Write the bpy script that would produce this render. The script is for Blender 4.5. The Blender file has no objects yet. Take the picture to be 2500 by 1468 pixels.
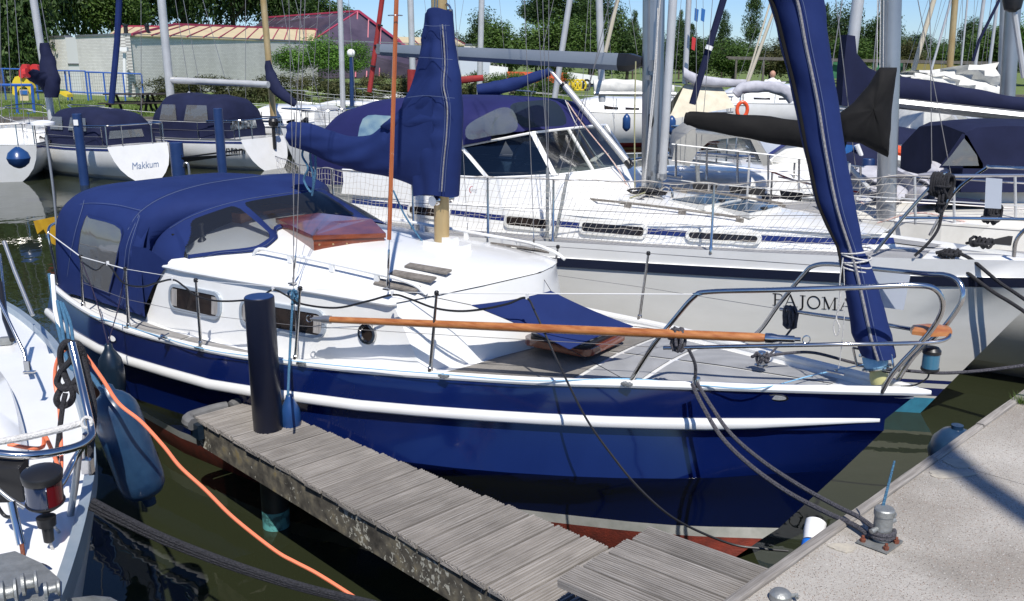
import bpy, math, random
import numpy as np
from mathutils import Vector, Matrix, noise as mnoise
random.seed(7)
SC = bpy.context.scene
R = math.radians
# ------------------------------------------------------------------ camera, world, sun
F_PX, PITCH, ZC = 2280.0, R(14.5), 2.55
cam = bpy.data.cameras.new('camera'); camo = bpy.data.objects.new('camera', cam)
SC.collection.objects.link(camo); SC.camera = camo
cam.sensor_width = 36.0; cam.lens = F_PX / 2500 * 36.0; cam.clip_start = .05; cam.clip_end = 2000
camo.location = (0, 0, ZC); camo.rotation_euler = (R(90) - PITCH, 0, 0)
SUN_EL, SUN_AZ = R(54), math.atan2(.16, -1.0)      # azimuth from +Y towards +X
sdir = Vector((math.sin(SUN_AZ) * math.cos(SUN_EL), math.cos(SUN_AZ) * math.cos(SUN_EL), math.sin(SUN_EL)))
wd = bpy.data.worlds.new('World'); SC.world = wd; wd.use_nodes = True
nt = wd.node_tree; nt.nodes.clear()
sk = nt.nodes.new('ShaderNodeTexSky'); sk.sky_type = 'NISHITA'; sk.sun_disc = False
sk.sun_elevation = SUN_EL; sk.sun_rotation = SUN_AZ; sk.altitude = 600; sk.air_density = 1.0; sk.dust_density = .15; sk.ozone_density = 3.5
bg = nt.nodes.new('ShaderNodeBackground'); bg.inputs['Strength'].default_value = .095
wo = nt.nodes.new('ShaderNodeOutputWorld')
tn = nt.nodes.new('ShaderNodeMix'); tn.data_type = 'RGBA'; tn.blend_type = 'MULTIPLY'; tn.inputs[0].default_value = 1; tn.inputs[7].default_value = (.66, .82, 1.10, 1)
nt.links.new(sk.outputs[0], tn.inputs[6]); nt.links.new(tn.outputs[2], bg.inputs[0]); nt.links.new(bg.outputs[0], wo.inputs[0])
sl = bpy.data.lights.new('sun', 'SUN'); sl.energy = 4.7; sl.angle = R(.5); sl.color = (1, .955, .89)
so = bpy.data.objects.new('sun', sl); SC.collection.objects.link(so)
so.rotation_euler = (-sdir).to_track_quat('-Z', 'Y').to_euler(); so.location = sdir * 30
SC.view_settings.view_transform = 'Standard'; SC.view_settings.look = 'None'
SC.view_settings.exposure = 0.25; SC.view_settings.gamma = 1; SC.view_settings.use_curve_mapping = False

# ------------------------------------------------------------------ measuring the photograph
CP, SP = math.cos(PITCH), math.sin(PITCH)
def ray(x, y):
    u = (x - 1250) / F_PX; v = -(y - 734) / F_PX
    return np.array([u, CP + v * SP, -SP + v * CP])
def atz(x, y, z):
    r = ray(x, y); return np.array([0, 0, ZC]) + r * ((z - ZC) / r[2])
def atY(x, y, Y):
    r = ray(x, y); return np.array([0, 0, ZC]) + r * (Y / r[1])
class Fr:                                     # a boat's own axes: s aft of the bow, b to the far side, z up
    def __init__(s, B, th):
        t = R(th); s.B = np.array(B, float); s.th = t
        s.e = np.array([-math.cos(t), math.sin(t)]); s.n = np.array([math.sin(t), math.cos(t)])
    def W(s, a, b, z):
        q = s.B + s.e * a + s.n * b; return np.array([q[0], q[1], z])
    def nb(s, x, y, b):                       # pixel -> point of the plane b = const
        r = ray(x, y); t = (b + s.B @ s.n) / (r[:2] @ s.n); p = r * t; p[2] += ZC; return p
    def L(s, p): return np.array([(p[:2] - s.B) @ s.e, (p[:2] - s.B) @ s.n, p[2]])
WATER = -.11
def spl(xs, ys):                              # smooth curve through points (monotone-ish cubic)
    xs = np.array(xs, float); ys = np.array(ys, float)
    h = np.diff(xs); d = np.diff(ys) / h; m = np.zeros(len(xs)); m[0] = d[0]; m[-1] = d[-1]
    for i in range(1, len(xs) - 1):
        m[i] = 0 if d[i-1] * d[i] <= 0 else (h[i-1] + h[i]) / (h[i-1] / d[i] + h[i] / d[i-1])
    def f(x):
        x = min(max(x, xs[0]), xs[-1]); i = min(int(np.searchsorted(xs, x, 'right')) - 1, len(xs) - 2); i = max(i, 0)
        t = (x - xs[i]) / h[i]; a, b = ys[i], ys[i+1]
        return float((2*t**3-3*t**2+1)*a + (t**3-2*t**2+t)*h[i]*m[i] + (-2*t**3+3*t**2)*b + (t**3-t**2)*h[i]*m[i+1])
    return f
def crom(P, n=8, closed=False):               # Catmull-Rom through points
    P = [np.array(p, float) for p in P]; out = []
    N = len(P)
    for i in range(N if closed else N - 1):
        p0 = P[(i-1) % N] if (closed or i) else P[0]*2 - P[1]
        p1 = P[i]; p2 = P[(i+1) % N]
        p3 = P[(i+2) % N] if (closed or i < N - 2) else P[-1]*2 - P[-2]
        for k in range(n):
            t = k / n
            out.append(.5*((2*p1)+(-p0+p2)*t+(2*p0-5*p1+4*p2-p3)*t*t+(-p0+3*p1-3*p2+p3)*t**3))
    if not closed: out.append(P[-1])
    return out
def ppath(px, Y0, Y1, n=8):                   # rope seen through pixels, depth running from Y0 to Y1
    L = [0]
    for i in range(1, len(px)): L.append(L[-1] + math.dist(px[i-1][:2], px[i][:2]))
    return crom([atY(p[0], p[1], p[2] if len(p) > 2 else Y0 + (Y1 - Y0) * l / L[-1]) for p, l in zip(px, L)], n)

# ------------------------------------------------------------------ mesh builder
class MB:
    def __init__(s): s.v = []; s.f = []; s.uv = {}; s.mi = []
    def add(s, V, F, m=0):
        o = len(s.v); s.v += [tuple(map(float, p)) for p in V]
        for f in F: s.f.append(tuple(i + o for i in f)); s.mi.append(m)
        return s
    def grid(s, rows, closeu=False, m=0, flip=False):
        o = len(s.v); nr = len(rows); nc = len(rows[0])
        for r in rows: s.v += [tuple(map(float, p)) for p in r]
        for i in range(nr - 1):
            for j in range(nc if closeu else nc - 1):
                a, b = o+i*nc+j, o+i*nc+(j+1) % nc; c, d = o+(i+1)*nc+(j+1) % nc, o+(i+1)*nc+j
                s.f.append((d, c, b, a) if flip else (a, b, c, d)); s.mi.append(m)
        return s
    def poly(s, P, m=0):
        o = len(s.v); s.v += [tuple(map(float, p)) for p in P]; s.f.append(tuple(range(o, o+len(P)))); s.mi.append(m); return s
    def prism(s, P, d, m=0):                  # polygon P pushed along vector d
        P = [np.array(p, float) for p in P]; d = np.array(d, float); n = len(P)
        s.add(P + [p + d for p in P], [tuple(range(n))[::-1], tuple(range(n, 2*n))] + [(i, (i+1) % n, n+(i+1) % n, n+i) for i in range(n)], m); return s
    def box(s, c, x, y, z, m=0):              # centre and three half-axis vectors
        c, x, y, z = [np.array(a, float) for a in (c, x, y, z)]
        V = [c+i*x+j*y+k*z for k in (-1, 1) for j in (-1, 1) for i in (-1, 1)]
        return s.add(V, [(0,2,3,1),(4,5,7,6),(0,1,5,4),(2,6,7,3),(0,4,6,2),(1,3,7,5)], m)
    def aabb(s, a, b, m=0):
        a, b = np.array(a, float), np.array(b, float); h = (b-a)/2
        return s.box((a+b)/2, (h[0],0,0), (0,h[1],0), (0,0,h[2]), m)
    def tube(s, P, r, seg=8, cap=True, closed=False, m=0):
        P = [Vector(p) for p in P]; n = len(P)
        if n < 2: return s
        rr = r if isinstance(r, (list, tuple)) else [r]*n
        T = []
        for i in range(n):
            a = P[(i-1) % n] if (closed or i) else P[0]; b = P[(i+1) % n] if (closed or i < n-1) else P[-1]
            t = (b - a); T.append(t.normalized() if t.length > 1e-9 else Vector((0,0,1)))
        u = T[0].orthogonal().normalized(); rows = []
        for i in range(n):
            u = (u - T[i]*u.dot(T[i])); u = u.normalized() if u.length > 1e-6 else T[i].orthogonal().normalized()
            w = T[i].cross(u); q = []
            for k in range(seg):
                a = 2*math.pi*k/seg
                q.append(P[i] + (u*math.cos(a) + w*math.sin(a))*rr[i])
            rows.append(q)
        if closed: rows.append(rows[0])
        o = len(s.v); s.grid(rows, True, m)
        if cap and not closed:
            s.f.append(tuple(o+k for k in range(seg))[::-1]); s.mi.append(m)
            e = o+(len(rows)-1)*seg; s.f.append(tuple(e+k for k in range(seg))); s.mi.append(m)
        return s
    def lathe(s, base, axis, prof, seg=20, m=0):   # prof: (distance along axis, radius)
        A = Vector(axis).normalized(); u = A.orthogonal().normalized(); w = A.cross(u); B = Vector(base); rows = []
        for h, r in prof:
            rows.append([B + A*h + (u*math.cos(2*math.pi*k/seg) + w*math.sin(2*math.pi*k/seg))*max(r, 1e-4) for k in range(seg)])
        s.grid(rows, True, m)
        o = len(s.v) - seg*len(rows)
        s.f.append(tuple(o+k for k in range(seg))[::-1]); s.mi.append(m)
        e = o+(len(rows)-1)*seg; s.f.append(tuple(e+k for k in range(seg))); s.mi.append(m)
        return s
    def build(s, name, mat, parent=None, smooth=35, loc=None, uv=None):
        me = bpy.data.meshes.new(name)
        off = np.array(parent_loc(parent)) if parent else np.array(loc if loc is not None else (0, 0, 0), float)
        me.from_pydata([(p[0]-off[0], p[1]-off[1], p[2]-off[2]) for p in s.v], [], s.f)
        mats = mat if isinstance(mat, list) else [mat]
        for q in mats: me.materials.append(q)
        if len(mats) > 1:
            for p, k in zip(me.polygons, s.mi): p.material_index = k
        me.validate(); me.update()
        if smooth:
            me.polygons.foreach_set('use_smooth', [True]*len(me.polygons)); me.set_sharp_from_angle(angle=R(smooth))
        if uv:
            ul = me.uv_layers.new(name='uv')
            for l in me.loops: ul.data[l.index].uv = uv(s.v[l.vertex_index])
        o = bpy.data.objects.new(name, me); SC.collection.objects.link(o)
        if parent: o.parent = parent
        elif loc is not None: o.location = tuple(map(float, loc))
        return o
LOC = {}
def parent_loc(o):
    l = np.zeros(3)
    while o is not None: l += np.array(o.location); o = o.parent
    return l
def tag(o, label=None, cat=None, group=None, kind=None):
    for k, v in (('label', label), ('category', cat), ('group', group), ('kind', kind)):
        if v: o[k] = v
    return o
def thing(name, label, cat, loc, group=None):
    o = bpy.data.objects.new(name, None); SC.collection.objects.link(o); o.empty_display_size = .1
    o.location = tuple(map(float, loc)); return tag(o, label, cat, group)
def copy_tree(o, parent=None):
    c = o.copy(); SC.collection.objects.link(c); c.parent = parent
    for ch in list(o.children): copy_tree(ch, c)
    return c
def smooth_loft_noise(P, amp, sc, seed=0):
    v = mnoise.noise_vector(Vector((P[0]*sc+seed, P[1]*sc, P[2]*sc))); return v * amp

# ------------------------------------------------------------------ materials
def newmat(name):
    m = bpy.data.materials.new(name); m.use_nodes = True
    return m, m.node_tree, m.node_tree.nodes['Principled BSDF']
def N(t, ty, **kw):
    n = t.nodes.new(ty)
    for k, v in kw.items():
        if hasattr(n, k) and not k.startswith('i_'): setattr(n, k, v)
        else: n.inputs[k.replace('i_', '').replace('_', ' ')].default_value = v
    return n
def rgb(c): return (c[0], c[1], c[2], 1)
def mat(name, c, rough=.5, metal=0, coat=0, c2=None, sc=4, stretch=(1,1,1), bump=0, bsc=60, bdet=3, rvar=0, spec=.5, obj=False, lo=.35, hi=.65, sheen=0, rand=0):
    m, t, b = newmat(name)
    b.inputs['Roughness'].default_value = rough; b.inputs['Metallic'].default_value = metal
    b.inputs['Coat Weight'].default_value = coat; b.inputs['Coat Roughness'].default_value = .06
    b.inputs['Specular IOR Level'].default_value = spec; b.inputs['Base Color'].default_value = rgb(c)
    if sheen: b.inputs['Sheen Weight'].default_value = sheen
    tc = N(t, 'ShaderNodeTexCoord'); mp = N(t, 'ShaderNodeMapping'); mp.inputs['Scale'].default_value = stretch
    t.links.new(tc.outputs['Object'], mp.inputs['Vector'])
    src = mp.outputs['Vector']
    if rand:
        oi = N(t, 'ShaderNodeObjectInfo'); ad = N(t, 'ShaderNodeVectorMath', operation='ADD'); ml = N(t, 'ShaderNodeMath', operation='MULTIPLY'); ml.inputs[1].default_value = 50
        t.links.new(oi.outputs['Random'], ml.inputs[0]); t.links.new(src, ad.inputs[0]); t.links.new(ml.outputs[0], ad.inputs[1]); src = ad.outputs[0]
    if c2:
        n = N(t, 'ShaderNodeTexNoise'); n.inputs['Scale'].default_value = sc; n.inputs['Detail'].default_value = 6; n.inputs['Roughness'].default_value = .6
        t.links.new(src, n.inputs['Vector'])
        mr = N(t, 'ShaderNodeMapRange'); mr.inputs['From Min'].default_value = lo; mr.inputs['From Max'].default_value = hi
        t.links.new(n.outputs['Fac'], mr.inputs['Value'])
        mx = N(t, 'ShaderNodeMix', data_type='RGBA'); mx.inputs[6].default_value = rgb(c); mx.inputs[7].default_value = rgb(c2)
        t.links.new(mr.outputs[0], mx.inputs[0]); out = mx.outputs[2]
        if rand:
            hs = N(t, 'ShaderNodeHueSaturation'); mm = N(t, 'ShaderNodeMapRange'); mm.inputs['To Min'].default_value = 1-rand; mm.inputs['To Max'].default_value = 1+rand
            t.links.new(oi.outputs['Random'], mm.inputs['Value']); t.links.new(mm.outputs[0], hs.inputs['Value']); t.links.new(out, hs.inputs['Color']); out = hs.outputs[0]
        t.links.new(out, b.inputs['Base Color'])
        if rvar:
            mr2 = N(t, 'ShaderNodeMapRange'); mr2.inputs['To Min'].default_value = max(rough-rvar, .02); mr2.inputs['To Max'].default_value = rough+rvar
            t.links.new(n.outputs['Fac'], mr2.inputs['Value']); t.links.new(mr2.outputs[0], b.inputs['Roughness'])
    if bump:
        n2 = N(t, 'ShaderNodeTexNoise'); n2.inputs['Scale'].default_value = bsc; n2.inputs['Detail'].default_value = bdet
        t.links.new(src, n2.inputs['Vector'])
        bp = N(t, 'ShaderNodeBump'); bp.inputs['Strength'].default_value = bump; bp.inputs['Distance'].default_value = .01
        t.links.new(n2.outputs['Fac'], bp.inputs['Height']); t.links.new(bp.outputs[0], b.inputs['Normal'])
    return m
M = {}
M['navy_hull'] = mat('navy_hull', (.0020, .0070, .054), .12, coat=.45, c2=(.0030, .0098, .067), sc=2.2, stretch=(1,1,.35), rvar=.04, bump=.04, bsc=3)
M['gel'] = mat('white_gelcoat', (.80, .80, .78), .22, coat=.3, c2=(.74, .74, .71), sc=3, bump=.03, bsc=8, rvar=.08)
M['gel_old'] = mat('cream_gelcoat', (.70, .68, .62), .35, c2=(.60, .58, .52), sc=5, rvar=.1)
M['gel_grey'] = mat('pajoma_hull_white', (.74, .735, .69), .28, coat=.2, c2=(.68, .675, .63), sc=2, stretch=(1,1,3), bump=.05, bsc=2)
M['boot'] = mat('grey_boot_top', (.50, .50, .47), .4, c2=(.36, .37, .34), sc=9)
M['red'] = mat('red_antifouling', (.22, .035, .02), .6, c2=(.12, .025, .018), sc=14, bump=.3, bsc=80)
M['ltblue'] = mat('light_blue_antifouling', (.06, .33, .50), .5, c2=(.05, .25, .4), sc=12)
M['canvas'] = mat('navy_canvas', (.0085, .019, .088), .82, c2=(.0125, .027, .115), sc=2.2, bump=.55, bsc=6, spec=.2)
M['canvas_dark'] = mat('dark_navy_canvas', (.0075, .0105, .035), .85, c2=(.012, .016, .05), sc=3, bump=.3, bsc=6, spec=.25)
M['canvas_black'] = mat('black_canvas', (.0035, .0035, .004), .85, c2=(.008, .0075, .0075), sc=5, bump=.4, bsc=8, spec=.3)
M['canvas_grey'] = mat('grey_canvas', (.34, .34, .32), .8, c2=(.26, .26, .25), sc=4, bump=.4, bsc=8)
M['canvas_white'] = mat('white_sailcloth', (.66, .65, .60), .7, c2=(.5, .5, .47), sc=6, bump=.5, bsc=9)
M['canvas_cream'] = mat('cream_canvas', (.62, .57, .44), .8, c2=(.52, .47, .36), sc=4, bump=.4, bsc=5)
M['canvas_lilac'] = mat('pale_grey_sailcloth', (.46, .46, .50), .75, c2=(.34, .34, .38), sc=5, bump=.5, bsc=9)
M['canvas_red'] = mat('red_canvas', (.30, .022, .02), .8, c2=(.22, .018, .018), sc=4, bump=.4, bsc=8)
M['stitch'] = mat('pale_stitching', (.10, .13, .22), .8)
M['zip'] = mat('grey_zip_tape', (.16, .15, .16), .5, c2=(.30, .29, .28), sc=90)
M['steel'] = mat('stainless_steel', (.62, .61, .60), .14, 1, c2=(.48, .47, .46), sc=6, rvar=.06)
M['galv'] = mat('galvanised_steel', (.34, .35, .34), .5, .6, c2=(.25, .26, .25), sc=22, bump=.3, bsc=70)
M['alu'] = mat('grey_anodised_aluminium', (.42, .43, .44), .32, .75, c2=(.36, .37, .38), sc=3)
M['alu_w'] = mat('silver_mast_aluminium', (.58, .58, .57), .38, .35, c2=(.50, .50, .49), sc=3)
M['alu_d'] = mat('worn_grey_aluminium', (.30, .31, .32), .4, .6, c2=(.25, .26, .27), sc=3)
M['gold'] = mat('gold_anodised_mast', (.46, .31, .13), .35, .45, c2=(.56, .42, .22), sc=4, stretch=(1,1,.4), bump=.05, bsc=20)
M['cream_mast'] = mat('cream_painted_mast', (.52, .47, .36), .45)
M['frame'] = mat('window_frame_aluminium', (.40, .45, .50), .4, .4)
M['teak'] = mat('varnished_pine', (.30, .092, .022), .3, coat=.5, c2=(.46, .19, .06), sc=7, stretch=(1.5,1.5,9), rvar=.05, bump=.05, bsc=40)
M['mahog'] = mat('varnished_mahogany', (.115, .022, .010), .2, coat=.8, c2=(.21, .05, .016), sc=7, stretch=(1,1,5))
M['copperwood'] = mat('varnished_shroud_sleeve', (.36, .085, .02), .25, coat=.8, c2=(.46, .13, .035), sc=8, stretch=(4,4,.5))
M['teak_grey'] = mat('weathered_teak', (.21, .19, .165), .8, c2=(.13, .115, .10), sc=30, bump=.5, bsc=60)
M['black'] = mat('black_plastic', (.012, .012, .013), .4)
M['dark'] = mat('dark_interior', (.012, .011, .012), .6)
M['curtain'] = mat('grey_curtain', (.36, .34, .32), .9, c2=(.22, .21, .20), sc=40, stretch=(1,1,.1))
M['rope_k'] = mat('black_braided_rope', (.008, .008, .010), .85, c2=(.03, .03, .036), sc=170, bump=.9, bsc=190)
M['rope_b'] = mat('blue_rope', (.03, .10, .19), .8, c2=(.07, .20, .32), sc=150, bump=.9, bsc=170)
M['rope_lb'] = mat('light_blue_line', (.16, .38, .58), .7, c2=(.26, .48, .66), sc=150)
M['rope_w'] = mat('white_rope', (.66, .65, .62), .7, c2=(.45, .44, .42), sc=150, bump=.6, bsc=180)
M['rope_g'] = mat('grey_twisted_rope', (.028, .028, .034), .85, c2=(.11, .105, .12), sc=160, bump=.9, bsc=190)
M['rope_o'] = mat('olive_control_line', (.30, .29, .16), .8)
M['rope_r'] = mat('red_flecked_rope', (.42, .20, .16), .8, c2=(.6, .55, .5), sc=90)
M['orange'] = mat('orange_cable', (.80, .21, .10), .45)
M['fender'] = mat('blue_fender_vinyl', (.010, .030, .072), .33, coat=.15, c2=(.02, .055, .11), sc=9, bump=.1, bsc=14, rvar=.08)
M['fender_b'] = mat('bright_blue_fender_vinyl', (.012, .045, .15), .28, c2=(.02, .065, .19), sc=6)
M['fender_d'] = mat('dark_navy_fender_vinyl', (.004, .011, .022), .3, coat=.2, c2=(.007, .018, .034), sc=8)
M['pvc'] = mat('navy_pvc_sleeve', (.0055, .0075, .019), .35, c2=(.009, .012, .028), sc=4, stretch=(1,1,.4), bump=.05, bsc=30)
M['pvc_b'] = mat('blue_painted_pile', (.010, .030, .105), .4, c2=(.015, .04, .13), sc=4)
M['wire'] = mat('stainless_wire', (.26, .25, .25), .4, .5)
M['wire_lt'] = mat('white_coated_wire', (.7, .7, .68), .4)
M['net'] = mat('net_twine', (.46, .43, .38), .8)
M['pinkred'] = mat('magenta_red_trim', (.36, .045, .09), .5)
M['yellow_roof'] = mat('pale_yellow_roof_panel', (.60, .50, .30), .6, c2=(.52, .43, .26), sc=.8)
M['purple_glass'] = mat('smoked_roof_glass', (.045, .035, .055), .15, c2=(.09, .07, .10), sc=.5)
M['smoke'] = mat('smoked_acrylic_hatch', (.05, .10, .17), .12, c2=(.03, .06, .10), sc=3)
M['yellow'] = mat('yellow_oilskin', (.62, .36, .012), .5, c2=(.5, .27, .01), sc=9, bump=.5, bsc=9)
M['play_y'] = mat('playground_yellow', (.65, .48, .03), .5)
M['play_r'] = mat('playground_red', (.50, .03, .03), .5)
M['play_b'] = mat('fence_blue', (.025, .10, .38), .5)
M['green'] = mat('green_banner', (.03, .16, .07), .8, c2=(.02, .10, .05), sc=1)
M['olive'] = mat('olive_banner', (.22, .19, .06), .8)
M['orange_b'] = mat('orange_red_hoarding', (.65, .10, .035), .6)
M['skin'] = mat('skin', (.45, .25, .17), .6)
M['shirt'] = mat('white_shirt', (.75, .75, .76), .8)
M['wood_dk'] = mat('dark_stained_timber', (.022, .018, .014), .8, c2=(.04, .033, .027), sc=8)
M['post'] = mat('grey_timber_beam', (.13, .12, .105), .85, c2=(.08, .07, .06), sc=9)
M['lamp'] = mat('white_lamp_globe', (.85, .85, .82), .25)
M['toilet'] = mat('blue_hull_paint', (.025, .12, .35), .25, coat=.3)
M['inflat'] = mat('orange_red_inflatable', (.75, .09, .025), .4)
M['rust'] = mat('rusty_bolt', (.20, .055, .025), .8, c2=(.11, .035, .02), sc=60, bump=.6, bsc=90)
M['plast_w'] = mat('white_plastic', (.75, .75, .74), .35)
M['lens_r'] = mat('red_lens', (.10, .006, .008), .1, coat=.8)
M['lens_b'] = mat('dark_blue_lens', (.008, .018, .05), .1, coat=.8)
M['lens_tq'] = mat('pale_blue_lens', (.035, .14, .22), .15, coat=.6)
M['yspool'] = mat('pale_yellow_spool', (.42, .40, .18), .45)
M['ink'] = mat('black_lettering', (.012, .012, .014), .4)
M['ink_b'] = mat('grey_blue_lettering', (.16, .22, .34), .5)
M['ink_r'] = mat('red_lettering', (.5, .02, .03), .4)
M['navy_stripe'] = mat('navy_stripe_paint', (.012, .022, .12), .25, coat=.3)
M['black_stripe'] = mat('dark_rubbing_strip', (.012, .016, .035), .35, coat=.2)
M['board_w'] = mat('pale_panel', (.50, .54, .60), .3)
M['solar'] = mat('grey_mat', (.28, .28, .28), .7)

def vinyl(name, tint, gl, dif=.06, bsc=5, bst=.5):
    m, t, b = newmat(name); t.nodes.remove(b)
    tr = N(t, 'ShaderNodeBsdfTransparent'); tr.inputs[0].default_value = rgb(tint)
    g = N(t, 'ShaderNodeBsdfGlossy'); g.inputs['Roughness'].default_value = .06; g.inputs[0].default_value = (.9, .9, .9, 1)
    d = N(t, 'ShaderNodeBsdfDiffuse'); d.inputs[0].default_value = (.55, .55, .53, 1)
    tc = N(t, 'ShaderNodeTexCoord'); nz = N(t, 'ShaderNodeTexNoise'); nz.inputs['Scale'].default_value = bsc; nz.inputs['Detail'].default_value = 2
    bp = N(t, 'ShaderNodeBump'); bp.inputs['Strength'].default_value = bst; bp.inputs['Distance'].default_value = .03
    t.links.new(tc.outputs['Object'], nz.inputs['Vector']); t.links.new(nz.outputs['Fac'], bp.inputs['Height']); t.links.new(bp.outputs[0], g.inputs['Normal'])
    fr = N(t, 'ShaderNodeFresnel'); fr.inputs['IOR'].default_value = 1.5
    mr = N(t, 'ShaderNodeMapRange'); mr.inputs['To Min'].default_value = gl; mr.inputs['To Max'].default_value = 1; t.links.new(fr.outputs[0], mr.inputs[0])
    m1 = N(t, 'ShaderNodeMixShader'); m1.inputs[0].default_value = dif; t.links.new(tr.outputs[0], m1.inputs[1]); t.links.new(d.outputs[0], m1.inputs[2])
    m2 = N(t, 'ShaderNodeMixShader'); t.links.new(mr.outputs[0], m2.inputs[0]); t.links.new(m1.outputs[0], m2.inputs[1]); t.links.new(g.outputs[0], m2.inputs[2])
    t.links.new(m2.outputs[0], t.nodes['Material Output'].inputs[0]); return m
M['vinyl'] = vinyl('clear_vinyl_window', (.60, .62, .64), .05, .022)
M['vinyl_milky'] = vinyl('scuffed_vinyl_window', (.35, .40, .44), .05, .22, 3, .4)
M['glass'] = vinyl('tinted_window_glass', (.16, .17, .18), .04, .0, 1, .05)
M['glass_clear'] = vinyl('windscreen_glass', (.5, .56, .56), .05, .02, 1, .05)
# ------------------------------------------------------------------ special materials
def mk_water():
    m, t, b = newmat('harbour_water')
    b.inputs['Base Color'].default_value = (.012, .016, .008, 1); b.inputs['Roughness'].default_value = .02; b.inputs['IOR'].default_value = 1.33
    b.inputs['Specular IOR Level'].default_value = .62
    tc = N(t, 'ShaderNodeTexCoord'); mp = N(t, 'ShaderNodeMapping'); mp.inputs['Scale'].default_value = (1, .8, 1); t.links.new(tc.outputs['Object'], mp.inputs[0])
    n1 = N(t, 'ShaderNodeTexNoise'); n1.inputs['Scale'].default_value = 1.6; n1.inputs['Detail'].default_value = 2; n1.inputs['Distortion'].default_value = .6
    n2 = N(t, 'ShaderNodeTexNoise'); n2.inputs['Scale'].default_value = 7; n2.inputs['Detail'].default_value = 2
    for n in (n1, n2): t.links.new(mp.outputs[0], n.inputs['Vector'])
    b1 = N(t, 'ShaderNodeBump'); b1.inputs['Strength'].default_value = .25; b1.inputs['Distance'].default_value = .02
    b2 = N(t, 'ShaderNodeBump'); b2.inputs['Strength'].default_value = .11; b2.inputs['Distance'].default_value = .01
    t.links.new(n1.outputs['Fac'], b1.inputs['Height']); t.links.new(n2.outputs['Fac'], b2.inputs['Height'])
    t.links.new(b1.outputs[0], b2.inputs['Normal']); t.links.new(b2.outputs[0], b.inputs['Normal'])
    n3 = N(t, 'ShaderNodeTexNoise'); n3.inputs['Scale'].default_value = .5
    mx = N(t, 'ShaderNodeMix', data_type='RGBA'); mx.inputs[6].default_value = (.016, .019, .010, 1); mx.inputs[7].default_value = (.024, .029, .013, 1)
    t.links.new(tc.outputs['Object'], n3.inputs['Vector']); t.links.new(n3.outputs['Fac'], mx.inputs[0]); t.links.new(mx.outputs[2], b.inputs['Base Color'])
    return m
M['water'] = mk_water()
def ramp(t, src, stops):
    r = N(t, 'ShaderNodeValToRGB'); e = r.color_ramp.elements
    while len(e) < len(stops): e.new(.5)
    for k, (p, c) in enumerate(stops): e[k].position = p; e[k].color = rgb(c)
    t.links.new(src, r.inputs[0]); return r.outputs[0]
def mk_concrete():
    m, t, b = newmat('exposed_aggregate_concrete'); b.inputs['Roughness'].default_value = .85
    tc = N(t, 'ShaderNodeTexCoord')
    big = N(t, 'ShaderNodeTexNoise'); big.inputs['Scale'].default_value = 2.2; big.inputs['Detail'].default_value = 7; t.links.new(tc.outputs['Object'], big.inputs['Vector'])
    base = ramp(t, big.outputs['Fac'], [(.3, (.27, .245, .21)), (.5, (.36, .335, .295)), (.72, (.45, .425, .38))])
    st = N(t, 'ShaderNodeTexNoise'); st.inputs['Scale'].default_value = .9; st.inputs['Detail'].default_value = 9; st.inputs['Roughness'].default_value = .72; st.inputs['Distortion'].default_value = .7; t.links.new(tc.outputs['Object'], st.inputs['Vector'])
    sm = N(t, 'ShaderNodeMapRange'); sm.inputs['From Min'].default_value = .52; sm.inputs['From Max'].default_value = .62; sm.inputs['To Max'].default_value = .38; t.links.new(st.outputs['Fac'], sm.inputs[0])
    sx = N(t, 'ShaderNodeMix', data_type='RGBA'); sx.inputs[7].default_value = (.19, .175, .15, 1); t.links.new(sm.outputs[0], sx.inputs[0]); t.links.new(base, sx.inputs[6]); base = sx.outputs[2]
    cur = base
    for sc, th, seed in ((135, .32, 0), (230, .32, 5), (80, .17, 9)):
        mp = N(t, 'ShaderNodeMapping'); mp.inputs['Location'].default_value = (seed, seed*.7, seed*1.3); t.links.new(tc.outputs['Object'], mp.inputs[0])
        v = N(t, 'ShaderNodeTexVoronoi'); v.inputs['Scale'].default_value = sc; t.links.new(mp.outputs[0], v.inputs['Vector'])
        ds = N(t, 'ShaderNodeMath', operation='LESS_THAN'); ds.inputs[1].default_value = th; t.links.new(v.outputs['Distance'], ds.inputs[0])
        sp = N(t, 'ShaderNodeSeparateColor'); t.links.new(v.outputs['Color'], sp.inputs[0])
        g = N(t, 'ShaderNodeMath', operation='GREATER_THAN'); g.inputs[1].default_value = .55; t.links.new(sp.outputs[0], g.inputs[0])
        mu = N(t, 'ShaderNodeMath', operation='MULTIPLY'); t.links.new(ds.outputs[0], mu.inputs[0]); t.links.new(g.outputs[0], mu.inputs[1])
        pc = ramp(t, sp.outputs[1], [(0, (.06, .05, .045)), (.35, (.16, .12, .09)), (.6, (.24, .15, .10)), (.8, (.30, .28, .26)), (1, (.60, .58, .54))])
        mx = N(t, 'ShaderNodeMix', data_type='RGBA'); t.links.new(mu.outputs[0], mx.inputs[0]); t.links.new(cur, mx.inputs[6]); t.links.new(pc, mx.inputs[7]); cur = mx.outputs[2]
    t.links.new(cur, b.inputs['Base Color'])
    n = N(t, 'ShaderNodeTexNoise'); n.inputs['Scale'].default_value = 120; n.inputs['Detail'].default_value = 4; t.links.new(tc.outputs['Object'], n.inputs['Vector'])
    bp = N(t, 'ShaderNodeBump'); bp.inputs['Strength'].default_value = .6; bp.inputs['Distance'].default_value = .006; t.links.new(n.outputs['Fac'], bp.inputs['Height']); t.links.new(bp.outputs[0], b.inputs['Normal'])
    return m
M['concrete'] = mk_concrete()
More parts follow.
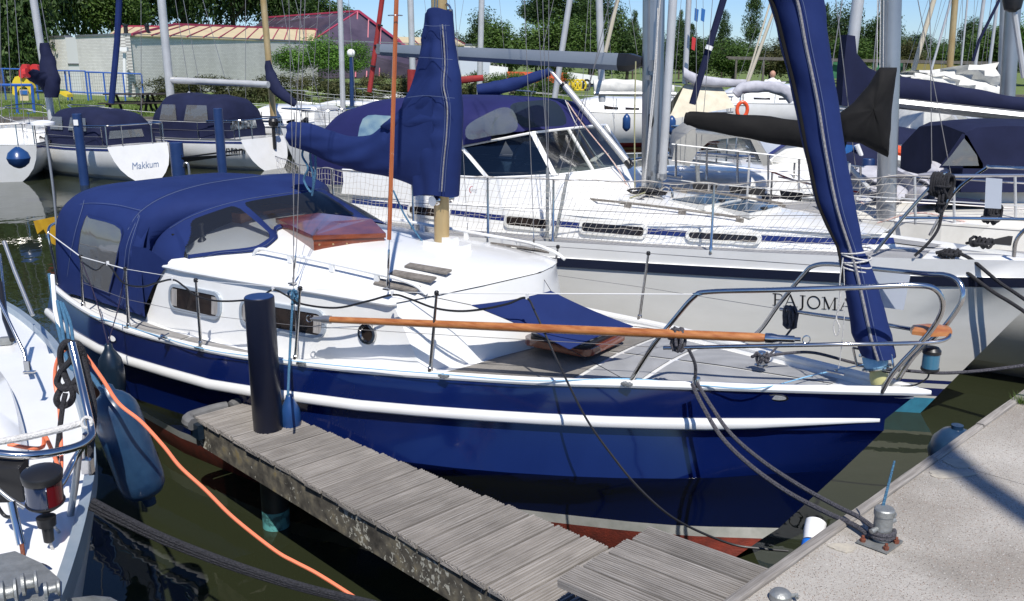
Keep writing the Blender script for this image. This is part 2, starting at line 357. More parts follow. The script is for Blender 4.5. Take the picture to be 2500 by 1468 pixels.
def mk_plank():
    m, t, b = newmat('weathered_grey_decking'); b.inputs['Roughness'].default_value = .85
    tc = N(t, 'ShaderNodeTexCoord'); oi = N(t, 'ShaderNodeObjectInfo')
    ml = N(t, 'ShaderNodeMath', operation='MULTIPLY'); ml.inputs[1].default_value = 40; t.links.new(oi.outputs['Random'], ml.inputs[0])
    ad = N(t, 'ShaderNodeVectorMath', operation='ADD'); t.links.new(tc.outputs['Object'], ad.inputs[0]); t.links.new(ml.outputs[0], ad.inputs[1])
    mp = N(t, 'ShaderNodeMapping'); mp.inputs['Scale'].default_value = (3, 110, 110); t.links.new(ad.outputs[0], mp.inputs[0])
    n = N(t, 'ShaderNodeTexNoise'); n.inputs['Scale'].default_value = 1.6; n.inputs['Detail'].default_value = 8; n.inputs['Roughness'].default_value = .65; n.inputs['Distortion'].default_value = .4
    t.links.new(mp.outputs[0], n.inputs['Vector'])
    c = ramp(t, n.outputs['Fac'], [(.25, (.13, .115, .10)), (.48, (.235, .215, .192)), (.62, (.31, .288, .262)), (.8, (.45, .43, .40))])
    n2 = N(t, 'ShaderNodeTexNoise'); n2.inputs['Scale'].default_value = 5; n2.inputs['Detail'].default_value = 3; t.links.new(ad.outputs[0], n2.inputs['Vector'])
    mr = N(t, 'ShaderNodeMapRange'); mr.inputs['To Min'].default_value = .62; mr.inputs['To Max'].default_value = 1.4; t.links.new(n2.outputs['Fac'], mr.inputs[0])
    m3 = N(t, 'ShaderNodeMapRange'); m3.inputs['To Min'].default_value = .82; m3.inputs['To Max'].default_value = 1.16; t.links.new(oi.outputs['Random'], m3.inputs[0])
    mu = N(t, 'ShaderNodeMath', operation='MULTIPLY'); t.links.new(mr.outputs[0], mu.inputs[0]); t.links.new(m3.outputs[0], mu.inputs[1])
    hs = N(t, 'ShaderNodeHueSaturation'); t.links.new(c, hs.inputs['Color']); t.links.new(mu.outputs[0], hs.inputs['Value']); t.links.new(hs.outputs[0], b.inputs['Base Color'])
    bp = N(t, 'ShaderNodeBump'); bp.inputs['Strength'].default_value = .6; bp.inputs['Distance'].default_value = .004; t.links.new(n.outputs['Fac'], bp.inputs['Height']); t.links.new(bp.outputs[0], b.inputs['Normal'])
    return m
M['plank'] = mk_plank()
def mk_beam():
    m, t, b = newmat('lichen_covered_beam'); b.inputs['Roughness'].default_value = .9
    tc = N(t, 'ShaderNodeTexCoord')
    n = N(t, 'ShaderNodeTexNoise'); n.inputs['Scale'].default_value = 14; n.inputs['Detail'].default_value = 8; t.links.new(tc.outputs['Object'], n.inputs['Vector'])
    c = ramp(t, n.outputs['Fac'], [(.3, (.035, .031, .024)), (.5, (.095, .085, .066)), (.64, (.17, .15, .105)), (.75, (.22, .17, .075))])
    v = N(t, 'ShaderNodeTexNoise'); v.inputs['Scale'].default_value = 42; v.inputs['Detail'].default_value = 2; v.inputs['Distortion'].default_value = .8
    mp = N(t, 'ShaderNodeMapping'); mp.inputs['Location'].default_value = (3, 7, 1); t.links.new(tc.outputs['Object'], mp.inputs[0]); t.links.new(mp.outputs[0], v.inputs['Vector'])
    big = N(t, 'ShaderNodeTexNoise'); big.inputs['Scale'].default_value = 3.0; t.links.new(mp.outputs[0], big.inputs['Vector'])
    a = N(t, 'ShaderNodeMath', operation='MULTIPLY_ADD'); a.inputs[1].default_value = .8; t.links.new(big.outputs['Fac'], a.inputs[0]); t.links.new(v.outputs['Fac'], a.inputs[2])
    k = N(t, 'ShaderNodeMapRange'); k.inputs['From Min'].default_value = 1.01; k.inputs['From Max'].default_value = 1.05; t.links.new(a.outputs[0], k.inputs[0])
    mx = N(t, 'ShaderNodeMix', data_type='RGBA'); mx.inputs[7].default_value = (.44, .43, .36, 1); t.links.new(k.outputs[0], mx.inputs[0]); t.links.new(c, mx.inputs[6]); t.links.new(mx.outputs[2], b.inputs['Base Color'])
    bp = N(t, 'ShaderNodeBump'); bp.inputs['Strength'].default_value = .7; bp.inputs['Distance'].default_value = .01; t.links.new(n.outputs['Fac'], bp.inputs['Height']); t.links.new(bp.outputs[0], b.inputs['Normal'])
    return m
M['beam'] = mk_beam()
def mk_nonskid(name, c, c2, sc=95):
    m, t, b = newmat(name); b.inputs['Roughness'].default_value = .75
    tc = N(t, 'ShaderNodeTexCoord'); v = N(t, 'ShaderNodeTexVoronoi'); v.inputs['Scale'].default_value = sc; v.inputs['Randomness'].default_value = .15
    mp = N(t, 'ShaderNodeMapping'); mp.inputs['Rotation'].default_value = (0, 0, R(36)); t.links.new(tc.outputs['Object'], mp.inputs[0]); t.links.new(mp.outputs[0], v.inputs['Vector'])
    k = N(t, 'ShaderNodeMapRange'); k.inputs['From Min'].default_value = .25; k.inputs['From Max'].default_value = .4; t.links.new(v.outputs['Distance'], k.inputs[0])
    n = N(t, 'ShaderNodeTexNoise'); n.inputs['Scale'].default_value = 6; n.inputs['Detail'].default_value = 5; t.links.new(tc.outputs['Object'], n.inputs['Vector'])
    mx = N(t, 'ShaderNodeMix', data_type='RGBA'); mx.inputs[6].default_value = rgb(c); mx.inputs[7].default_value = rgb(c2); t.links.new(k.outputs[0], mx.inputs[0])
    hs = N(t, 'ShaderNodeHueSaturation'); mr = N(t, 'ShaderNodeMapRange'); mr.inputs['To Min'].default_value = .75; mr.inputs['To Max'].default_value = 1.25
    t.links.new(n.outputs['Fac'], mr.inputs[0]); t.links.new(mr.outputs[0], hs.inputs['Value']); t.links.new(mx.outputs[2], hs.inputs['Color']); t.links.new(hs.outputs[0], b.inputs['Base Color'])
    bp = N(t, 'ShaderNodeBump'); bp.inputs['Strength'].default_value = .4; bp.inputs['Distance'].default_value = .003; t.links.new(v.outputs['Distance'], bp.inputs['Height']); t.links.new(bp.outputs[0], b.inputs['Normal'])
    return m
M['pad'] = mk_nonskid('grey_nonskid_pad', (.19, .18, .165), (.27, .26, .245))
M['pad_lt'] = mk_nonskid('pale_grey_nonskid_pad', (.36, .365, .37), (.27, .275, .28))
M['teakpad'] = mat('weathered_deck_sheet', (.22, .205, .185), .85, c2=(.16, .15, .135), sc=10, bump=.4, bsc=80)
def mk_leaf(name, c, c2, c3):
    m, t, b = newmat(name); b.inputs['Roughness'].default_value = .55; b.inputs['Specular IOR Level'].default_value = .3
    g = N(t, 'ShaderNodeNewGeometry'); nz = N(t, 'ShaderNodeTexNoise'); nz.inputs['Scale'].default_value = .9; nz.inputs['Detail'].default_value = 2; t.links.new(g.outputs['Position'], nz.inputs['Vector'])
    oi = N(t, 'ShaderNodeObjectInfo'); av = N(t, 'ShaderNodeMath', operation='MULTIPLY_ADD'); av.inputs[1].default_value = .35; t.links.new(g.outputs['Random Per Island'], av.inputs[0]); mz = N(t, 'ShaderNodeMapRange'); mz.inputs['From Min'].default_value = .36; mz.inputs['From Max'].default_value = .68; mz.inputs['To Max'].default_value = .55; t.links.new(nz.outputs['Fac'], mz.inputs[0])
    ob = N(t, 'ShaderNodeMath', operation='MULTIPLY_ADD'); ob.inputs[1].default_value = .28; t.links.new(oi.outputs['Random'], ob.inputs[0]); t.links.new(mz.outputs[0], ob.inputs[2]); t.links.new(ob.outputs[0], av.inputs[2])
    r = ramp(t, av.outputs[0], [(.08, c), (.5, c2), (1, c3)])
    t.links.new(r, b.inputs['Base Color'])
    tl = N(t, 'ShaderNodeBsdfTranslucent'); t.links.new(r, tl.inputs[0]); mx = N(t, 'ShaderNodeMixShader'); mx.inputs[0].default_value = .25
    t.links.new(b.outputs[0], mx.inputs[1]); t.links.new(tl.outputs[0], mx.inputs[2]); t.links.new(mx.outputs[0], t.nodes['Material Output'].inputs[0]); return m
M['leaf_dk'] = mk_leaf('dark_green_foliage', (.018, .040, .010), (.035, .070, .016), (.07, .12, .028))
M['leaf_md'] = mk_leaf('mid_green_foliage', (.030, .062, .010), (.058, .110, .018), (.10, .17, .035))
M['leaf_br'] = mk_leaf('bright_green_foliage', (.045, .11, .012), (.085, .19, .024), (.14, .28, .045))
M['leaf_ol'] = mk_leaf('olive_hedge_foliage', (.035, .042, .014), (.062, .072, .024), (.10, .095, .035))
M['grass'] = mk_leaf('lawn_grass', (.07, .12, .022), (.11, .17, .035), (.16, .21, .05))
M['lawn'] = mat('lawn', (.095, .15, .028), .9, c2=(.15, .19, .05), sc=1.2, bump=.6, bsc=30)
M['bark'] = mat('bark', (.06, .045, .032), .9, c2=(.10, .08, .06), sc=20, bump=.8, bsc=30)
def mk_brick():
    m, t, b = newmat('white_glazed_brick'); b.inputs['Roughness'].default_value = .7
    uv = N(t, 'ShaderNodeUVMap'); uv.uv_map = 'uv'
    k = N(t, 'ShaderNodeTexBrick'); k.inputs['Scale'].default_value = 1; k.inputs['Brick Width'].default_value = .20; k.inputs['Row Height'].default_value = .068; k.inputs['Mortar Size'].default_value = .007; k.inputs['Mortar Smooth'].default_value = .2
    k.inputs['Color1'].default_value = (.80, .78, .73, 1); k.inputs['Color2'].default_value = (.70, .68, .63, 1); k.inputs['Mortar'].default_value = (.40, .385, .36, 1)
    t.links.new(uv.outputs[0], k.inputs['Vector'])
    n = N(t, 'ShaderNodeTexNoise'); n.inputs['Scale'].default_value = .9; n.inputs['Detail'].default_value = 6; tc = N(t, 'ShaderNodeTexCoord'); mp = N(t, 'ShaderNodeMapping'); mp.inputs['Scale'].default_value = (1, 1, .25); t.links.new(tc.outputs['Object'], mp.inputs[0]); t.links.new(mp.outputs[0], n.inputs['Vector'])
    mr = N(t, 'ShaderNodeMapRange'); mr.inputs['To Min'].default_value = .72; mr.inputs['To Max'].default_value = 1.2; t.links.new(n.outputs['Fac'], mr.inputs[0])
    hs = N(t, 'ShaderNodeHueSaturation'); t.links.new(mr.outputs[0], hs.inputs['Value']); t.links.new(k.outputs['Color'], hs.inputs['Color']); t.links.new(hs.outputs[0], b.inputs['Base Color'])
    bp = N(t, 'ShaderNodeBump'); bp.invert = True; bp.inputs['Strength'].default_value = .5; bp.inputs['Distance'].default_value = .01; t.links.new(k.outputs['Fac'], bp.inputs['Height']); t.links.new(bp.outputs[0], b.inputs['Normal'])
    return m
M['brick'] = mk_brick()

# ------------------------------------------------------------------ the setting: water, shore, quay
w = MB(); w.grid([[(-300 + 75*i, -40 + 60*j, WATER) for i in range(9)] for j in range(9)])
tag(w.build('water', M['water']), kind='structure')
w = MB(); w.poly([(-500, -200, -3), (500, -200, -3), (500, 900, -3), (-500, 900, -3)])
tag(w.build('harbour_bed', M['dark']), kind='structure')

ZQ = .75
qa, qb = atz(1752, 1475, ZQ), atz(2466, 975, ZQ)
qd = (qb - qa) / np.linalg.norm(qb - qa); qn = np.array([qd[1], -qd[0], 0])       # qn points inland
Zv = np.array([0, 0, 1.])
def Q(a, b, z=ZQ): return np.array([*(qa + qd*a + qn*b)[:2], z])
jt = (atz(2283, 1118, ZQ) - qa) @ qd                                              # where the slab joint meets the edge
w = MB()
def slab(a0, a1):
    w.prism([Q(a0, .05, -1.2), Q(a1, .05, -1.2), Q(a1, 6, -1.2), Q(a0, 6, -1.2)], (0, 0, 1.2 + ZQ - .004))
jd = .0
slab(-5, jt - .003); slab(jt + .003, jt + 9)
quay = tag(w.build('quay', M['concrete'], smooth=0), kind='structure')
w = MB(); w.prism([Q(jt - .02, .06, -1), Q(jt + .02, .06, -1), Q(jt + .02, 6, -1), Q(jt - .02, 6, -1)], (0, 0, 1 + ZQ - .02)); w.build('joint_filler', M['dark'], quay, smooth=0)
# pale mortar patches on the slab
def blob(px, rx, ry, z, name, m, par=None, seed=0, th=.003):
    rnd = random.Random(seed); c = atz(px[0], px[1], z); P = []
    for k in range(22):
        a = 2*math.pi*k/22; q = 1 + .16*math.sin(3*a+seed) + .1*rnd.uniform(-1, 1); P.append(c + np.array([math.cos(a)*rx*q, math.sin(a)*ry*q, 0]))
    b = MB(); b.prism(P, (0, 0, th)); return b.build(name, m, par, smooth=0)
M['mortar'] = mat('pale_mortar', (.45, .41, .33), .9, c2=(.36, .33, .28), sc=30, bump=.4, bsc=60)
for k, (p, rx, ry) in enumerate((((2058, 1337), .05, .032), ((2342, 1131), .07, .05), ((2318, 1158), .10, .04))):
    blob(p, rx, ry, ZQ - .003, 'mortar_patch', M['mortar'], quay, k)
# timber strip along the quay edge, three lengths
for a0, a1, dz in ((-4, .005, 0), (.01, jt - .03, .004), (jt - .02, jt + .55, 0), (jt + .56, jt + 6, .006)):
    b = MB(); rows = []
    nseg = max(2, int((a1 - a0)/.12))
    for k in range(nseg + 1):
        a = a0 + (a1 - a0)*k/nseg; j = lambda s: .004*mnoise.noise(Vector((a*4, s, dz*99)))
        rows.append([Q(a, .008+j(1), ZQ-.10), Q(a, .008+j(2), ZQ+.004+dz+j(3)), Q(a, .013, ZQ+.009+dz+j(4)), Q(a, .042, ZQ+.009+dz+j(5)), Q(a, .049+j(6)*.3, ZQ+.002+dz), Q(a, .0495, ZQ-.10)])
    b.grid(rows, True); b.poly(rows[0][::-1]); b.poly(rows[-1])
    c = Q((a0+a1)/2, 0, ZQ); ang = math.atan2(qd[1], qd[0])
    o = b.build('edge_timber', M['plank'], None, smooth=30, loc=c)
    for v in o.data.vertices: v.co = Matrix.Rotation(-ang, 4, 'Z') @ v.co
    o.rotation_euler = (0, 0, ang); tag(o, kind='structure')

# ------------------------------------------------------------------ finger jetty
ZJ = .5
JA = R(-45.9); je = np.array([math.cos(JA), math.sin(JA), 0]); jn = np.array([-je[1], je[0], 0])
hj = ZC - ZJ; J0 = np.array([-.4076*hj, 2.006*hj, ZJ]); JP = .0734*hj
def J(i, o, z=0): return J0 + je*JP*(i - 8) + jn*o + Zv*z
def jw(i): return .2426*hj + .00576*hj*(i - 8)
jetty = thing('finger_jetty', 'grey ribbed plank finger jetty running out beside the blue yacht', 'jetty', J(8, .2))
def plank_mesh(L, W, T, ng, rnd):
    prof = []; gw = W/ng
    for k in range(ng):
        x0 = -W/2 + k*gw
        prof += [(x0 + gw*.08, 0), (x0 + gw*.55, 0), (x0 + gw*.64, -.008), (x0 + gw*.98, -.008)] if k < ng-1 else [(x0 + gw*.12, 0), (W/2 - .002, 0)]
    prof = [(-W/2, -T), (-W/2, -.003)] + prof + [(W/2, -.003), (W/2, -T)]
    b = MB(); rows = [[(s*L/2 + rnd.uniform(-.003, .003), y, z) for y, z in prof] for s in (-1, 1)]
    b.grid(rows, True); b.poly(rows[0][::-1]); b.poly(rows[1]); return b
rp = random.Random(3)
def put_plank(par, c, dirv, L, W, T=.028, ng=11, name='plank', warp=.0):
    b = plank_mesh(L, W, T, ng, rp); me = MB(); me.v, me.f, me.mi = b.v, b.f, b.mi
    mesh = bpy.data.meshes.new(name); mesh.from_pydata(me.v, [], me.f); mesh.materials.append(M['plank']); mesh.update()
    o = bpy.data.objects.new(name, mesh); SC.collection.objects.link(o); o.parent = par
    o.location = tuple(np.array(c) - parent_loc(par)); o.rotation_euler = (rp.uniform(-.006, .006), rp.uniform(-.006, .006), math.atan2(dirv[1], dirv[0]) + rp.uniform(-.004, .004)); return o
for i in range(-2, 23):
    W0 = jw(i + .5); put_plank(jetty, J(i + .5, W0/2 + rp.uniform(-.004, .004)), jn, W0 + rp.uniform(-.006, .006), JP - .015, ng=8)
# side beams and end
for o0, o1, nm in ((.012, .062, 'side_beam'), (None, None, 'side_beam')):
    b = MB(); rows = []
    for k in range(13):
        i = -1.9 + 24.8*k/12
        if o0 is None: p, q = jw(i) - .062, jw(i) - .012
        else: p, q = o0, o1
        zt, zb = -.0285, -.19
        rows.append([J(i, p, zb), J(i, p, zt), J(i, q, zt), J(i, q, zb)])
    b.grid(rows, True); b.poly(rows[0][::-1]); b.poly(rows[-1]); b.build(nm, M['beam'], jetty, smooth=0)
b = MB(); b.prism([J(-2.05, .0, -.19), J(-1.95, .0, -.19), J(-1.95, jw(-2), -.19), J(-2.05, jw(-2), -.19)], (0, 0, .15)); b.build('end_beam', M['beam'], jetty, smooth=0)
M['rubber'] = mat('grey_rubber_fender', (.10, .10, .10), .7, c2=(.15, .15, .15), sc=12, bump=.2, bsc=30)
b = MB(); b.tube(crom([J(-1.75, -.03, -.035), J(-2.1, -.035, -.03), J(-2.42, .0, -.03), J(-2.42, .08, -.025), J(-2.36, .17, -.02), J(-2.25, .24, -.02)], 6), [.038]*30 + [.012], 10)
b.build('corner_bumper', M['rubber'], jetty)
b = MB(); b.tube(crom([J(-2.25, .25, -.02), J(-2.3, .29, -.012), J(-2.32, .36, -.01), J(-2.3, .5, -.01)], 6), [.02]+[.034]*17+[.02], 10); b.build('end_bumper', M['rubber'], jetty)
b = MB(); b.box(J(-1.72, -.012, -.075), je*.05, jn*.018, Zv*.045); b.build('bumper_bracket', M['fender_d'], jetty)
# pile through the jetty
pc = atz(655, 1046, ZJ); pt = atY(631, 724, pc[1])
pile = thing('mooring_pile', 'tall navy sleeve pile standing through the finger jetty', 'pile', (pc[0], pc[1], ZJ))
PR = .082
b = MB(); b.lathe((pc[0], pc[1], ZJ-.2), (0,0,1), [(0, PR), (.26, PR), (.262, PR+.0015), (pt[2]-ZJ+.2-.004, PR), (pt[2]-ZJ+.2, PR-.004)], 40); b.build('sleeve', M['pvc'], pile, smooth=40)
b = MB(); b.lathe((pc[0], pc[1], pt[2]-.0), (0,0,1), [(0, PR-.003), (.003, PR-.006)], 40); b.build('cap', M['pvc_b'], pile)
M['pile_low'] = mat('tarred_pile', (.012, .014, .016), .5, c2=(.02, .03, .03), sc=10)
M['pile_tq'] = mat('peeling_turquoise_paint', (.10, .34, .33), .6, c2=(.03, .10, .10), sc=16, lo=.5, hi=.62)
b = MB(); b.lathe((pc[0]+.01, pc[1]-.005, -.0), (0,0,1), [(0, PR*.95), (ZJ-.2, PR*.95)], 32); b.build('shaft', M['pile_low'], pile)
b = MB(); b.lathe((pc[0]+.01, pc[1]-.005, -1.2), (0,0,1), [(0, PR*.955), (1.2, PR*.955)], 32); b.build('shaft_foot', M['pile_tq'], pile)

b = MB(); b.lathe((pc[0], pc[1], ZJ + .10), (0, 0, 1), [(0, PR + .0004), (.0005, PR + .0012), (.0035, PR + .0012), (.004, PR + .0004)], 40); b.build('scuff_ring', M['frame'], pile)
# ------------------------------------------------------------------ boarding platform
ZP = .70
A_, B_ = atz(1592, 1284, ZP), atz(1353, 1415, ZP)
dd = atz(1880, 1386, ZP) - A_; dd /= np.linalg.norm(dd); de = (B_ - A_); Lp = np.linalg.norm(de); de /= Lp
plat = thing('boarding_platform', 'four-plank wooden step platform bridging jetty and quay', 'platform', (A_ + B_)/2)
perp = np.array([dd[1], -dd[0], 0]);  perp = perp if perp @ de > 0 else -perp
for k in range(4):
    a = A_ + de*(Lp*(k + .5)/4); 
    # length until the quay edge
    t = ((qa - a)[:2] @ qn[:2]) / (dd[:2] @ qn[:2]); L = t - .024/abs(dd[:2] @ qn[:2])
    put_plank(plat, a + dd*L/2, dd, L, Lp/4*abs(de @ perp) - .018, .034, 10)
for o in (.1, .62):
    b = MB(); b.box(A_ + de*Lp/2 + dd*o - Zv*.072, de*(Lp/2 - .05), dd*.022, Zv*.037); b.build('bearer', M['post'], plat)
for kk in (.28, .93):
    b = MB(); b.box(A_ + de*Lp*kk*.96 + dd*.1 - Zv*.155, de*.025, dd*.025, Zv*.045); b.build('leg', M['post'], plat)
# ------------------------------------------------------------------ the blue yacht
BB = Fr((1.95, 4.2), 36)
def W_(s, b, z): return BB.W(s, b, z)
SH_b = spl([0, .3, .65, 1.0, 1.35, 1.75, 2.3, 2.75, 3.25, 4.0, 4.8, 5.5, 6.3], [0, .125, .26, .39, .52, .67, .82, .94, 1.03, 1.15, 1.16, 1.06, .86])
SH_z = spl([0, 1.31, 2.33, 3.24, 3.99, 4.77, 5.54, 6.4], [1.02, .93, .86, .81, .79, .78, .79, .82])
RB_b = spl([.15, .43, .96, 1.35, 1.7, 2.24, 2.7, 3.2, 3.9, 4.8, 5.5, 6.3], [.0, .14, .40, .57, .70, .88, 1.00, 1.10, 1.21, 1.21, 1.12, .92])
RB_z = spl([.14, .43, .96, 1.7, 2.24, 2.7, 3.2, 3.9, 4.8, 5.6, 6.3], [.84, .82, .78, .73, .70, .67, .65, .62, .605, .61, .63])
CH_b = spl([.33, .6, .94, 1.3, 1.65, 2.2, 2.75, 3.5, 4.8, 5.5, 6.3], [0, .19, .43, .62, .77, .95, 1.07, 1.15, 1.15, 1.05, .85])
CH_z = spl([.33, .6, .94, 1.3, 1.7, 2.2, 2.8, 3.5, 4.8, 6.3], [.52, .50, .47, .445, .42, .39, .36, .32, .28, .30])
BT_b = spl([.63, 1.15, 1.6, 2.5, 3.5, 4.34, 5.0, 6.3], [0, .33, .53, .86, 1.08, 1.08, 1.00, .78])
def line(s0, fb, fz, t, db=0): s = s0 + t*(6.3 - s0); return (s, max(fb(s) + db*min(1, t*12), 0), fz(s))
TT = [0, .012, .03, .055, .085, .12, .16, .2, .25, .3, .36, .42, .48, .54, .6, .67, .74, .81, .88, .94, 1]
def hullrow(t):
    L = [line(0, SH_b, SH_z, t), line(.15, RB_b, RB_z, t)]
    s, b, z = L[1]; L += [(s, b, z - .06)]
    L += [(s + .004, max(b - .03*min(1, t*12), 0), z - .064)]
    mid0 = L[3]; mid1 = line(.33, CH_b, CH_z, t)
    for k in (.35, .7): L.append(tuple(mid0[i]*(1-k) + mid1[i]*k - (0 if i != 1 else .012*math.sin(math.pi*k)*min(1, t*12)) for i in range(3)))
    L.append(mid1); L.append((mid1[0] + .004, max(mid1[1] - .0, 0), mid1[2] - .006))
    bt = line(.63, BT_b, lambda s: .10, t); c = L[-1]
    for k in (.33, .66): L.append(tuple(c[i]*(1-k) + bt[i]*k - (0 if i != 1 else .02*math.sin(math.pi*k)*min(1, t*12)) for i in range(3)))
    L.append(bt); L.append(line(.70, BT_b, lambda s: .035, t, -.02))
    L.append(line(.85, BT_b, lambda s: -.115, t, -.07)); L.append(line(1.2, BT_b, lambda s: -.5, t, -.35))
    return L
rowsH = [hullrow(t) for t in TT]
yacht = thing('moored_yacht', 'blue hulled sailing yacht with white coachroof and blue canvas hood', 'sailboat', W_(3.2, 0, WATER))
def hull_band(i0, i1, name, m, sides=(-1, 1)):
    b = MB()
    for sg in sides:
        b.grid([[W_(s, sg*bb, z) for s, bb, z in r[i0:i1+1]] for r in rowsH], flip=(sg > 0))
    r = rowsH[-1][i0:i1+1]; b.poly([W_(s, bb, z) for s, bb, z in r] + [W_(s, -bb, z) for s, bb, z in r[::-1]])
    return b.build(name, m, yacht, smooth=28)
hull_band(0, 10, 'hull', M['navy_hull']); hull_band(10, 11, 'boot_top', M['boot']); hull_band(11, 13, 'antifouling', M['red'])
# white rub rail: a proud band on each side
for sg in (-1, 1):
    b = MB(); rows = []
    for t in [0.0, .004, .015] + TT[2:]:
        s = .17 + t*(6.3 - .17); bb, z = RB_b(s), RB_z(s); k = min(1, .12 + t*12); o = .027*k
        h = .056*min(1, .25 + t*7)
        prof = [(bb - .02, z + .004), (bb + o*.5, z + .006), (bb + o, z - h*.25), (bb + o, z - h*.8), (bb + o*.6, z - h), (bb - .03, z - h)]
        rows.append([W_(s, sg*max(p, 0), q) for p, q in prof])
    b.grid(rows, True, flip=(sg < 0)); b.poly(rows[0]); b.poly(rows[-1]); b.build('rub_rail', M['gel'], yacht, smooth=50)
    b = MB(); P = [W_(max(s, 0), sg*(SH_b(s)), SH_z(s) - .004) for s in [0, .06, .15, .3, .5, .75, 1, 1.3, 1.7, 2.2, 2.7, 3.2, 3.7, 4.3, 4.8, 5.3, 5.8, 6.3]]
    if sg < 0: P[0] = W_(-.045, 0, 1.02)
    Pt = crom(P, 3); b.tube(Pt, [.010, .018, .022] + [.0225]*(len(Pt)-3), 10); b.build('toe_rail', M['gel'], yacht)
# deck with inner bulwark
def dz(s): return SH_z(s) - .045
def deckz(s, b):
    B = max(SH_b(s), .02); return dz(s) + .035*(1 - min(1, (b/B)**2))*min(1, B/.4)
b = MB(); rows = []
for s in [.03, .12, .25, .4, .6, .8, 1, 1.3, 1.6, 2, 2.4, 2.8, 3.2, 3.6, 4, 4.4, 4.8, 5.2, 5.6, 6, 6.28]:
    B = SH_b(s) - .012; r = [W_(s, -B, SH_z(s)-.005), W_(s, -B+.012*min(1, B/.1), dz(s))]
    r += [W_(s, B*q*.97, deckz(s, B*q*.97)) for q in (-.96, -.8, -.6, -.4, -.2, 0, .2, .4, .6, .8, .96)]
    r += [W_(s, B-.012*min(1, B/.1), dz(s)), W_(s, B, SH_z(s)-.005)]; rows.append(r)
b.grid(rows); b.build('deck', M['gel'], yacht, smooth=40)
# non-skid pads
CB_b = spl([2.3, 2.38, 2.55, 3.2, 3.9, 4.4, 5.0], [0, .35, .74, .88, .93, .93, .90])
def pad(s0, s1, f0, f1, m, nm='deck_pad', n=14):
    b = MB(); rows = []
    for k in range(n+1):
        s = s0 + (s1-s0)*k/n; a, c = f0(s), f1(s)
        if c - a < .004: c = a + .004
        rows.append([W_(s, a+(c-a)*j/4, deckz(s, a+(c-a)*j/4) + .006) for j in range(5)])
    b.grid(rows, flip=False); return b.build(nm, m, yacht, smooth=0)
edge = lambda s: SH_b(s) - .07
for sg in (-1, 1):
    side = (lambda f, g: (lambda s: f(s)) if sg > 0 else (lambda s: -g(s)))
    def two(f, g): return (f, g) if sg > 0 else ((lambda s: -g(s)), (lambda s: -f(s)))
    for s0, s1, m in ((.42, 1.28, 'pad_lt'), (1.31, 1.62, 'pad_lt')):
        f, g = two(lambda s: .012, edge); pad(s0, s1, f, g, M[m])
    f, g = two(lambda s: .012 if s < 2.1 else CB_b(max(s+.13, 2.3))+.02, edge); pad(1.65, 2.5, f, g, M['teakpad'])
    f, g = two(lambda s: CB_b(s)+.035, edge); pad(2.56, 3.5, f, g, M['pad']); pad(3.52, 4.35, f, g, M['pad']); pad(4.37, 4.95, f, g, M['pad'])
# coachroof sides
base = [(4.98, .905), (4.4, .93), (3.9, .93), (3.2, .88), (2.75, .80), (2.50, .74), (2.36, .54), (2.24, .33), (2.17, .15), (2.15, 0)]
topr = [(4.74, .868, 1.178), (4.4, .885, 1.195), (3.9, .875, 1.20), (3.2, .83, 1.20), (2.85, .80, 1.20), (2.68, .78, 1.198), (2.47, .58, 1.245), (2.33, .37, 1.275), (2.24, .18, 1.295), (2.20, 0, 1.30)]
b = MB(); lo = []; hi = []
for sg, it in ((-1, range(10)), (1, range(8, -1, -1))):
    for i in it:
        s, q = base[i]; lo.append(W_(s, sg*q, deckz(s, q) - .01)); s, q, z = topr[i]; hi.append(W_(s, sg*q, z))
for nm_, i0, i1 in (('coachroof_side', 0, 6), ('coachroof_front', 5, 14), ('coachroof_side', 13, 19)):
    l_, h_ = lo[i0:i1], hi[i0:i1]; b = MB(); b.grid([l_, [(a + c)/2 for a, c in zip(l_, h_)], h_], flip=True); b.build(nm_, M['gel'], yacht, smooth=60)
TB_b = lambda s: float(np.interp(s, [2.20, 2.24, 2.33, 2.47, 2.68, 2.85, 3.2, 3.9, 4.4, 5.0], [.0, .18, .37, .58, .78, .80, .83, .875, .885, .86]))
TB_z = lambda s: float(np.interp(s, [2.20, 2.24, 2.33, 2.47, 2.68, 3.2, 5.0], [1.30, 1.295, 1.275, 1.245, 1.198, 1.20, 1.17]))
RT_z = spl([2.20, 2.32, 2.6, 3.2, 4.0, 5.0], [1.30, 1.325, 1.35, 1.375, 1.40, 1.42])
def roofz(s, b):
    w = TB_b(s); e = TB_z(s); q = min(1, abs(b)/max(w, .01)); return e + (RT_z(s) - e)*(1 - q**2.3)
b = MB(); rows = []
for s in [2.205, 2.24, 2.28, 2.33, 2.40, 2.47, 2.57, 2.68, 2.76, 2.85, 3.0, 3.2, 3.5, 3.8, 4.1, 4.4, 4.6, 4.72]:
    w = TB_b(s) + .012; rows.append([W_(s, w*q, roofz(s, w*q) + .006) for q in (-1, -.97, -.9, -.8, -.65, -.5, -.33, -.16, 0, .16, .33, .5, .65, .8, .9, .97, 1)])
b.grid(rows); b.build('coachroof_top', M['gel'], yacht, smooth=60)
for sg in (-1, 1):
    b = MB(); b.tube(crom([W_(s, sg*(TB_b(s)+.012), TB_z(s)) for s in (2.66, 2.70, 2.76, 2.85, 3.0, 3.4, 3.9, 4.4, 4.72)], 4), .015, 8); b.build('roof_moulding', M['gel'], yacht)
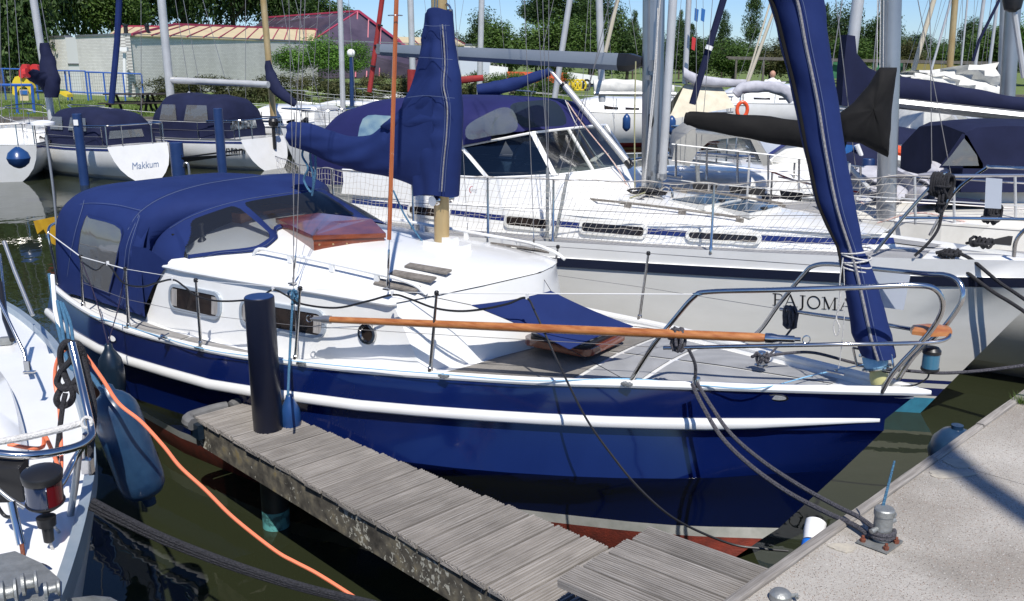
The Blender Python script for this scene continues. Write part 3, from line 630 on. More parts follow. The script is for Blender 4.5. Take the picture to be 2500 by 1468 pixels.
# windows on the sides
def wallpt(s, z, sg=-1, off=0):
    bl = float(np.interp(s, [q[0] for q in base[::-1]], [q[1] for q in base[::-1]])); bh = float(np.interp(s, [q[0] for q in topr[::-1]], [q[1] for q in topr[::-1]]))
    z0 = deckz(s, bl); k = (z - z0)/(1.2 - z0); return W_(s, sg*(bl + (bh-bl)*k + off), z)
def rrect(w, h, r, n=5):
    P = []
    for cx, cy, a0 in ((w/2-r, h/2-r, 0), (-w/2+r, h/2-r, 90), (-w/2+r, -h/2+r, 180), (w/2-r, -h/2+r, 270)):
        for k in range(n+1):
            a = R(a0 + 90*k/n); P.append((cx + r*math.cos(a), cy + r*math.sin(a)))
    return P
def side_window(par, fn, s, z, w, h, r, fw=.022, slope=0, curtains=True, sg=-1, glass='dark', framem='frame'):
    outer = rrect(w, h, r); inner = rrect(w-2*fw, h-2*fw, max(r-fw, .01))
    pt = lambda p, o: fn(s + p[0], z + p[1] + slope*p[0], sg, o)
    b = MB(); rows = [[pt(p, -.004) for p in outer], [pt(p, .018) for p in outer], [pt(p, .019) for p in inner], [pt(p, .011) for p in inner]]
    b.grid(rows, True); fo = b.build('window', M[framem], par, smooth=40)
    b = MB(); b.poly([pt(p, .013) for p in inner]); b.build('pane', M[glass], fo, smooth=0)
    if curtains:
        for x0, x1 in ((w/2-fw-.075, w/2-fw-.006), (-w/2+fw+.006, -w/2+fw+.07)):
            b = MB(); H = (h-2*fw)/2 - .012
            b.grid([[pt((x0+(x1-x0)*k/6, zz), .0145 + .0015*(k % 2)) for k in range(7)] for zz in (-H, H)]); b.build('curtain', M['curtain'], fo, smooth=0)
    return fo
M['pane_dark'] = mat('dark_cabin_glass', (.010, .009, .009), .12, c2=(.03, .022, .018), sc=12, spec=.5)
for sg in (-1, 1):
    side_window(yacht, wallpt, 4.37, .985, .57, .185, .07, slope=-.02, sg=sg, glass='pane_dark')
    side_window(yacht, wallpt, 3.53, 1.00, .73, .175, .07, slope=-.02, sg=sg, glass='pane_dark')
    b = MB(); C = [wallpt(2.86 + .062*math.cos(a), 1.0 + .062*math.sin(a), sg, .002) for a in [2*math.pi*k/24 for k in range(24)]]
    D = [wallpt(2.86 + .062*math.cos(a), 1.0 + .062*math.sin(a), sg, .016) for a in [2*math.pi*k/24 for k in range(24)]]
    E_ = [wallpt(2.86 + .046*math.cos(a), 1.0 + .046*math.sin(a), sg, .017) for a in [2*math.pi*k/24 for k in range(24)]]
    G_ = [wallpt(2.86 + .042*math.cos(a), 1.0 + .042*math.sin(a), sg, .006) for a in [2*math.pi*k/24 for k in range(24)]]
    b.grid([C, D, E_, G_], True); po = b.build('porthole', M['steel'], yacht, smooth=50)
    b = MB(); b.poly([p for p in G_]); b.build('pane', M['pane_dark'], po, smooth=0)
# handrails on the roof
for sg, s0, s1 in ((-1, 2.62, 3.98), (1, 2.5, 4.0)):
    b = MB(); bb = .66 if sg < 0 else .60
    zz = lambda s: roofz(s, bb) + .012
    P = [W_(s0-.09, sg*bb, zz(s0)+.0), W_(s0, sg*bb, zz(s0)+.045)] + [W_(s0 + (s1-s0)*k/8, sg*bb, zz(s0 + (s1-s0)*k/8) + .05) for k in range(1, 8)] + [W_(s1, sg*bb, zz(s1)+.045), W_(s1+.06, sg*bb, zz(s1))]
    b.tube(crom(P, 3), .011, 8)
    for k in (.22, .5, .78):
        s = s0 + (s1-s0)*k; b.box(W_(s, sg*bb, zz(s)+.022), np.array([BB.e[0], BB.e[1], 0])*.018, np.array([BB.n[0], BB.n[1], 0])*.008, Zv*.026)
    b.build('handrail', M['gel'], yacht)
e3 = np.array([BB.e[0], BB.e[1], 0]); n3 = np.array([BB.n[0], BB.n[1], 0])
# teak step slats on the roof
def slat(s, q, L, wd):
    b = MB(); b.box(W_(s, q, roofz(s, q) + .021), e3*L/2, n3*wd/2 + Zv*(roofz(s, q+wd/2) - roofz(s, q-wd/2))/2, Zv*.006); b.build('step_slat', M['teak_grey'], yacht, smooth=0)
for s, q in ((2.76, -.66), (2.74, -.545), (2.72, -.43), (2.72, .43), (2.74, .545), (2.76, .66)): slat(s, q, .33, .052)
# mast step and tabernacle
b = MB(); b.box(W_(2.93, 0, 1.385), e3*.16, n3*.05, Zv*.022); b.box(W_(2.93, 0, 1.42), e3*.07, n3*.035, Zv*.022); b.build('mast_step', M['gel'], yacht, smooth=0)
# mast
mp0 = BB.nb(1079, 600, 0); mp1 = BB.nb(1072, 0, 0); md = (mp1 - mp0)/np.linalg.norm(mp1 - mp0)
mp1 = mp0 + md*6.3
def mast_mesh(p0, p1, ra, rb, aft, seg=20, taper=1):
    p0, p1 = np.array(p0), np.array(p1); side = np.cross(aft, (p1-p0)/np.linalg.norm(p1-p0)); b = MB()
    b.grid([[p + (aft*math.cos(2*math.pi*k/seg)*ra + side*math.sin(2*math.pi*k/seg)*rb)*t for k in range(seg)] for p, t in ((p0, 1), ((p0+p1)/2, 1), (p1, taper))], True)
    b.poly([p0 + aft*math.cos(2*math.pi*k/seg)*ra + side*math.sin(2*math.pi*k/seg)*rb for k in range(seg)]); return b
b = mast_mesh(mp0, mp1, .054, .042, e3); b.build('mast', M['gold'], yacht, smooth=50)
b = MB(); b.lathe(mp0 - Zv*.035, (0, 0, 1), [(0, .044), (.035, .05), (.05, .05), (.052, .043)], 20); b.poly([W_(2.97-.04, -.04, 1.40), W_(2.97+.01, -.04, 1.37), W_(2.97+.05, -.04, 1.41)]); b.build('mast_collar', M['galv'], yacht)
for zz in (.0,):
    c = mp0 + md*.30
    for sg in (-1, 1):
        b = MB(); b.lathe(c + n3*sg*.04, n3*sg, [(0, .03), (.008, .032), (.014, .024), (.034, .022), (.045, .032), (.05, .032)], 18); b.build('winch', M['steel'], yacht)
# sliding hatch of mahogany
zh = 1.385
hp = [atz(678, 558, zh), atz(766, 601, zh-.01), atz(939, 595, zh-.02), atz(905, 560, zh+.02), atz(780, 545, zh+.02)]
b = MB(); b.prism([p - Zv*.03 for p in hp], (0, 0, .068)); b.build('hatch_coaming', M['mahog'], yacht, smooth=0)
cen = sum(hp)/len(hp); b = MB(); lid = [cen + (p - cen)*1.03 + Zv*.042 for p in hp]; b.prism(lid, (0, 0, .030))
ridge = [p + Zv*.030 for p in lid]; b.add(ridge + [cen + Zv*.086], [(i, (i+1) % 5, 5) for i in range(5)]); b.build('sliding_hatch', M['mahog'], yacht, smooth=0)
for k in range(5):
    p = hp[1] + (hp[2]-hp[1])*(k+.4)/5.2; b = MB(); b.lathe(p + Zv*.008 - n3*.0, -n3 + .0, [(-.004, .006), (.004, .006)], 10); b.build('screw_plug', M['gold'], yacht)
# fore hatch
def slab_px(name, m, s0, s1, b0, b1, z0, z1, r=.05, par=None, tilt=0):
    c = ((s0+s1)/2, (b0+b1)/2); P = rrect(s1-s0, b1-b0, r, 4); b = MB()
    b.prism([W_(c[0]+p[0], c[1]+p[1], z0 + tilt*p[0]) for p in P], (0, 0, z1-z0)); return b.build(name, m, par or yacht, smooth=30)
fh = slab_px('fore_hatch', M['mahog'], 1.70, 2.16, -.26, .22, .925, .965, .07)
slab_px('hatch_lid', M['black'], 1.73, 2.13, -.24, .20, .965, .98, .06, fh)
for k in range(5):
    b = MB(); q = -.21 + .09*k; b.box(W_(1.93, q, .99), e3*.17, n3*.022, Zv*.008 - n3*.004); b.build('louvre_slat', M['alu_d'], fh, smooth=0)
# ------------------------------------------------------------------ canvas hood of the blue yacht
def hoop(s, w, z0, zt, n=28, sq=2.6, z0r=None):
    out = []
    for k in range(n+1):
        a = math.pi*k/n; c, si = -math.cos(a), math.sin(a)
        x = w*math.copysign(abs(c)**(2/sq), c); y = abs(si)**(2/sq*.95)
        out.append((s, x, z0 + (zt - z0)*y))
    return out
def wr(p, amp=.012, sc=4, sd=0):
    q = mnoise.noise(Vector((p[0]*sc+sd, p[1]*sc, p[2]*sc*.6))); return q*amp
b = MB(); rows = []
HS = [(6.16, .86, .80, 1.50), (6.14, .88, .80, 1.555), (6.07, .885, .80, 1.59), (5.88, .89, .80, 1.612), (5.55, .90, .80, 1.625), (5.25, .92, .80, 1.615), (5.02, .94, .80, 1.60), (4.96, .95, .80, 1.615), (4.9, .95, .80, 1.66)]
for i, (s, w, z0, zt) in enumerate(HS):
    r = hoop(s, w, z0, zt, 36, 5.0 if i < 7 else 3.4)
    rows.append([W_(a, q*(1 + .0), z) + n3*math.copysign(1, q)*wr((a, q, z), .018, 5)*(1 if i not in (0, 8) else 0) for a, q, z in r])
b.grid(rows)
b.poly([p for p in rows[0]][::-1])
hood = b.build('cockpit_tent', M['canvas'], yacht, smooth=60)
# side window in the tent (scuffed vinyl) with a stitched border
def on_side(s, z, off):                          # point of the tent wall
    i = 0
    w = float(np.interp(s, [4.9, 5.25, 5.85, 6.16], [.95, .92, .88, .865]))
    zt = float(np.interp(s, [4.9, 5.02, 5.25, 5.55, 5.85, 6.05], [1.66, 1.60, 1.615, 1.625, 1.60, 1.545]))
    y = min(1, max(0, (z-.80)/(zt-.80))); si = y**(5.0/1.9); c = math.sqrt(max(0, 1 - si*si)); x = w*c**(2/5.0)
    return W_(s, -(x + off), z)
wp = [(5.17, 1.39), (5.62, 1.42), (5.70, 1.40), (5.84, .97), (5.80, .93), (5.42, .90), (5.36, .93), (5.20, 1.2)]
C = np.array([sum(p[0] for p in wp)/8, sum(p[1] for p in wp)/8])
wp2 = [p[:2] for p in crom([np.array(p) for p in wp], 4, True)]
b = MB(); rings = [[on_side(*(C + (np.array(p) - C)*k), .012) for p in wp2] for k in (1, .75, .5, .25, .02)]
b.grid(rings, True); b.build('side_window', M['vinyl_milky'], hood, smooth=60)
b = MB(); b.grid([[on_side(*(C + (np.array(p) - C)*k), .014) for p in wp2] for k in (1.035, .985)], True); b.build('window_binding', M['canvas'], hood)
def seam(pts, nm='seam', par=None, m='stitch', r=.0016):
    b = MB(); b.tube(crom(pts, 6), r, 4); return b.build(nm, M[m], par or hood)
seam([on_side(s, z, .022) for s, z in ((4.97, 1.5), (4.99, 1.3), (5.05, 1.1), (5.12, .95), (5.2, .84))])
seam([on_side(s, z, .022) for s, z in ((5.02, 1.5), (5.04, 1.3), (5.10, 1.1), (5.17, .95), (5.25, .84))])
seam([on_side(s, z, .022) for s, z in ((5.85, 1.52), (5.78, 1.47), (5.8, 1.3), (5.9, 1.1), (6.0, .9))])
seam([on_side(s, z, .02) for s, z in ((5.02, 1.52), (5.4, 1.53), (5.8, 1.50), (6.1, 1.42))])
# dodger above the coachroof: a raked windscreen with three clear panes and a canvas top
zb = lambda q: roofz(4.5, q) + .02
WSB = spl([0, .3, .45, .62, .8, 1], [4.22, 4.20, 4.06, 4.02, 4.34, 4.95])
def ws_base(u):                                  # u 0..1 near to far
    a = (u - .5)*2; s = WSB(abs(a)); q = .90*math.copysign(abs(a)**.9, a); return s, q, (roofz(s, q)+.015 if abs(q) < .8 else 1.17 - (abs(q)-.8)*1.2)
def ws_top(u):
    a = (u - .5)*2; s = 4.47 + .46*abs(a)**2.2; q = .80*math.copysign(abs(a)**.85, a); return s, q, 1.30 + .305*(1 - abs(a)**3.0)**.75
def ws(u, v, off=0):
    p, q = ws_base(u), ws_top(u); t = [p[i]*(1-v) + q[i]*v for i in range(3)]
    bul = .03*math.sin(math.pi*v); a = (u-.5)*2
    return W_(t[0] - bul - off*(1-abs(a)), t[1] + (bul*.5 + off)*a, t[2])
def in_rr(u, v, p):                              # rounded trapezoid in (u, v)
    u0, u1, v0, v1, sl0, sl1, r = p
    vv = (v - v0)/(v1 - v0)
    if not 0 <= vv <= 1: return False
    lo, hi = u0 + sl0*vv, u1 + sl1*vv
    if not lo <= u <= hi: return False
    du = min(u-lo, hi-u)/r; dv = min(vv, 1-vv)/(.12)
    if du < 1 and dv < 1: return (1-du)**2 + (1-dv)**2 <= 1
    return True
PAN = [(.045, .265, .10, .90, .06, .0, .02), (.30, .70, .12, .90, 0, -.01, .018), (.735, .93, .10, .90, 0, -.03, .018)]
nu, nv = 270, 90; bc = MB(); bp_ = [MB() for _ in PAN]
V = [[ws(i/nu, j/nv) for i in range(nu+1)] for j in range(nv+1)]
bc.v = [tuple(map(float, p)) for r in V for p in r]
for k in range(3): bp_[k].v = list(bc.v)
for j in range(nv):
    for i in range(nu):
        u, v = (i+.5)/nu, (j+.5)/nv; f = (j*(nu+1)+i, j*(nu+1)+i+1, (j+1)*(nu+1)+i+1, (j+1)*(nu+1)+i); dst = bc
        for k, p in enumerate(PAN):
            if in_rr(u, v, p): dst = bp_[k]
        dst.f.append(f); dst.mi.append(0)
def prune(b):
    used = sorted({i for f in b.f for i in f}); mp = {o: n for n, o in enumerate(used)}
    b.v = [b.v[i] for i in used]; b.f = [tuple(mp[i] for i in f) for f in b.f]; return b
dodger = prune(bc).build('windscreen_canvas', M['canvas'], yacht, smooth=60)
for k in range(3): prune(bp_[k]).build('clear_window', M['vinyl'], dodger, smooth=60)
b = MB(); rows = [[ws(i/60, 1.0) for i in range(61)]]
for s, w, z0, zt in ((4.62, .86, 1.27, 1.645), (4.72, .90, 1.22, 1.675), (4.82, .935, 1.12, 1.69), (4.92, .955, .98, 1.685), (5.0, .955, .86, 1.655)):
    h = hoop(s, w, z0, zt, 60, 3.0); rows.append([W_(a + (.28*abs(q/w)**2.5 if s < 4.9 else .28*abs(q/w)**2.5*(5.05-s)/.15), q, z) for a, q, z in h])
b.grid(rows); b.build('dodger_top', M['canvas'], yacht, smooth=70)
for sg in (-1, 1):
    b = MB(); b.grid([[ws(0 if sg < 0 else 1, v/6) for v in range(7)], [W_(5.0, sg*.95, 1.17 + .10*v/6*.9) for v in range(7)]])
    b.build('dodger_side', M['canvas'], yacht)
for sg in (-1, 1):
    b = MB(); b.grid([[W_(4.66, sg*.885, 1.205), W_(4.86, sg*.90, 1.0), W_(5.0, sg*.915, .79)], [W_(4.80, sg*.945, 1.30), W_(4.98, sg*.95, 1.05), W_(5.06, sg*.955, .81)], [W_(4.96, sg*.957, 1.30), W_(5.04, sg*.957, 1.05), W_(5.10, sg*.957, .81)]], flip=sg > 0); b.build('canvas_flap', M['canvas'], yacht, smooth=60)
for off in (.004,):
    seam([ws(u/20, .97, .006) for u in range(1, 20)], par=dodger); seam([ws(u/20, .04, .006) for u in range(1, 20)], par=dodger)
seam([rows[3][k] + Zv*.002 for k in range(6, 55, 4)], par=dodger)
# what shows inside: companionway, horn, compass
b = MB(); b.aabb((-.0,)*3, (0,)*3) if 0 else None
b.box(W_(4.78, .12, 1.46 - .06), e3*.12, n3*.17, Zv*.05); b.box(W_(4.66, -.25, 1.42), e3*.05, n3*.05, Zv*.05); b.build('companion_box', M['teak'], yacht, smooth=0)
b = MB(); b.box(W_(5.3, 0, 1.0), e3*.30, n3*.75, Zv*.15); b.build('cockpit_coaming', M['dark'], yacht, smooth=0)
for q, s in ((-.74, 4.78), (-.60, 4.66)):
    b = MB(); b.lathe(W_(s, q, roofz(s, q)), (0, 0, 1), [(0, .035), (.01, .03), (.03, .012), (.10, .010), (.115, .018), (.125, .018)], 14); b.build('cleat_post', M['black'], yacht)

# ------------------------------------------------------------------ sail cover on mast and boom
def b0(px, py): p = BB.nb(px, py, 0); l = BB.L(p); return (l[0], l[2])
def bp(px, py, q): return BB.nb(px, py, q)
top_o = [b0(*p) for p in ((1092, 28), (1100, 30), (1050, 60), (1040, 110), (1022, 180), (1008, 225), (990, 262), (950, 298), (905, 335), (860, 340), (800, 318), (755, 300), (716, 296))]
bot_o = [b0(*p) for p in ((1110, 470), (1060, 468), (1000, 448), (940, 430), (880, 418), (820, 400), (760, 372), (718, 356))]
s0c = 2.84
ts = sorted(top_o); ts = [p for p in ts if p[0] > 2.9]
tz = spl([2.84, 2.87] + [p[0] for p in ts if p[0] > 2.90], [2.60, 2.84] + [p[1] for p in ts if p[0] > 2.90]) if 0 else None
def uniq(L):
    out = []
    for p in sorted(L):
        if not out or p[0] - out[-1][0] > .012: out.append(p)
    return out
tl = uniq([b0(*p) for p in ((1050, 34), (1042, 90), (1030, 160), (1012, 215), (993, 258), (955, 292), (905, 330), (850, 333), (800, 318), (755, 302), (716, 297))])
bl = uniq([b0(*p) for p in ((1095, 470), (1050, 466), (1000, 448), (940, 430), (880, 418), (820, 400), (760, 374), (718, 358))])
tz = spl(*zip(*tl)); bz = spl(*zip(*bl))
front = lambda z: float(np.interp(z, [1.70, 1.9, 2.2, 2.45, 2.6, 2.84], [b0(1112, 470)[0], b0(1117, 400)[0], b0(1122, 270)[0], b0(1118, 180)[0], b0(1107, 120)[0], b0(1100, 30)[0]]))
# rows by height for the skirt round the mast, then the boom sleeve by station
b = MB(); rows = []
zs = [1.705 + (2.83 - 1.705)*k/44 for k in range(45)]
def sback(z):                                   # aft silhouette of the skirt at height z
    best = tl[0][0]
    for i in range(len(tl)-1):
        (s1, z1), (s2, z2) = tl[i], tl[i+1]
        if (z1 - z)*(z2 - z) <= 0 and abs(z1-z2) > 1e-6: best = max(best, s1 + (s2-s1)*(z1-z)/(z1-z2)) if s1 < 3.5 else best
    return best
for z in zs:
    f = front(z); a = sback(z) if z > 2.13 else 3.36 - min(.2, (2.13 - z)*1.2)
    L = a - f; wmid = .075 + .03*min(1, max(0, (2.7 - z)/.5)); r = []
    for k in range(48):
        t = 2*math.pi*k/48; c, si = math.cos(t), math.sin(t)
        # teardrop: round at the mast, thinner aft
        x = f + L*(1 - c)/2; u = (x - f)/max(L, .01)
        wd = wmid*(math.sqrt(max(0, 1-(1-min(1, u*L/.11))**2)) if u*L < .11 else 1 - .45*((u*L-.11)/max(L-.11, .02))**1.5)
        wd = wd if k % 24 else .0
        y = math.copysign(wd, si) if abs(si) > 1e-6 else 0
        if abs(c) > .995: y *= .6
        fold = .010*math.sin(z*34 + u*6 + 2.4*math.sin(z*9)) * (1 if 2.1 < z < 2.7 else .3)*min(1, u*6) + .012*math.sin(z*7 - u*6 + 1)*min(1, u*3)
        fold += .011*mnoise.noise(Vector((x*7, z*5, 3.3)))
        y += math.copysign(fold, si) if 2 < k < 22 or 26 < k < 46 else 0
        r.append(W_(x, y, z + .02*math.sin(u*4)*(u > .02)))
    rows.append(r)
b.grid(rows, True); b.poly(rows[0][::-1]); b.poly(rows[-1])
sc = b.build('sail_cover', M['canvas'], yacht, smooth=70)
b = MB(); rows = []
for k in range(60):
    s = 2.93 + (4.335 - 2.93)*k/59; zt_, zb_ = tz(max(s, 3.36)), bz(s)
    if s < 3.36: zt_ = 2.13 + (3.36-s)*1.1
    zm, h = (zt_+zb_)/2, (zt_-zb_)/2; wdt = .080 + .028*max(0, min(1, (3.6 - s)/.5)) + .008*math.sin(s*7)
    r = []
    for j in range(32):
        a = 2*math.pi*j/32; c, si = math.cos(a), math.sin(a)
        cr = .007*math.sin((s + .5*si)*15 + 1.2*math.sin(s*3)) + .013*mnoise.noise(Vector((s*3.5, si*1.5, 8)))
        r.append(W_(s, (wdt*math.copysign(abs(c)**.8, c) + cr*c), zm + h*math.copysign(abs(si)**.9, si)*(1 + cr)))
    rows.append(r)
b.grid(rows, True); b.poly(rows[0][::-1]); b.poly(rows[-1]); b.build('boom_sleeve', M['canvas'], sc, smooth=70)
# zip and seams down the cover
zx = [(1080, 60), (1084, 110), (1086, 160), (1083, 210), (1092, 260), (1090, 330), (1083, 400), (1078, 468)]
for dx, mm, rr in ((0, 'zip', .0045), (-6, 'stitch', .0013), (7, 'stitch', .0013)):
    b = MB(); b.tube(crom([bp(x+dx, y, -.108 if y > 200 else -.09) for x, y in zx], 6), rr, 6); b.build('zip' if mm == 'zip' else 'seam', M[mm], sc)
seam([bp(x, y, -.105) for x, y in ((1036, 62), (1060, 64), (1098, 62))], par=sc); seam([bp(x, y, -.115) for x, y in ((1022, 140), (1060, 142), (1105, 146))], par=sc)
seam([bp(x, y, -.12) for x, y in ((995, 238), (1040, 234), (1110, 240))], par=sc)
b = MB(); b.tube(crom([bp(x, y, 0) for x, y in ((1083, 30), (1078, 15), (1090, 10), (1100, 22), (1093, 40))], 5), .007, 8); b.build('shackle', M['steel'], yacht)
# the furled headsail in its zipped cover
fs = [(1885, -40), (1895, 10), (1915, 110), (1955, 240), (1990, 370), (2030, 500), (2065, 600), (2085, 655), (2105, 740), (2125, 815), (2145, 868)]
cw = [75, 63, 56, 52, 49, 46, 30, 36, 42, 46, 40]
cx = [35, 50, 50, 38, 25, 12, 8, 5, 5, 2, -2]
P = []; rr = []
for (x, y), w_, o_ in zip(fs, cw, cx):
    p = bp(x + o_, y, 0); P.append(p); rr.append(w_/F_PX*np.linalg.norm(p - [0, 0, ZC])*.98)
Pc = crom(P, 8); rc = [float(np.interp(i/8, range(len(rr)), rr)) for i in range(len(Pc))]
b = MB(); rows = []
for i, (p, r) in enumerate(zip(Pc, rc)):
    row = []
    for j in range(30):
        a = 2*math.pi*j/30; q = r*(.97 + .04*math.sin(3*a + i*.09) + .05*mnoise.noise(Vector((math.cos(a)*1.5, math.sin(a)*1.5, i*.16))) + .012*math.sin(i*.9 + 2*a) + .03*abs(math.sin(i*.13 + 2.5*a)))
        row.append(p + e3*math.cos(a)*q*.97 + n3*math.sin(a)*q + Zv*.0)
    rows.append(row)
b.grid(rows, True); b.poly(rows[0][::-1]); b.poly(rows[-1]); fsail = b.build('furled_sail_cover', M['canvas'], yacht, smooth=70)
front_v = -n3*.8 - e3*.0
for dx, rr_, mm in ((-.006, .006, 'zip'), (-.012, .0012, 'stitch'), (.012, .0012, 'stitch')):
    b = MB(); pts = []
    for i, (p, r) in enumerate(zip(Pc, rc)):
        vd = np.array([0, 0, ZC]) - p; vd[2] = 0; vd /= np.linalg.norm(vd); sd = np.array([-vd[1], vd[0], 0])
        pts.append(p + vd*r*1.07 + sd*(dx*1.3 + .012))
    b.tube(pts, rr_, 6); b.build('zip' if mm == 'zip' else 'seam', M[mm], fsail)
b = MB(); pts = []
for i, (p, r) in enumerate(zip(Pc, rc)):
    vd = np.array([0, 0, ZC]) - p; vd[2] = 0; vd /= np.linalg.norm(vd); sd = np.array([-vd[1], vd[0], 0]); pts.append(p + vd*r*.62 + sd*r*.82*(-1))
b.tube(pts[:60], .008, 6); b.build('uv_strip', M['canvas_black'], fsail)
# white lashing round it
b = MB()
for y, dy in ((612, -8), (625, 10), (634, -4), (645, 14), (655, 4)):
    c = bp(2088, y, 0); r = .073; t = [c + e3*math.cos(a)*r + n3*math.sin(a)*r + Zv*(.012*math.cos(a+.4)*(1 if dy > 0 else -1)) for a in [2*math.pi*k/20 for k in range(20)]]
    b.tube(t, .0045, 6, closed=True)
b.tube(crom([bp(x, y, -.09) for x, y in ((2058, 630), (2050, 690), (2052, 740), (2042, 775), (2050, 800), (2042, 820), (2035, 800), (2043, 770), (2055, 700))], 6), .0035, 6)
b.tube(crom([bp(x, y, -.09) for x, y in ((2060, 650), (2062, 760), (2052, 870), (2047, 900))], 5), .0022, 5)
lash = b.build('white_lashing', M['rope_w'], fsail)
# furling drum and stem fitting
tk = bp(2150, 935, 0)
def fp(x, y, q=0): return bp(x, y, q)
c = fp(2147, 925); ax = (fp(2105, 740) - c); ax /= np.linalg.norm(ax)
b = MB(); b.lathe(c - ax*.02, ax, [(0, .045), (.03, .045), (.06, .038), (.10, .036)], 20); b.build('drum_base', M['yspool'], yacht)
b = MB(); b.lathe(c + ax*.055, ax, [(0, .07), (.006, .07), (.008, .05), (.07, .05), (.072, .07), (.078, .07)], 24); dr = b.build('furling_drum', M['steel'], yacht)
b = MB(); b.lathe(c + ax*.064, ax, [(0, .052), (.01, .058), (.05, .058), (.06, .052)], 24); b.build('wound_line', M['rope_lb'], dr)
b = MB()
for sg in (-1, 1):
    u = e3*sg; q = c + ax*.05
    b.tube([q + u*.075 - n3*.02, q + u*.09 + ax*.0 - n3*.02, q + u*.09 + ax*.095 - n3*.02, q + u*.07 + ax*.095 - n3*.02], .006, 6)
b.tube([c + ax*.05 + e3*.09 - n3*.02, c + ax*.05 - e3*.09 - n3*.02], .006, 6); b.tube([c + ax*.145 + e3*.09 - n3*.02, c + ax*.145 - e3*.09 - n3*.02], .006, 6)
b.build('drum_cage', M['steel'], dr)

# ------------------------------------------------------------------ pulpit, stanchions, lifelines
TR = .0125
def tube_obj(nm, P, r, m, par, seg=10, n=8, smooth=60):
    b = MB(); b.tube(crom(P, n) if n else P, r, seg); return b.build(nm, m, par, smooth=smooth)
nf = W_(1.30, -SH_b(1.3)+.01, .93); 
p_n = [nf, bp(1590, 850, -.52), bp(1650, 775, -.50), bp(1695, 725, -.49), bp(1730, 713, -.48), bp(1900, 708, -.42), bp(2100, 702, -.30), bp(2235, 697, -.20), bp(2285, 708, -.15), bp(2302, 745, -.12), bp(2285, 790, -.09), bp(2245, 840, -.08), bp(2185, 905, -.08), W_(.16, -.08, 1.0)]
tube_obj('pulpit_rail', p_n, TR, M['steel'], yacht, 12, 6)
p_f = [W_(1.12, .44, .94), bp(1850, 812, .43), bp(1900, 745, .42), bp(1960, 672, .40), bp(1985, 650, .39), bp(2030, 645, .36), bp(2120, 655, .28), bp(2250, 668, .16), bp(2310, 672, .12), bp(2342, 690, .10), bp(2350, 725, .08), bp(2330, 765, .08), bp(2290, 815, .08), bp(2230, 870, .08), W_(.14, .08, 1.0)]
tube_obj('pulpit_rail', p_f, TR, M['steel'], yacht, 12, 6)
tube_obj('pulpit_rail', [bp(1620, 850, -.51), bp(1800, 846, -.45), bp(2050, 841, -.30), bp(2235, 838, -.10), bp(2300, 832, -.03), bp(2318, 818, .02), bp(2300, 808, .07)], .010, M['steel'], yacht, 10, 6)
tube_obj('pulpit_rail', [bp(1905, 755, .42), bp(1990, 768, .34), bp(2120, 786, .22), bp(2250, 808, .09)], .010, M['steel'], yacht, 10, 6)
b = MB(); c = bp(2275, 815, 0)
P = [(-.10, -.015), (-.09, .03), (-.03, .05), (.04, .045), (.085, .015), (.085, -.02), (.04, -.045), (-.04, -.05)]
b.prism([c + np.array([x, y, 0]) for x, y in P], (0, 0, .018)); b.grid([[c + np.array([x*k, y*k, z]) for x, y in P] for k, z in ((1, .018), (.9, .035), (.5, .042), (.02, .043))], True); b.build('bow_board', M['teak'], yacht, smooth=50)
for nm, px_, q in (('stanchion', (1083, 914), -1),):
    pass
def stanchion(s, sg, h, par, topx=None, r=.009):
    bb = SH_b(s) - .005; p0 = W_(s, sg*bb, SH_z(s) - .02); p1 = W_(s, sg*(bb + .01), SH_z(s) + h) if topx is None else bp(topx[0], topx[1], sg*(bb + .005))
    b = MB(); b.lathe(p0, p1-p0, [(0, .016), (.06, .015), (.065, r*1.15), (np.linalg.norm(p1-p0)*.5, r), (np.linalg.norm(p1-p0), r*.8)], 12)
    o = b.build('stanchion', M['steel'], par); b = MB(); b.lathe(p1 - Zv*.012, (0, 0, 1), [(0, .009), (.004, .0135), (.02, .0135), (.026, .008)], 12); b.build('stanchion_cap', M['black'], o); return p1
tops = [W_(1.0, -.42, 1.5)]
near_st = [(2.37, (1066, 716)), (3.26, (733, 705)), (4.0, (478, 685)), (4.78, (306, 657)), (5.52, (197, 627))]
far_st = [(1.9, (1583, 619)), (2.75, (1362, 603)), (3.6, (1166, 598)), (4.6, (960, 570))]
tn = [stanchion(s, -1, .42, yacht, p) for s, p in near_st]; tf = [stanchion(s, 1, .42, yacht, p) for s, p in far_st]
tq = W_(6.2, -.86, 1.27); 
tube_obj('stern_rail', [W_(6.24, -.84, .82), bp(132, 640, -.84), bp(118, 566, -.84), bp(135, 545, -.7), bp(165, 538, -.45)], .010, M['steel'], yacht)
tube_obj('aerial_pole', [bp(145, 640, -.84), bp(132, 480, -.82), bp(112, 330, -.82)], .010, M['alu_d'], yacht)
b = MB(); b.lathe(bp(105, 306, -.82), (0, 0, 1), [(0, .03), (.004, .085), (.022, .085), (.036, .04), (.038, .01)], 26); b.build('aerial_dish', M['plast_w'], yacht)
lw = [bp(1708, 719, -.49)] + tn + [tq + Zv*.0]
for P_, r_ in (([lw[0], tn[0]], .0032), ([tn[3], tn[4], bp(120, 570, -.84)], .0042)): b = MB(); b.tube(P_, r_, 6); b.build('lifeline', M['wire_lt'], yacht)
b = MB(); b.tube([tn[0], tn[1], tn[2], tn[3]], .0018, 6); b.build('lifeline', M['wire_lt'], yacht)
b = MB()
mids = [bp(1605, 848, -.51)] + [(W_(s, -SH_b(s), SH_z(s)) + t)/2 for (s, _), t in zip(near_st, tn)]
b.tube(mids, .0018, 6); b.build('lower_lifeline', M['wire'], yacht)
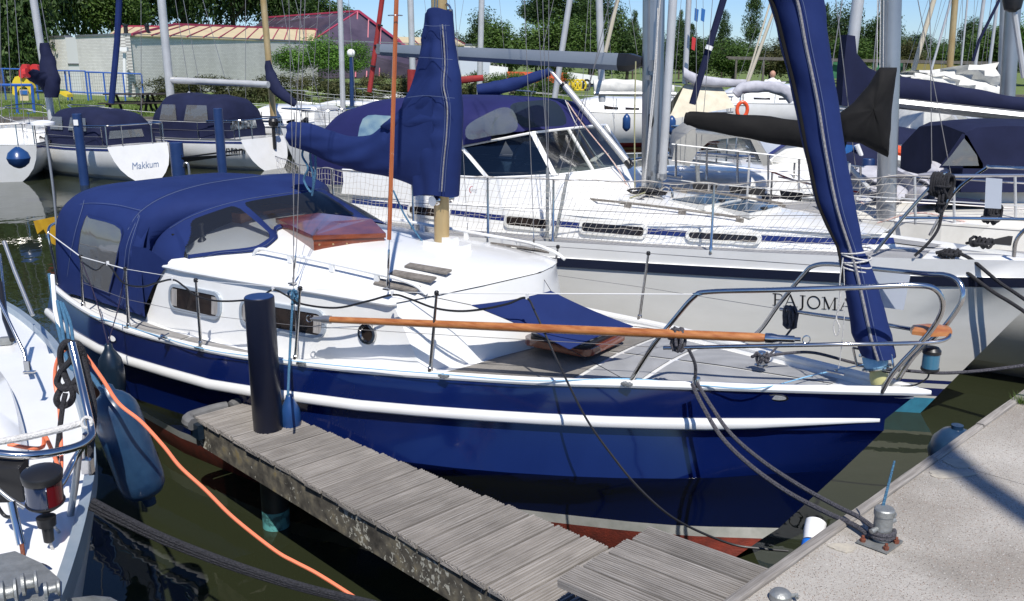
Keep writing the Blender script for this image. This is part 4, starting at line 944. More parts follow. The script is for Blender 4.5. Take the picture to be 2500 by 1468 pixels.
b = MB(); b.tube([bp(1990, 648, .39)] + tf, .0022, 6); b.build('lifeline', M['wire'], yacht); b = MB(); b.tube([bp(1893, 753, .42)] + [(W_(s, SH_b(s), SH_z(s)) + t)/2 for (s, _), t in zip(far_st, tf)], .0016, 6); b.build('lifeline', M['wire'], yacht)
b = MB(); c = bp(1715, 718, -.49); b.lathe(c, (bp(1660, 720, -.5) - c), [(0, .006), (.02, .01), (.05, .006)], 10); b.build('rigging_screw', M['steel'], yacht)
# ------------------------------------------------------------------ shrouds
def wire(pxs, q, r, nm='shroud', m='wire', par=None, ext=2.2):
    P = [bp(x, y, q) for x, y in pxs]; d = P[0] - P[1]; d /= np.linalg.norm(d); P[0] = P[0] + d*ext
    b = MB(); b.tube(P, r, 6); return b.build(nm, M[m], par or yacht)
wire([(968, -5), (950, 585)], -.78, .0128, 'shroud_sleeve', 'copperwood'); wire([(968, -5), (950, 585)], -.772, .001, 'shroud', 'wire') if 0 else None
def screw(px0, px1, q, r=.0065):
    p0, p1 = bp(*px0, q), bp(*px1, q); d = p1 - p0; L = np.linalg.norm(d)
    b = MB(); b.lathe(p0, d, [(0, .0045), (L*.12, .009), (L*.2, .004), (L*.36, .004), (L*.38, r), (L*.72, r), (L*.74, .003), (L, .0025)], 10); return b.build('rigging_screw', M['steel'], yacht)
screw((946, 702), (951, 575), -.78); b = MB(); b.box(bp(946, 706, -.78), e3*.022, n3*.018, Zv*.004); b.build('chainplate', M['steel'], yacht)
screw((716, 690), (724, 600), -.84); b = MB(); b.box(bp(714, 692, -.84), e3*.022, n3*.018, Zv*.004); b.build('chainplate', M['steel'], yacht)
wire([(745, -5), (724, 600)], -.84, .0026); wire([(735, -5), (717, 470), (716, 700), (724, 840)], -.98, .0026)
wire([(705, -5), (716, 470), (718, 600)], -.84, .0020)
screw((727, 900), (724, 820), -1.02)
wire([(1280, -5), (1303, 560)], .78, .0026); screw((1303, 640), (1303, 560), .78); wire([(1310, -5), (1345, 500), (1352, 590)], .95, .0024)
wire([(1110, -5), (1140, 540)], .70, .0022); screw((1143, 620), (1141, 545), .70)
for x in (1062, 1068): wire([(x, -5), (x-2, 60)], -.05, .0035, 'halyard', 'rope_b')
# rings on the sleeve
b = MB(); c = bp(965, 38, -.78); b.tube([c + np.array([math.cos(a)*.038, math.sin(a)*.038, 0]) for a in [2*math.pi*k/20 for k in range(20)]], .0022, 5, closed=True); b.build('flag_halyard_ring', M['steel'], yacht)
# ------------------------------------------------------------------ whisker pole lashed along the rail
sp0, sp1 = bp(790, 780, -1.0), bp(1885, 826, -.40)
spar = thing('whisker_pole', 'long varnished wooden pole lashed to the near guard rail and pulpit', 'pole', sp0)
d = sp1 - sp0; L = np.linalg.norm(d); d /= L
b = MB(); b.lathe(sp0, d, [(0, .013), (.04, .019), (L*.5, .0235), (L-.06, .0225), (L, .014)], 20); b.build('shaft', M['teak'], spar)
b = MB(); b.lathe(sp1 - d*.03, d, [(0, .024), (.03, .024), (.06, .017), (.13, .016), (.135, .010), (.16, .010)], 14); b.build('end_fitting', M['steel'], spar)
b = MB(); c = sp1 + d*.155; b.tube([c + d*math.cos(a)*.017 + Zv*math.sin(a)*.019 for a in [2*math.pi*k/16 for k in range(16)]], .003, 6, closed=True); b.build('ring', M['steel'], spar)
b = MB(); b.lathe(sp0 + d*.05, -d, [(0, .024), (.05, .024), (.07, .016), (.12, .013), (.125, .006), (.14, .006)], 14); b.build('end_fitting', M['alu'], spar)
b = MB(); c = sp0 - d*.10; b.tube([c + d*math.cos(a)*.018 + Zv*math.sin(a)*.02 for a in [2*math.pi*k/16 for k in range(16)]], .003, 6, closed=True); b.build('ring', M['steel'], spar)
# ------------------------------------------------------------------ blue sun cloth over the fore hatch
cp = [BB.W(*BB.L(atz(1150, 745, 1.24))), BB.W(*BB.L(atz(1345, 710, 1.27))), BB.W(*BB.L(atz(1548, 797, 1.15))), BB.W(*BB.L(atz(1390, 853, 1.06)))]
cloth = MB(); n_ = 14; rows = []
for i in range(n_+1):
    u = i/n_; row = []
    for j in range(n_+1):
        v = j/n_; p = (cp[0]*(1-u) + cp[1]*u)*(1-v) + (cp[3]*(1-u) + cp[2]*u)*v
        sag = .03*math.sin(math.pi*u)*math.sin(math.pi*v); cc = np.mean(cp, 0); pin = .06*(4*(u-.5)**2*(4*v*(1-v)) + 4*(v-.5)**2*(4*u*(1-u)))
        row.append(p + (cc - p)*pin*1.2 - Zv*sag)
    rows.append(row)
cloth.grid(rows); cloth.grid([[p - Zv*.003 for p in r] for r in rows], flip=True)
co = cloth.build('sun_cloth', M['canvas'], None, smooth=60, loc=np.mean(cp, 0)); tag(co, 'square of blue cloth stretched diamondwise above the fore hatch', 'cloth')
lines = MB(); lines.tube([cp[0], bp(948, 703, -.78)], .0022, 5); lines.tube([cp[1], bp(1302, 640, .6)], .002, 5); lines.tube([cp[2], bp(1690, 815, .5)], .002, 5); lines.tube([cp[3], bp(1540, 935, -.45)], .002, 5)
tag(lines.build('cloth_guy_lines', M['rope_k'], None, loc=cp[0]), 'thin dark lines tying out the corners of the blue cloth', 'line')
# ------------------------------------------------------------------ deck fittings
def post_cleat(x, y, q, z, nm='mooring_post', m='steel', h=.07, r=.022, par=None):
    p = atz(x, y, z); b = MB(); b.lathe(p, (0, 0, 1), [(0, r*1.6), (.006, r*1.6), (.008, r), (h, r), (h+.004, r*.9)], 18); return b.build(nm, M[m], par or yacht), p
po, pp = post_cleat(1858, 893, 0, .985, h=.075)
b = MB(); cc = bp(1700, 935, -.40); b.lathe(cc - Zv*.02, (0, 0, 1), [(0, .02), (.045, .02), (.05, .018)], 16); b.build('fairlead', M['steel'], yacht)
for x, y, z in ((485, 852, .80), (735, 890, .82), (1083, 920, .88), (1530, 940, .94), (312, 803, .79)):
    b = MB(); c = atz(x, y-2, z); b.box(c, e3*.028, n3*.014, Zv*.006); b.lathe(c + e3*.012, -n3, [(-.012, .011), (.012, .011)], 10); b.lathe(c - e3*.012, -n3, [(-.012, .011), (.012, .011)], 10); b.build('stanchion_base', M['galv'], yacht)
# hull openings and bow ring
def hullpt(s, z, off=.004, sg=-1):
    k = (SH_z(s) - z)/(SH_z(s) - RB_z(s)); return W_(s, sg*(SH_b(s)*(1-k) + RB_b(s)*k + off), z)
b = MB(); c = BB.L(BB.nb(1885, 982, -.32)); sc_ = c[0]; zc_ = c[2]
for k0, k1, m_, nm in ((1.0, .8, 'steel', 'scupper_ring'),):
    o_ = [hullpt(sc_ + .048*math.cos(a), zc_ + .020*math.sin(a), .006) for a in [2*math.pi*k/20 for k in range(20)]]; i_ = [hullpt(sc_ + .038*math.cos(a), zc_ + .013*math.sin(a), .007) for a in [2*math.pi*k/20 for k in range(20)]]
    b.grid([o_, i_], True); so_ = b.build(nm, M[m_], yacht); b = MB(); b.poly(i_); b.build('scupper_mesh', M['pad_lt'], so_, smooth=0)
b = MB(); o_ = [hullpt(4.95 + .05*math.cos(a), .69 + .018*math.sin(a), .006) for a in [2*math.pi*k/20 for k in range(20)]]; b.poly(o_); b.build('scupper', M['gel'], yacht, smooth=0)
# running line along the side deck
def deck_line(pts, r, m, nm, lab, cat='line'):
    b = MB(); b.tube(crom(pts, 6), r, 6); o = b.build(nm, M[m], None, loc=pts[0]); return tag(o, lab, cat)
deck_line([atz(x, y, z) for x, y, z in ((220, 770, .80), (310, 797, .80), (480, 848, .81), (600, 868, .82), (740, 884, .84), (900, 900, .86), (1083, 914, .89), (1300, 930, .91), (1530, 925, .95), (1700, 940, .96), (1850, 948, .985), (1990, 915, 1.0), (2110, 890, 1.03))], .0035, 'rope_lb', 'furling_line', 'light blue furling line led along the near side deck of the blue yacht')
# black cable looped along the lifeline then down to the quay
pts = [bp(x, y, q) for x, y, q in ((200, 640, -1.08), (235, 660, -1.1), (262, 645, -1.12), (300, 690, -1.16), (345, 700, -1.17), (385, 690, -1.17), (422, 683, -1.17), (450, 700, -1.17), (478, 722, -1.17), (530, 735, -1.13), (600, 733, -1.1), (640, 722, -1.08), (668, 708, -1.06), (700, 722, -1.04), (735, 742, -1.02), (820, 752, -.96), (900, 735, -.92), (960, 720, -.87), (1000, 730, -.84), (1060, 752, -.80), (1120, 760, -.76), (1180, 755, -.71), (1240, 742, -.66), (1285, 728, -.62))]
pts += [atY(1310, 770, 4.72), atY(1360, 880, 4.55), atY(1430, 1020, 4.25), atY(1500, 1120, 4.08), atY(1560, 1192, 4.0), atY(1630, 1255, 3.95), atY(1700, 1295, 3.95), atY(1790, 1330, 3.95), atY(1860, 1340, 3.93), atY(1925, 1346, 3.9)]
deck_line(pts, .0062, 'black', 'shore_power_cable', 'black cable looped along the lifeline and drooping down to the quay', 'cable')
for x, y, q in ((263, 643, -1.12), (422, 681, -1.17), (667, 704, -1.06), (958, 716, -.87), (1287, 724, -.62)): b = MB(); b.box(bp(x, y, q), e3*.005, n3*.008, Zv*.014); b.build('cable_clip', M['plast_w'], yacht, smooth=0)
M['rope_k2'] = M['rope_g']
# bow mooring warps to the bollard
bol = atz(2152, 1322, ZQ)
for k, (px_, r) in enumerate((([(1690, 938), (1712, 985), (1760, 1065), (1830, 1135), (1920, 1200), (2010, 1248), (2090, 1285), (2125, 1312)], .0105), ([(1702, 936), (1735, 990), (1785, 1060), (1860, 1125), (1950, 1185), (2040, 1235), (2095, 1262), (2132, 1288)], .0095))):
    P = ppath(px_, 4.36, bol[1], 6); o = deck_line(P, r, 'rope_g', 'mooring_rope', 'doubled grey mooring rope from the blue bow, %s strand' % ('lower' if k == 0 else 'upper'), 'rope'); o['group'] = 'bow mooring ropes to the bollard'
def coil(c, r, n, hgt, m, nm, lab, seed=0, rr=.008, ax=None, cat='rope'):
    rnd = random.Random(seed); b = MB(); P = []
    for k in range(n*14):
        a = 2*math.pi*k/14; q = r*(1 + .25*math.sin(a*.37+seed)); P.append(np.array(c) + e3*q*.35*math.cos(a) + np.array([rnd.uniform(-.004, .004), rnd.uniform(-.01, .01) - .012*math.sin(k*.23), hgt*math.sin(a) + rnd.uniform(-.004, .004)]) + np.array([.05*(k/(n*14)-.5), 0, 0]))
    b.tube(P, rr, 7); o = b.build(nm, M[m], None, loc=c); return tag(o, lab, cat)
coil(bp(1655, 830, -.5) , .05, 6, .055, 'rope_g', 'rope_hank', 'grey rope hank knotted round the pole at the near pulpit leg', 3, .0085)
deck_line([bp(1680, 850, -.5), bp(1697, 890, -.45), bp(1697, 930, -.41)], .0085, 'rope_g', 'rope_tail', 'short grey rope from the pole hank down to the fairlead', 'rope')
coil(bp(1930, 775, .38), .05, 6, .06, 'rope_g', 'rope_hank', 'grey rope hank hung on the far pulpit rail', 5, .0085)
deck_line([bp(1935, 800, .38), bp(1895, 850, .2), atz(1862, 880, 1.03)], .006, 'rope_g', 'rope_tail', 'grey rope from the far hank to the foredeck post', 'rope')
coil(pp + Zv*.045, .05, 5, .025, 'rope_g', 'rope_turns', 'grey rope turns wound on the foredeck mooring post', 8, .009)
deck_line([pp + Zv*.05, bp(1930, 862, .15), bp(1990, 862, .25), bp(2080, 885, .3), bp(2150, 900, .30)] + ppath([(2210, 905), (2300, 911), (2400, 905), (2520, 890)], 4.9, 4.7, 6) + [Q(jt + 1.2, .15, ZQ + .02)], .009, 'rope_g', 'mooring_rope', 'grey twisted rope running off to the right behind the bow', 'rope')
b = MB(); b.lathe(atz(2040, 912, 1.0) , (0, 0, 1), [(0, .01), (.02, .01)], 8); b.tube([atz(2018, 905, 1.025), atz(2062, 915, 1.025)], .007, 8); b.build('deck_cleat', M['steel'], yacht)
b = MB(); b.tube([atz(388, 828, .83), atz(412, 815, .845)], .007, 8); b.tube([atz(395, 820, .83), atz(405, 824, .83)], .012, 8); b.build('deck_cleat', M['steel'], yacht)
# navigation light at the bow
c = bp(2272, 885, -.0); nl = MB(); nl.lathe(c - Zv*.055, (0, 0, 1), [(0, .012), (.012, .035), (.02, .042), (.03, .042)], 18); nl.lathe(c + Zv*.045, (0, 0, 1), [(0, .042), (.015, .042), (.03, .03), (.034, .01)], 18); lo_ = nl.build('navigation_light', M['black'], yacht)
b = MB(); b.lathe(c - Zv*.026, (0, 0, 1), [(0, .039), (.072, .039)], 18); b.build('lens', M['lens_tq'], lo_)
tube_obj('light_cable', [c - Zv*.05, bp(2262, 925, -.02), bp(2235, 940, -.02), bp(2200, 944, 0)], .004, M['black'], yacht)
# yellow oilskin at the stern
b = MB(); P0 = [bp(x, y, .1) for x, y in ((95, 540), (160, 527), (165, 560), (162, 605), (140, 595), (120, 560), (105, 572))]; b.prism(P0, -n3*.03 + e3*.05); b.build('life_buoy_cover', M['yellow'], yacht, smooth=0)
# control line from boom to winch, blue ropes
def rope(pts, r, m, nm, lab, cat='rope', n=6, grp=None):
    b = MB(); b.tube(crom(pts, n) if n else pts, r, 8); return tag(b.build(nm, M[m], None, loc=pts[0]), lab, cat, grp)
rope([bp(x, y, q) for x, y, q in ((960, 465, -.02), (985, 520, 0), (1010, 560, .03), (1030, 588, .05), (1042, 598, .05))], .006, 'rope_b', 'cunningham_line', 'dark blue line slanting from the sail cover to the mast foot')
coil(bp(1042, 600, .03), .03, 4, .02, 'rope_b', 'rope_turns', 'small blue rope tangle beside the mast foot', 11, .005)
rope([bp(x, y, 0) for x, y in ((745, 352), (738, 380), (752, 410), (742, 440), (760, 470), (765, 440), (757, 380), (768, 355), (770, 420), (762, 478))], .008, 'rope_b', 'mainsheet_tail', 'blue rope bundle hanging from the boom end by the net')

# ------------------------------------------------------------------ fenders
def fender(px, py, Y, r, H, m, lab, tilt=(0, 0), rope_to=None, nm='fender', seg=26):
    top = atY(px, py, Y); f = thing(nm, lab, 'fender', top, 'fenders between the boats')
    ax = np.array([tilt[0], tilt[1], -1.]); ax /= np.linalg.norm(ax)
    prof = [(0, .010), (.01, .022), (.035, .026), (.06, r*.55), (.10, r*.86), (.15, r*.98), (.2, r), (H-.15, r), (H-.09, r*.93), (H-.05, r*.72), (H-.02, r*.38), (H, .02), (H+.03, .02), (H+.04, .01)]
    if H < .3: prof = [(0, .010), (.008, .02), (.02, .022), (.05, r*.6), (.09, r*.92), (.13, r), (H-.08, r), (H-.04, r*.8), (H, .02)]
    if H > .44: prof = [(0, .012), (.012, .026), (.035, .03), (.05, .052), (.075, r*.80), (.105, r*.95), (.14, r), (H-.09, r), (H-.05, r*.93), (H-.022, r*.72), (H-.006, r*.35), (H, .028), (H+.03, .024), (H+.035, .01)]
    b = MB(); b.lathe(top, ax, prof, seg); b.build('body', M[m], f, smooth=70)
    b = MB(); b.tube([top + ax*.012 + np.array([.012*math.cos(a), 0, .012*math.sin(a)]) for a in [2*math.pi*k/14 for k in range(14)]], .004, 6, closed=True); b.build('eye', M['black'], f)
    return f
fender(264, 838, 5.35, .075, .42, 'fender_d', 'dark navy fender hung on purple lines at the blue yacht quarter')
fender(706, 962, 5.06, .058, .27, 'fender_b', 'small bright blue fender beside the navy mooring pile')
fender(256, 938, 3.55, .092, .52, 'fender', 'biggest scuffed blue fender hanging beside the white bow at left', (.24, .02))
rope([bp(716, 708, -1.02), bp(712, 780, -1.05), bp(707, 870, -1.1), atY(703, 965, 4.7)], .0075, 'rope_b', 'fender_rope', 'twisted blue rope holding the small bright fender by the pile')
coil(bp(718, 725, -1.02), .03, 3, .04, 'rope_b', 'rope_hitch', 'blue rope hitch on the lifeline beside the second stanchion', 2, .0065)
M['rope_p'] = mat('purple_black_line', (.02, .012, .035), .8)
for k, (x, y) in enumerate(((306, 660), (200, 640))):
    rope([bp(x, y, -1.14), bp((x+265)/2+4, (y+836)/2, -1.18), atY(263, 840, 5.33)], .0035, 'rope_p', 'fender_line', ('dark line from the %s down to the navy fender' % ('fourth stanchion' if k == 0 else 'aftmost near stanchion')), 'line', 4)
# ------------------------------------------------------------------ bollard on the quay
bo = thing('quay_bollard', 'grey galvanised bollard bolted to the concrete quay with ropes round its foot', 'bollard', bol)
A = [atz(x, y, ZQ) for x, y in ((2090, 1326), (2165, 1354), (2204, 1326), (2135, 1300))]
b = MB(); b.prism([p + Zv*.001 for p in A], (0, 0, .009)); b.build('base_plate', M['galv'], bo, smooth=0)
cB = atz(2152, 1316, ZQ+.01)
b = MB(); b.lathe(cB, (0, 0, 1), [(0, .036), (.10, .034), (.102, .038), (.125, .038), (.13, .034), (.131, .02)], 26); b.build('drum', M['galv'], bo)
b = MB(); b.lathe(cB + Zv*.055 + np.array([-.055, -.03, -.008]), (.8, .45, .12), [(0, .010), (.13, .010)], 12); b.build('cross_bar', M['galv'], bo)
b = MB(); b.tube([cB + np.array([.036*math.cos(a)*1.15, .036*math.sin(a)*1.15, .11 + .0*a]) for a in [-.9+1.8*k/8 for k in range(9)]], .0035, 6); b.build('lug', M['galv'], bo)
for x, y in ((2106, 1322), (2163, 1342), (2188, 1326), (2140, 1306)):
    p = atz(x, y, ZQ+.01); b = MB(); b.lathe(p, (0, 0, 1), [(0, .011), (.012, .011), (.0125, .0065), (.024, .006), (.025, .004)], 6); b.build('bolt', M['rust'], bo, smooth=20)
rope([cB + np.array([.044*math.cos(a), .044*math.sin(a), .012 + .0022*a]) for a in [.5*k for k in range(26)]] , .0085, 'rope_g', 'rope_turns', 'grey rope loops lying round the foot of the quay bollard', 'rope', 3)
b = MB(); c = cB + Zv*.125 + np.array([-.005, .02, 0]); b.prism([c, c + np.array([.012, 0, 0]), c + np.array([.035, .0, .19]), c + np.array([.028, 0, .19])], (0, .003, 0)); tag(b.build('blue_strap', M['rope_b'], None, smooth=0, loc=c), 'short stiff blue strap standing up from the bollard', 'strap')
lpq = thing('quay_shadow_post', 'tall grey post added unseen outside the right of the frame to shade the quay', 'lamp', (3.10, -2.75, ZQ))  # unseen post with a small head, added to cast the shadow on the quay
b = MB(); b.tube([(3.10, -2.75, ZQ), (3.10, -2.75, 10.15)], [.10, .075], 12); b.build('post', M['galv'], lpq)
b = MB(); b.box((3.1, -2.72, 10.2), (.11, 0, 0), (0, .16, 0), Zv*.06); b.build('shadow_post_head', M['alu'], lpq, smooth=0)
# small fittings on the quay
vc = atz(1905, 1462, ZQ); b = MB(); b.lathe(vc, (0, 0, 1), [(0, .038), (.02, .037), (.028, .03), (.034, .018), (.035, .01)], 20); b.tube([vc + np.array([.03, -.005, .015]), vc + np.array([.055, -.008, .02]), vc + np.array([.05, -.02, .015])], .007, 8)
tag(b.build('valve_cap', M['galv'], None, loc=vc), 'round grey valve cap on the quay at the bottom edge', 'valve cap')
pc_ = atz(2003, 1300, ZQ - .04) - qn*.06*0 + qd*0; pc_ = Q((pc_ - qa) @ qd, -.07, ZQ - .10)
pl = thing('quay_socket', 'white and blue power plug socket below the quay edge', 'socket', pc_)
b = MB(); b.lathe(pc_ + qd*.01, qd*.6 - qn*.2 + Zv*.45, [(0, .036), (.05, .042), (.09, .042), (.095, .035)], 20); b.build('housing', M['plast_w'], pl)
b = MB(); b.lathe(pc_ + qd*.0, -qd*.6 + qn*.2 - Zv*.45, [(0, .034), (.03, .034), (.032, .026)], 20); b.build('blue_cap', mat('plug_blue', (.01, .15, .6), .4), pl)
fb = Q((atz(2395, 1030, ZQ) - qa) @ qd, -.10, ZQ - .19); fd = thing('fender_buoy', 'round blue fender hanging against the quay wall behind the timber', 'fender', fb)
b = MB(); b.lathe(fb - Zv*.16, (0, 0, 1), [(0, .02), (.03, .08), (.08, .115), (.15, .13), (.22, .11), (.265, .07), (.28, .03), (.30, .03)], 28); b.build('body', M['fender'], fd)
# grass tuft at the quay edge
tb = MB(); rg = random.Random(4); tc_ = atz(2492, 985, ZQ)
for k in range(70):
    a = rg.uniform(0, 6.28); r = rg.uniform(0, .035); h = rg.uniform(.03, .07); p = tc_ + np.array([math.cos(a)*r, math.sin(a)*r, 0]); d_ = np.array([math.cos(a), math.sin(a), 0])*rg.uniform(.0, .04)
    tb.poly([p, p + np.array([.004, 0, 0]), p + d_ + Zv*h])
tag(tb.build('grass_tuft', M['grass'], None, smooth=0, loc=tc_), 'small green grass tuft growing at the quay edge', 'grass', kind='stuff')
# ------------------------------------------------------------------ the white yacht behind (name on the bow)
BP = Fr((3.17, 6.80), 36); e4 = np.array([BP.e[0], BP.e[1], 0]); n4 = np.array([BP.n[0], BP.n[1], 0])
def V_(s, b, z): return BP.W(s, b, z)
def vp(x, y, q): return BP.nb(x, y, q)
PS_b = spl([-.86, -.5, 0, .6, 1.33, 2.1, 2.9, 4.0, 4.9, 5.9], [0, .16, .38, .58, .80, 1.02, 1.21, 1.36, 1.36, 1.15])
PS_z = spl([-.86, .2, 1.33, 2.9, 4.0, 5.9], [1.20, 1.17, 1.145, 1.115, 1.08, 1.05])
PW_b = spl([0, .6, 1.6, 3, 4.5, 5.9], [0, .30, .72, 1.08, 1.20, .95])
pyacht = thing('white_yacht', 'long white yacht with smoked windscreen and netted rails behind the blue one', 'sailboat', V_(3, 0, WATER))
def prow(t):
    L = []
    for z in (0, -.125, -.13, -.205, -.21):       # topside bands measured down from the sheer
        s0 = -.86 - z*.65; s = s0 + t*(5.9 - s0); b_ = PS_b(-.86 + (s - s0)*(6.76/(5.9 - s0))); L.append([s, b_ + (.012 if z in (-.13, -.205) else 0)*min(1, t*9), PS_z(s) + z])
    top = L[-1]; 
    for z in (.70, .50, .34, .19, .16, .12, .05, .03, WATER - .01, -.45):
        s0 = (z - WATER)*-.65; s0 = max(s0, -.8); s = s0 + t*(5.9 - s0); k = (top[2] - z)/(top[2] - WATER); bw = PW_b(t*5.9)
        L.append([s, (top[1]*(1-k) + bw*k)*(1 if z > -.2 else .7), z])
    return L
TT2 = [0, .02, .05, .1, .15, .2, .27, .35, .43, .52, .62, .72, .82, .92, 1]
PR_ = [prow(t) for t in TT2]
def pband(i0, i1, nm, m):
    b = MB()
    for sg in (-1, 1): b.grid([[V_(s, sg*q, z) for s, q, z in r[i0:i1+1]] for r in PR_], flip=(sg > 0))
    r = PR_[-1][i0:i1+1]; b.poly([V_(s, q, z) for s, q, z in r] + [V_(s, -q, z) for s, q, z in r[::-1]]); return b.build(nm, m, pyacht, smooth=40)
pband(0, 2, 'bulwark', M['gel']); pband(2, 3, 'rubbing_strip', M['black_stripe']); pband(3, 8, 'hull', M['gel_grey'])
pband(8, 9, 'cove_stripe', M['navy_stripe']); pband(9, 10, 'hull_band', M['gel_grey']); pband(10, 11, 'lower_stripe', M['navy_stripe']); pband(11, 12, 'boot_top', M['gel_grey']); pband(12, 14, 'antifouling', M['ltblue'])
b = MB(); rows = []
pdz = lambda s: PS_z(s) - .03
for s in [-.8, -.6, -.3, 0, .4, .8, 1.2, 1.7, 2.2, 2.8, 3.4, 4.0, 4.6, 5.2, 5.88]:
    B = max(PS_b(s) - .01, .01); rows.append([V_(s, -B, PS_z(s)), V_(s, -B*.97, pdz(s))] + [V_(s, B*q, pdz(s) + .03*(1-q*q)) for q in (-.9, -.6, -.3, 0, .3, .6, .9)] + [V_(s, B*.97, pdz(s)), V_(s, B, PS_z(s))])
b.grid(rows); b.build('deck', M['gel'], pyacht, smooth=30)
CP_b = spl([.28, .5, .9, 1.4, 2.1, 3.0, 4.2, 5.2], [.02, .26, .44, .60, .76, .88, .93, .93])
M['pad_g'] = mk_nonskid('mid_grey_nonskid_deck', (.20, .205, .21), (.27, .27, .275), 70)
for sg in (-1, 1):
    b = MB(); rows = []
    for k in range(19):
        s = .05 + 5.2*k/18; a = (CP_b(s) if s > .28 else 0) + .05; c = PS_b(s) - .06
        rows.append([V_(s, sg*(a + (c-a)*j/3), pdz(s) + .03*(1-((a + (c-a)*j/3)/PS_b(s))**2) + .008) for j in range(4)])
    b.grid(rows, flip=sg < 0); b.build('deck_pad', M['pad_g'], pyacht, smooth=0)
PT = lambda s: 1.285 - .02*max(0, 1-s)          # cabin side top
# cabin trunk with bands: lower white, blue stripe, upper white
def trunk(z0, z1, nm, m, o=0):
    b = MB(); L = []
    ss = [5.2, 4.2, 3.0, 2.1, 1.4, .9, .5, .34, .28]
    for sg, it in ((-1, ss), (1, ss[-2::-1])):
        for s in it:
            f = lambda z: CP_b(s) + o - .18*(z - 1.10)*(1 if s > .3 else .2)
            L.append([V_(s + .35*(z-1.1)*(s < 1), sg*f(z), z) for z in (z0(s), z1(s))])
    b.grid(L, flip=False); return b.build(nm, m, pyacht, smooth=30)
zA = lambda s: PS_z(s) - .04; zB = lambda s: 1.182 + .004*max(0, 3-s); zC = lambda s: zB(s) + .046; zD = lambda s: max(PT(s), zC(s)+.02)
trunk(zA, zB, 'cabin_side', M['gel']); trunk(zB, zC, 'cabin_stripe', M['navy_stripe'], .002); trunk(zC, zD, 'cabin_side', M['gel'])
b = MB(); rows = []
CR = spl([.28, .6, 1.2, 2.4, 3.2, 5.2], [1.245, 1.29, 1.35, 1.405, 1.42, 1.44])
for s in [.40, .5, .7, .9, 1.2, 1.6, 2.1, 2.6, 3.2, 4.2, 5.2]:
    w_ = CP_b(s) - .18*(zD(s) - 1.10); rows.append([V_(s, w_*q, zD(s) + (CR(s) - zD(s))*(1 - abs(q)**2.2)) for q in (-1, -.93, -.8, -.6, -.3, 0, .3, .6, .8, .93, 1)])
b.grid(rows); b.poly(rows[0][::-1]); b.build('cabin_top', M['gel'], pyacht, smooth=60)
def ptz(s, q): w_ = CP_b(s) - .18*(zD(s)-1.1); return zD(s) + (CR(s) - zD(s))*(1 - min(1, abs(q)/w_)**2.2)
def pwall(s, z, sg=-1, off=0): return V_(s, sg*(CP_b(s) - .18*(z-1.10) + off), z)
for sg in (-1, 1):
    for s, z, w_, h_ in ((3.12, 1.195, .46, .125), (2.33, 1.205, .58, .120), (1.45, 1.208, .56, .098), (4.2, 1.19, .5, .12)):
        side_window(pyacht, pwall, s, z, w_, h_, .05, fw=.024, slope=0, curtains=False, sg=sg, glass='pane_dark', framem='gel_grey')
# grab rails, hatches
for sg in (-1, 1):
    b = MB(); P = [V_(3.3 - k*.16, sg*(.60 - .012*k), ptz(3.3 - k*.16, .6 - .012*k) + .035) for k in range(13)]; b.tube(P, .011, 6)
    for k in (0, 3, 6, 9, 12): b.box(P[k] - Zv*.022, e4*.03, n4*.009, Zv*.016)
    b.build('grab_rail', M['teak_grey'], pyacht, smooth=0)
for pxs, zh_ in ((((1632, 490), (1720, 505), (1810, 488), (1740, 476)), 1.39), (((1748, 507), (1830, 524), (1908, 507), (1800, 488)), 1.37)):
    P = [atz(x, y, zh_) for x, y in pxs]; c = sum(P)/4; b = MB(); b.prism([p - Zv*.03 for p in P], (0, 0, .035)); ho = b.build('hatch_frame', M['gel_grey'], pyacht, smooth=0)
    b = MB(); b.prism([c + (p - c)*.9 + Zv*.006 for p in P], (0, 0, .01)); b.build('hatch_glass', M['smoke'], ho, smooth=0)
    b = MB(); b.box((P[1]+P[2])/2*.9 + c*.1 + Zv*.02, e4*.02, n4*.03, Zv*.008); b.build('hatch_handle', M['black'], ho, smooth=0)
# raised windscreen block
bs = [(5.3, .92, 1.50), (4.5, .88, 1.515), (3.6, .80, 1.53), (2.99, .66, 1.585), (2.82, .30, 1.60)]
bt0 = [(5.3, .95), (4.5, .90), (3.5, .84), (2.62, .72), (2.42, .30)]
b = MB(); lo = [V_(s, -q, 1.27) for s, q in bt0] + [V_(s, q, 1.27) for s, q in bt0[::-1]]; hi = [V_(s, -q, z) for s, q, z in bs] + [V_(s, q, z) for s, q, z in bs[::-1]]
b.grid([lo, [a*.5+c*.5 - e4*.02 for a, c in zip(lo, hi)], hi], flip=True); b.poly(hi[::-1]); b.build('windscreen_base', M['gel'], pyacht, smooth=30)
tp = [(5.3, .78, 1.72), (4.6, .77, 1.74), (3.93, .76, 1.785), (3.25, .62, 1.93), (3.12, .25, 1.95)]
bb_ = [V_(s, -q, z) for s, q, z in bs] + [V_(s, q, z) for s, q, z in bs[::-1]]; tt_ = [V_(s, -q, z) for s, q, z in tp] + [V_(s, q, z) for s, q, z in tp[::-1]]
b = MB(); P = [tt_[i] for i in range(10)]; b.tube(P, .012, 6); b.build('windscreen_top_frame', M['gel'], pyacht)
b = MB(); b.tube(bb_, .011, 6); b.build('windscreen_sill', M['gel'], pyacht)
for i in range(1, 9):
    if i == 1 or i == 8: continue
    b = MB(); r_ = .024 if i in (2, 3, 6, 7) else .012; d = (bb_[i+1] - bb_[i-1]); d /= np.linalg.norm(d); nn = np.cross(d, tt_[i]-bb_[i]); nn /= np.linalg.norm(nn)
    b.box((tt_[i]+bb_[i])/2, (tt_[i]-bb_[i])/2, d*r_, nn*.010); b.build('windscreen_post', M['gel'] if r_ > .02 else M['gel_grey'], pyacht, smooth=0)
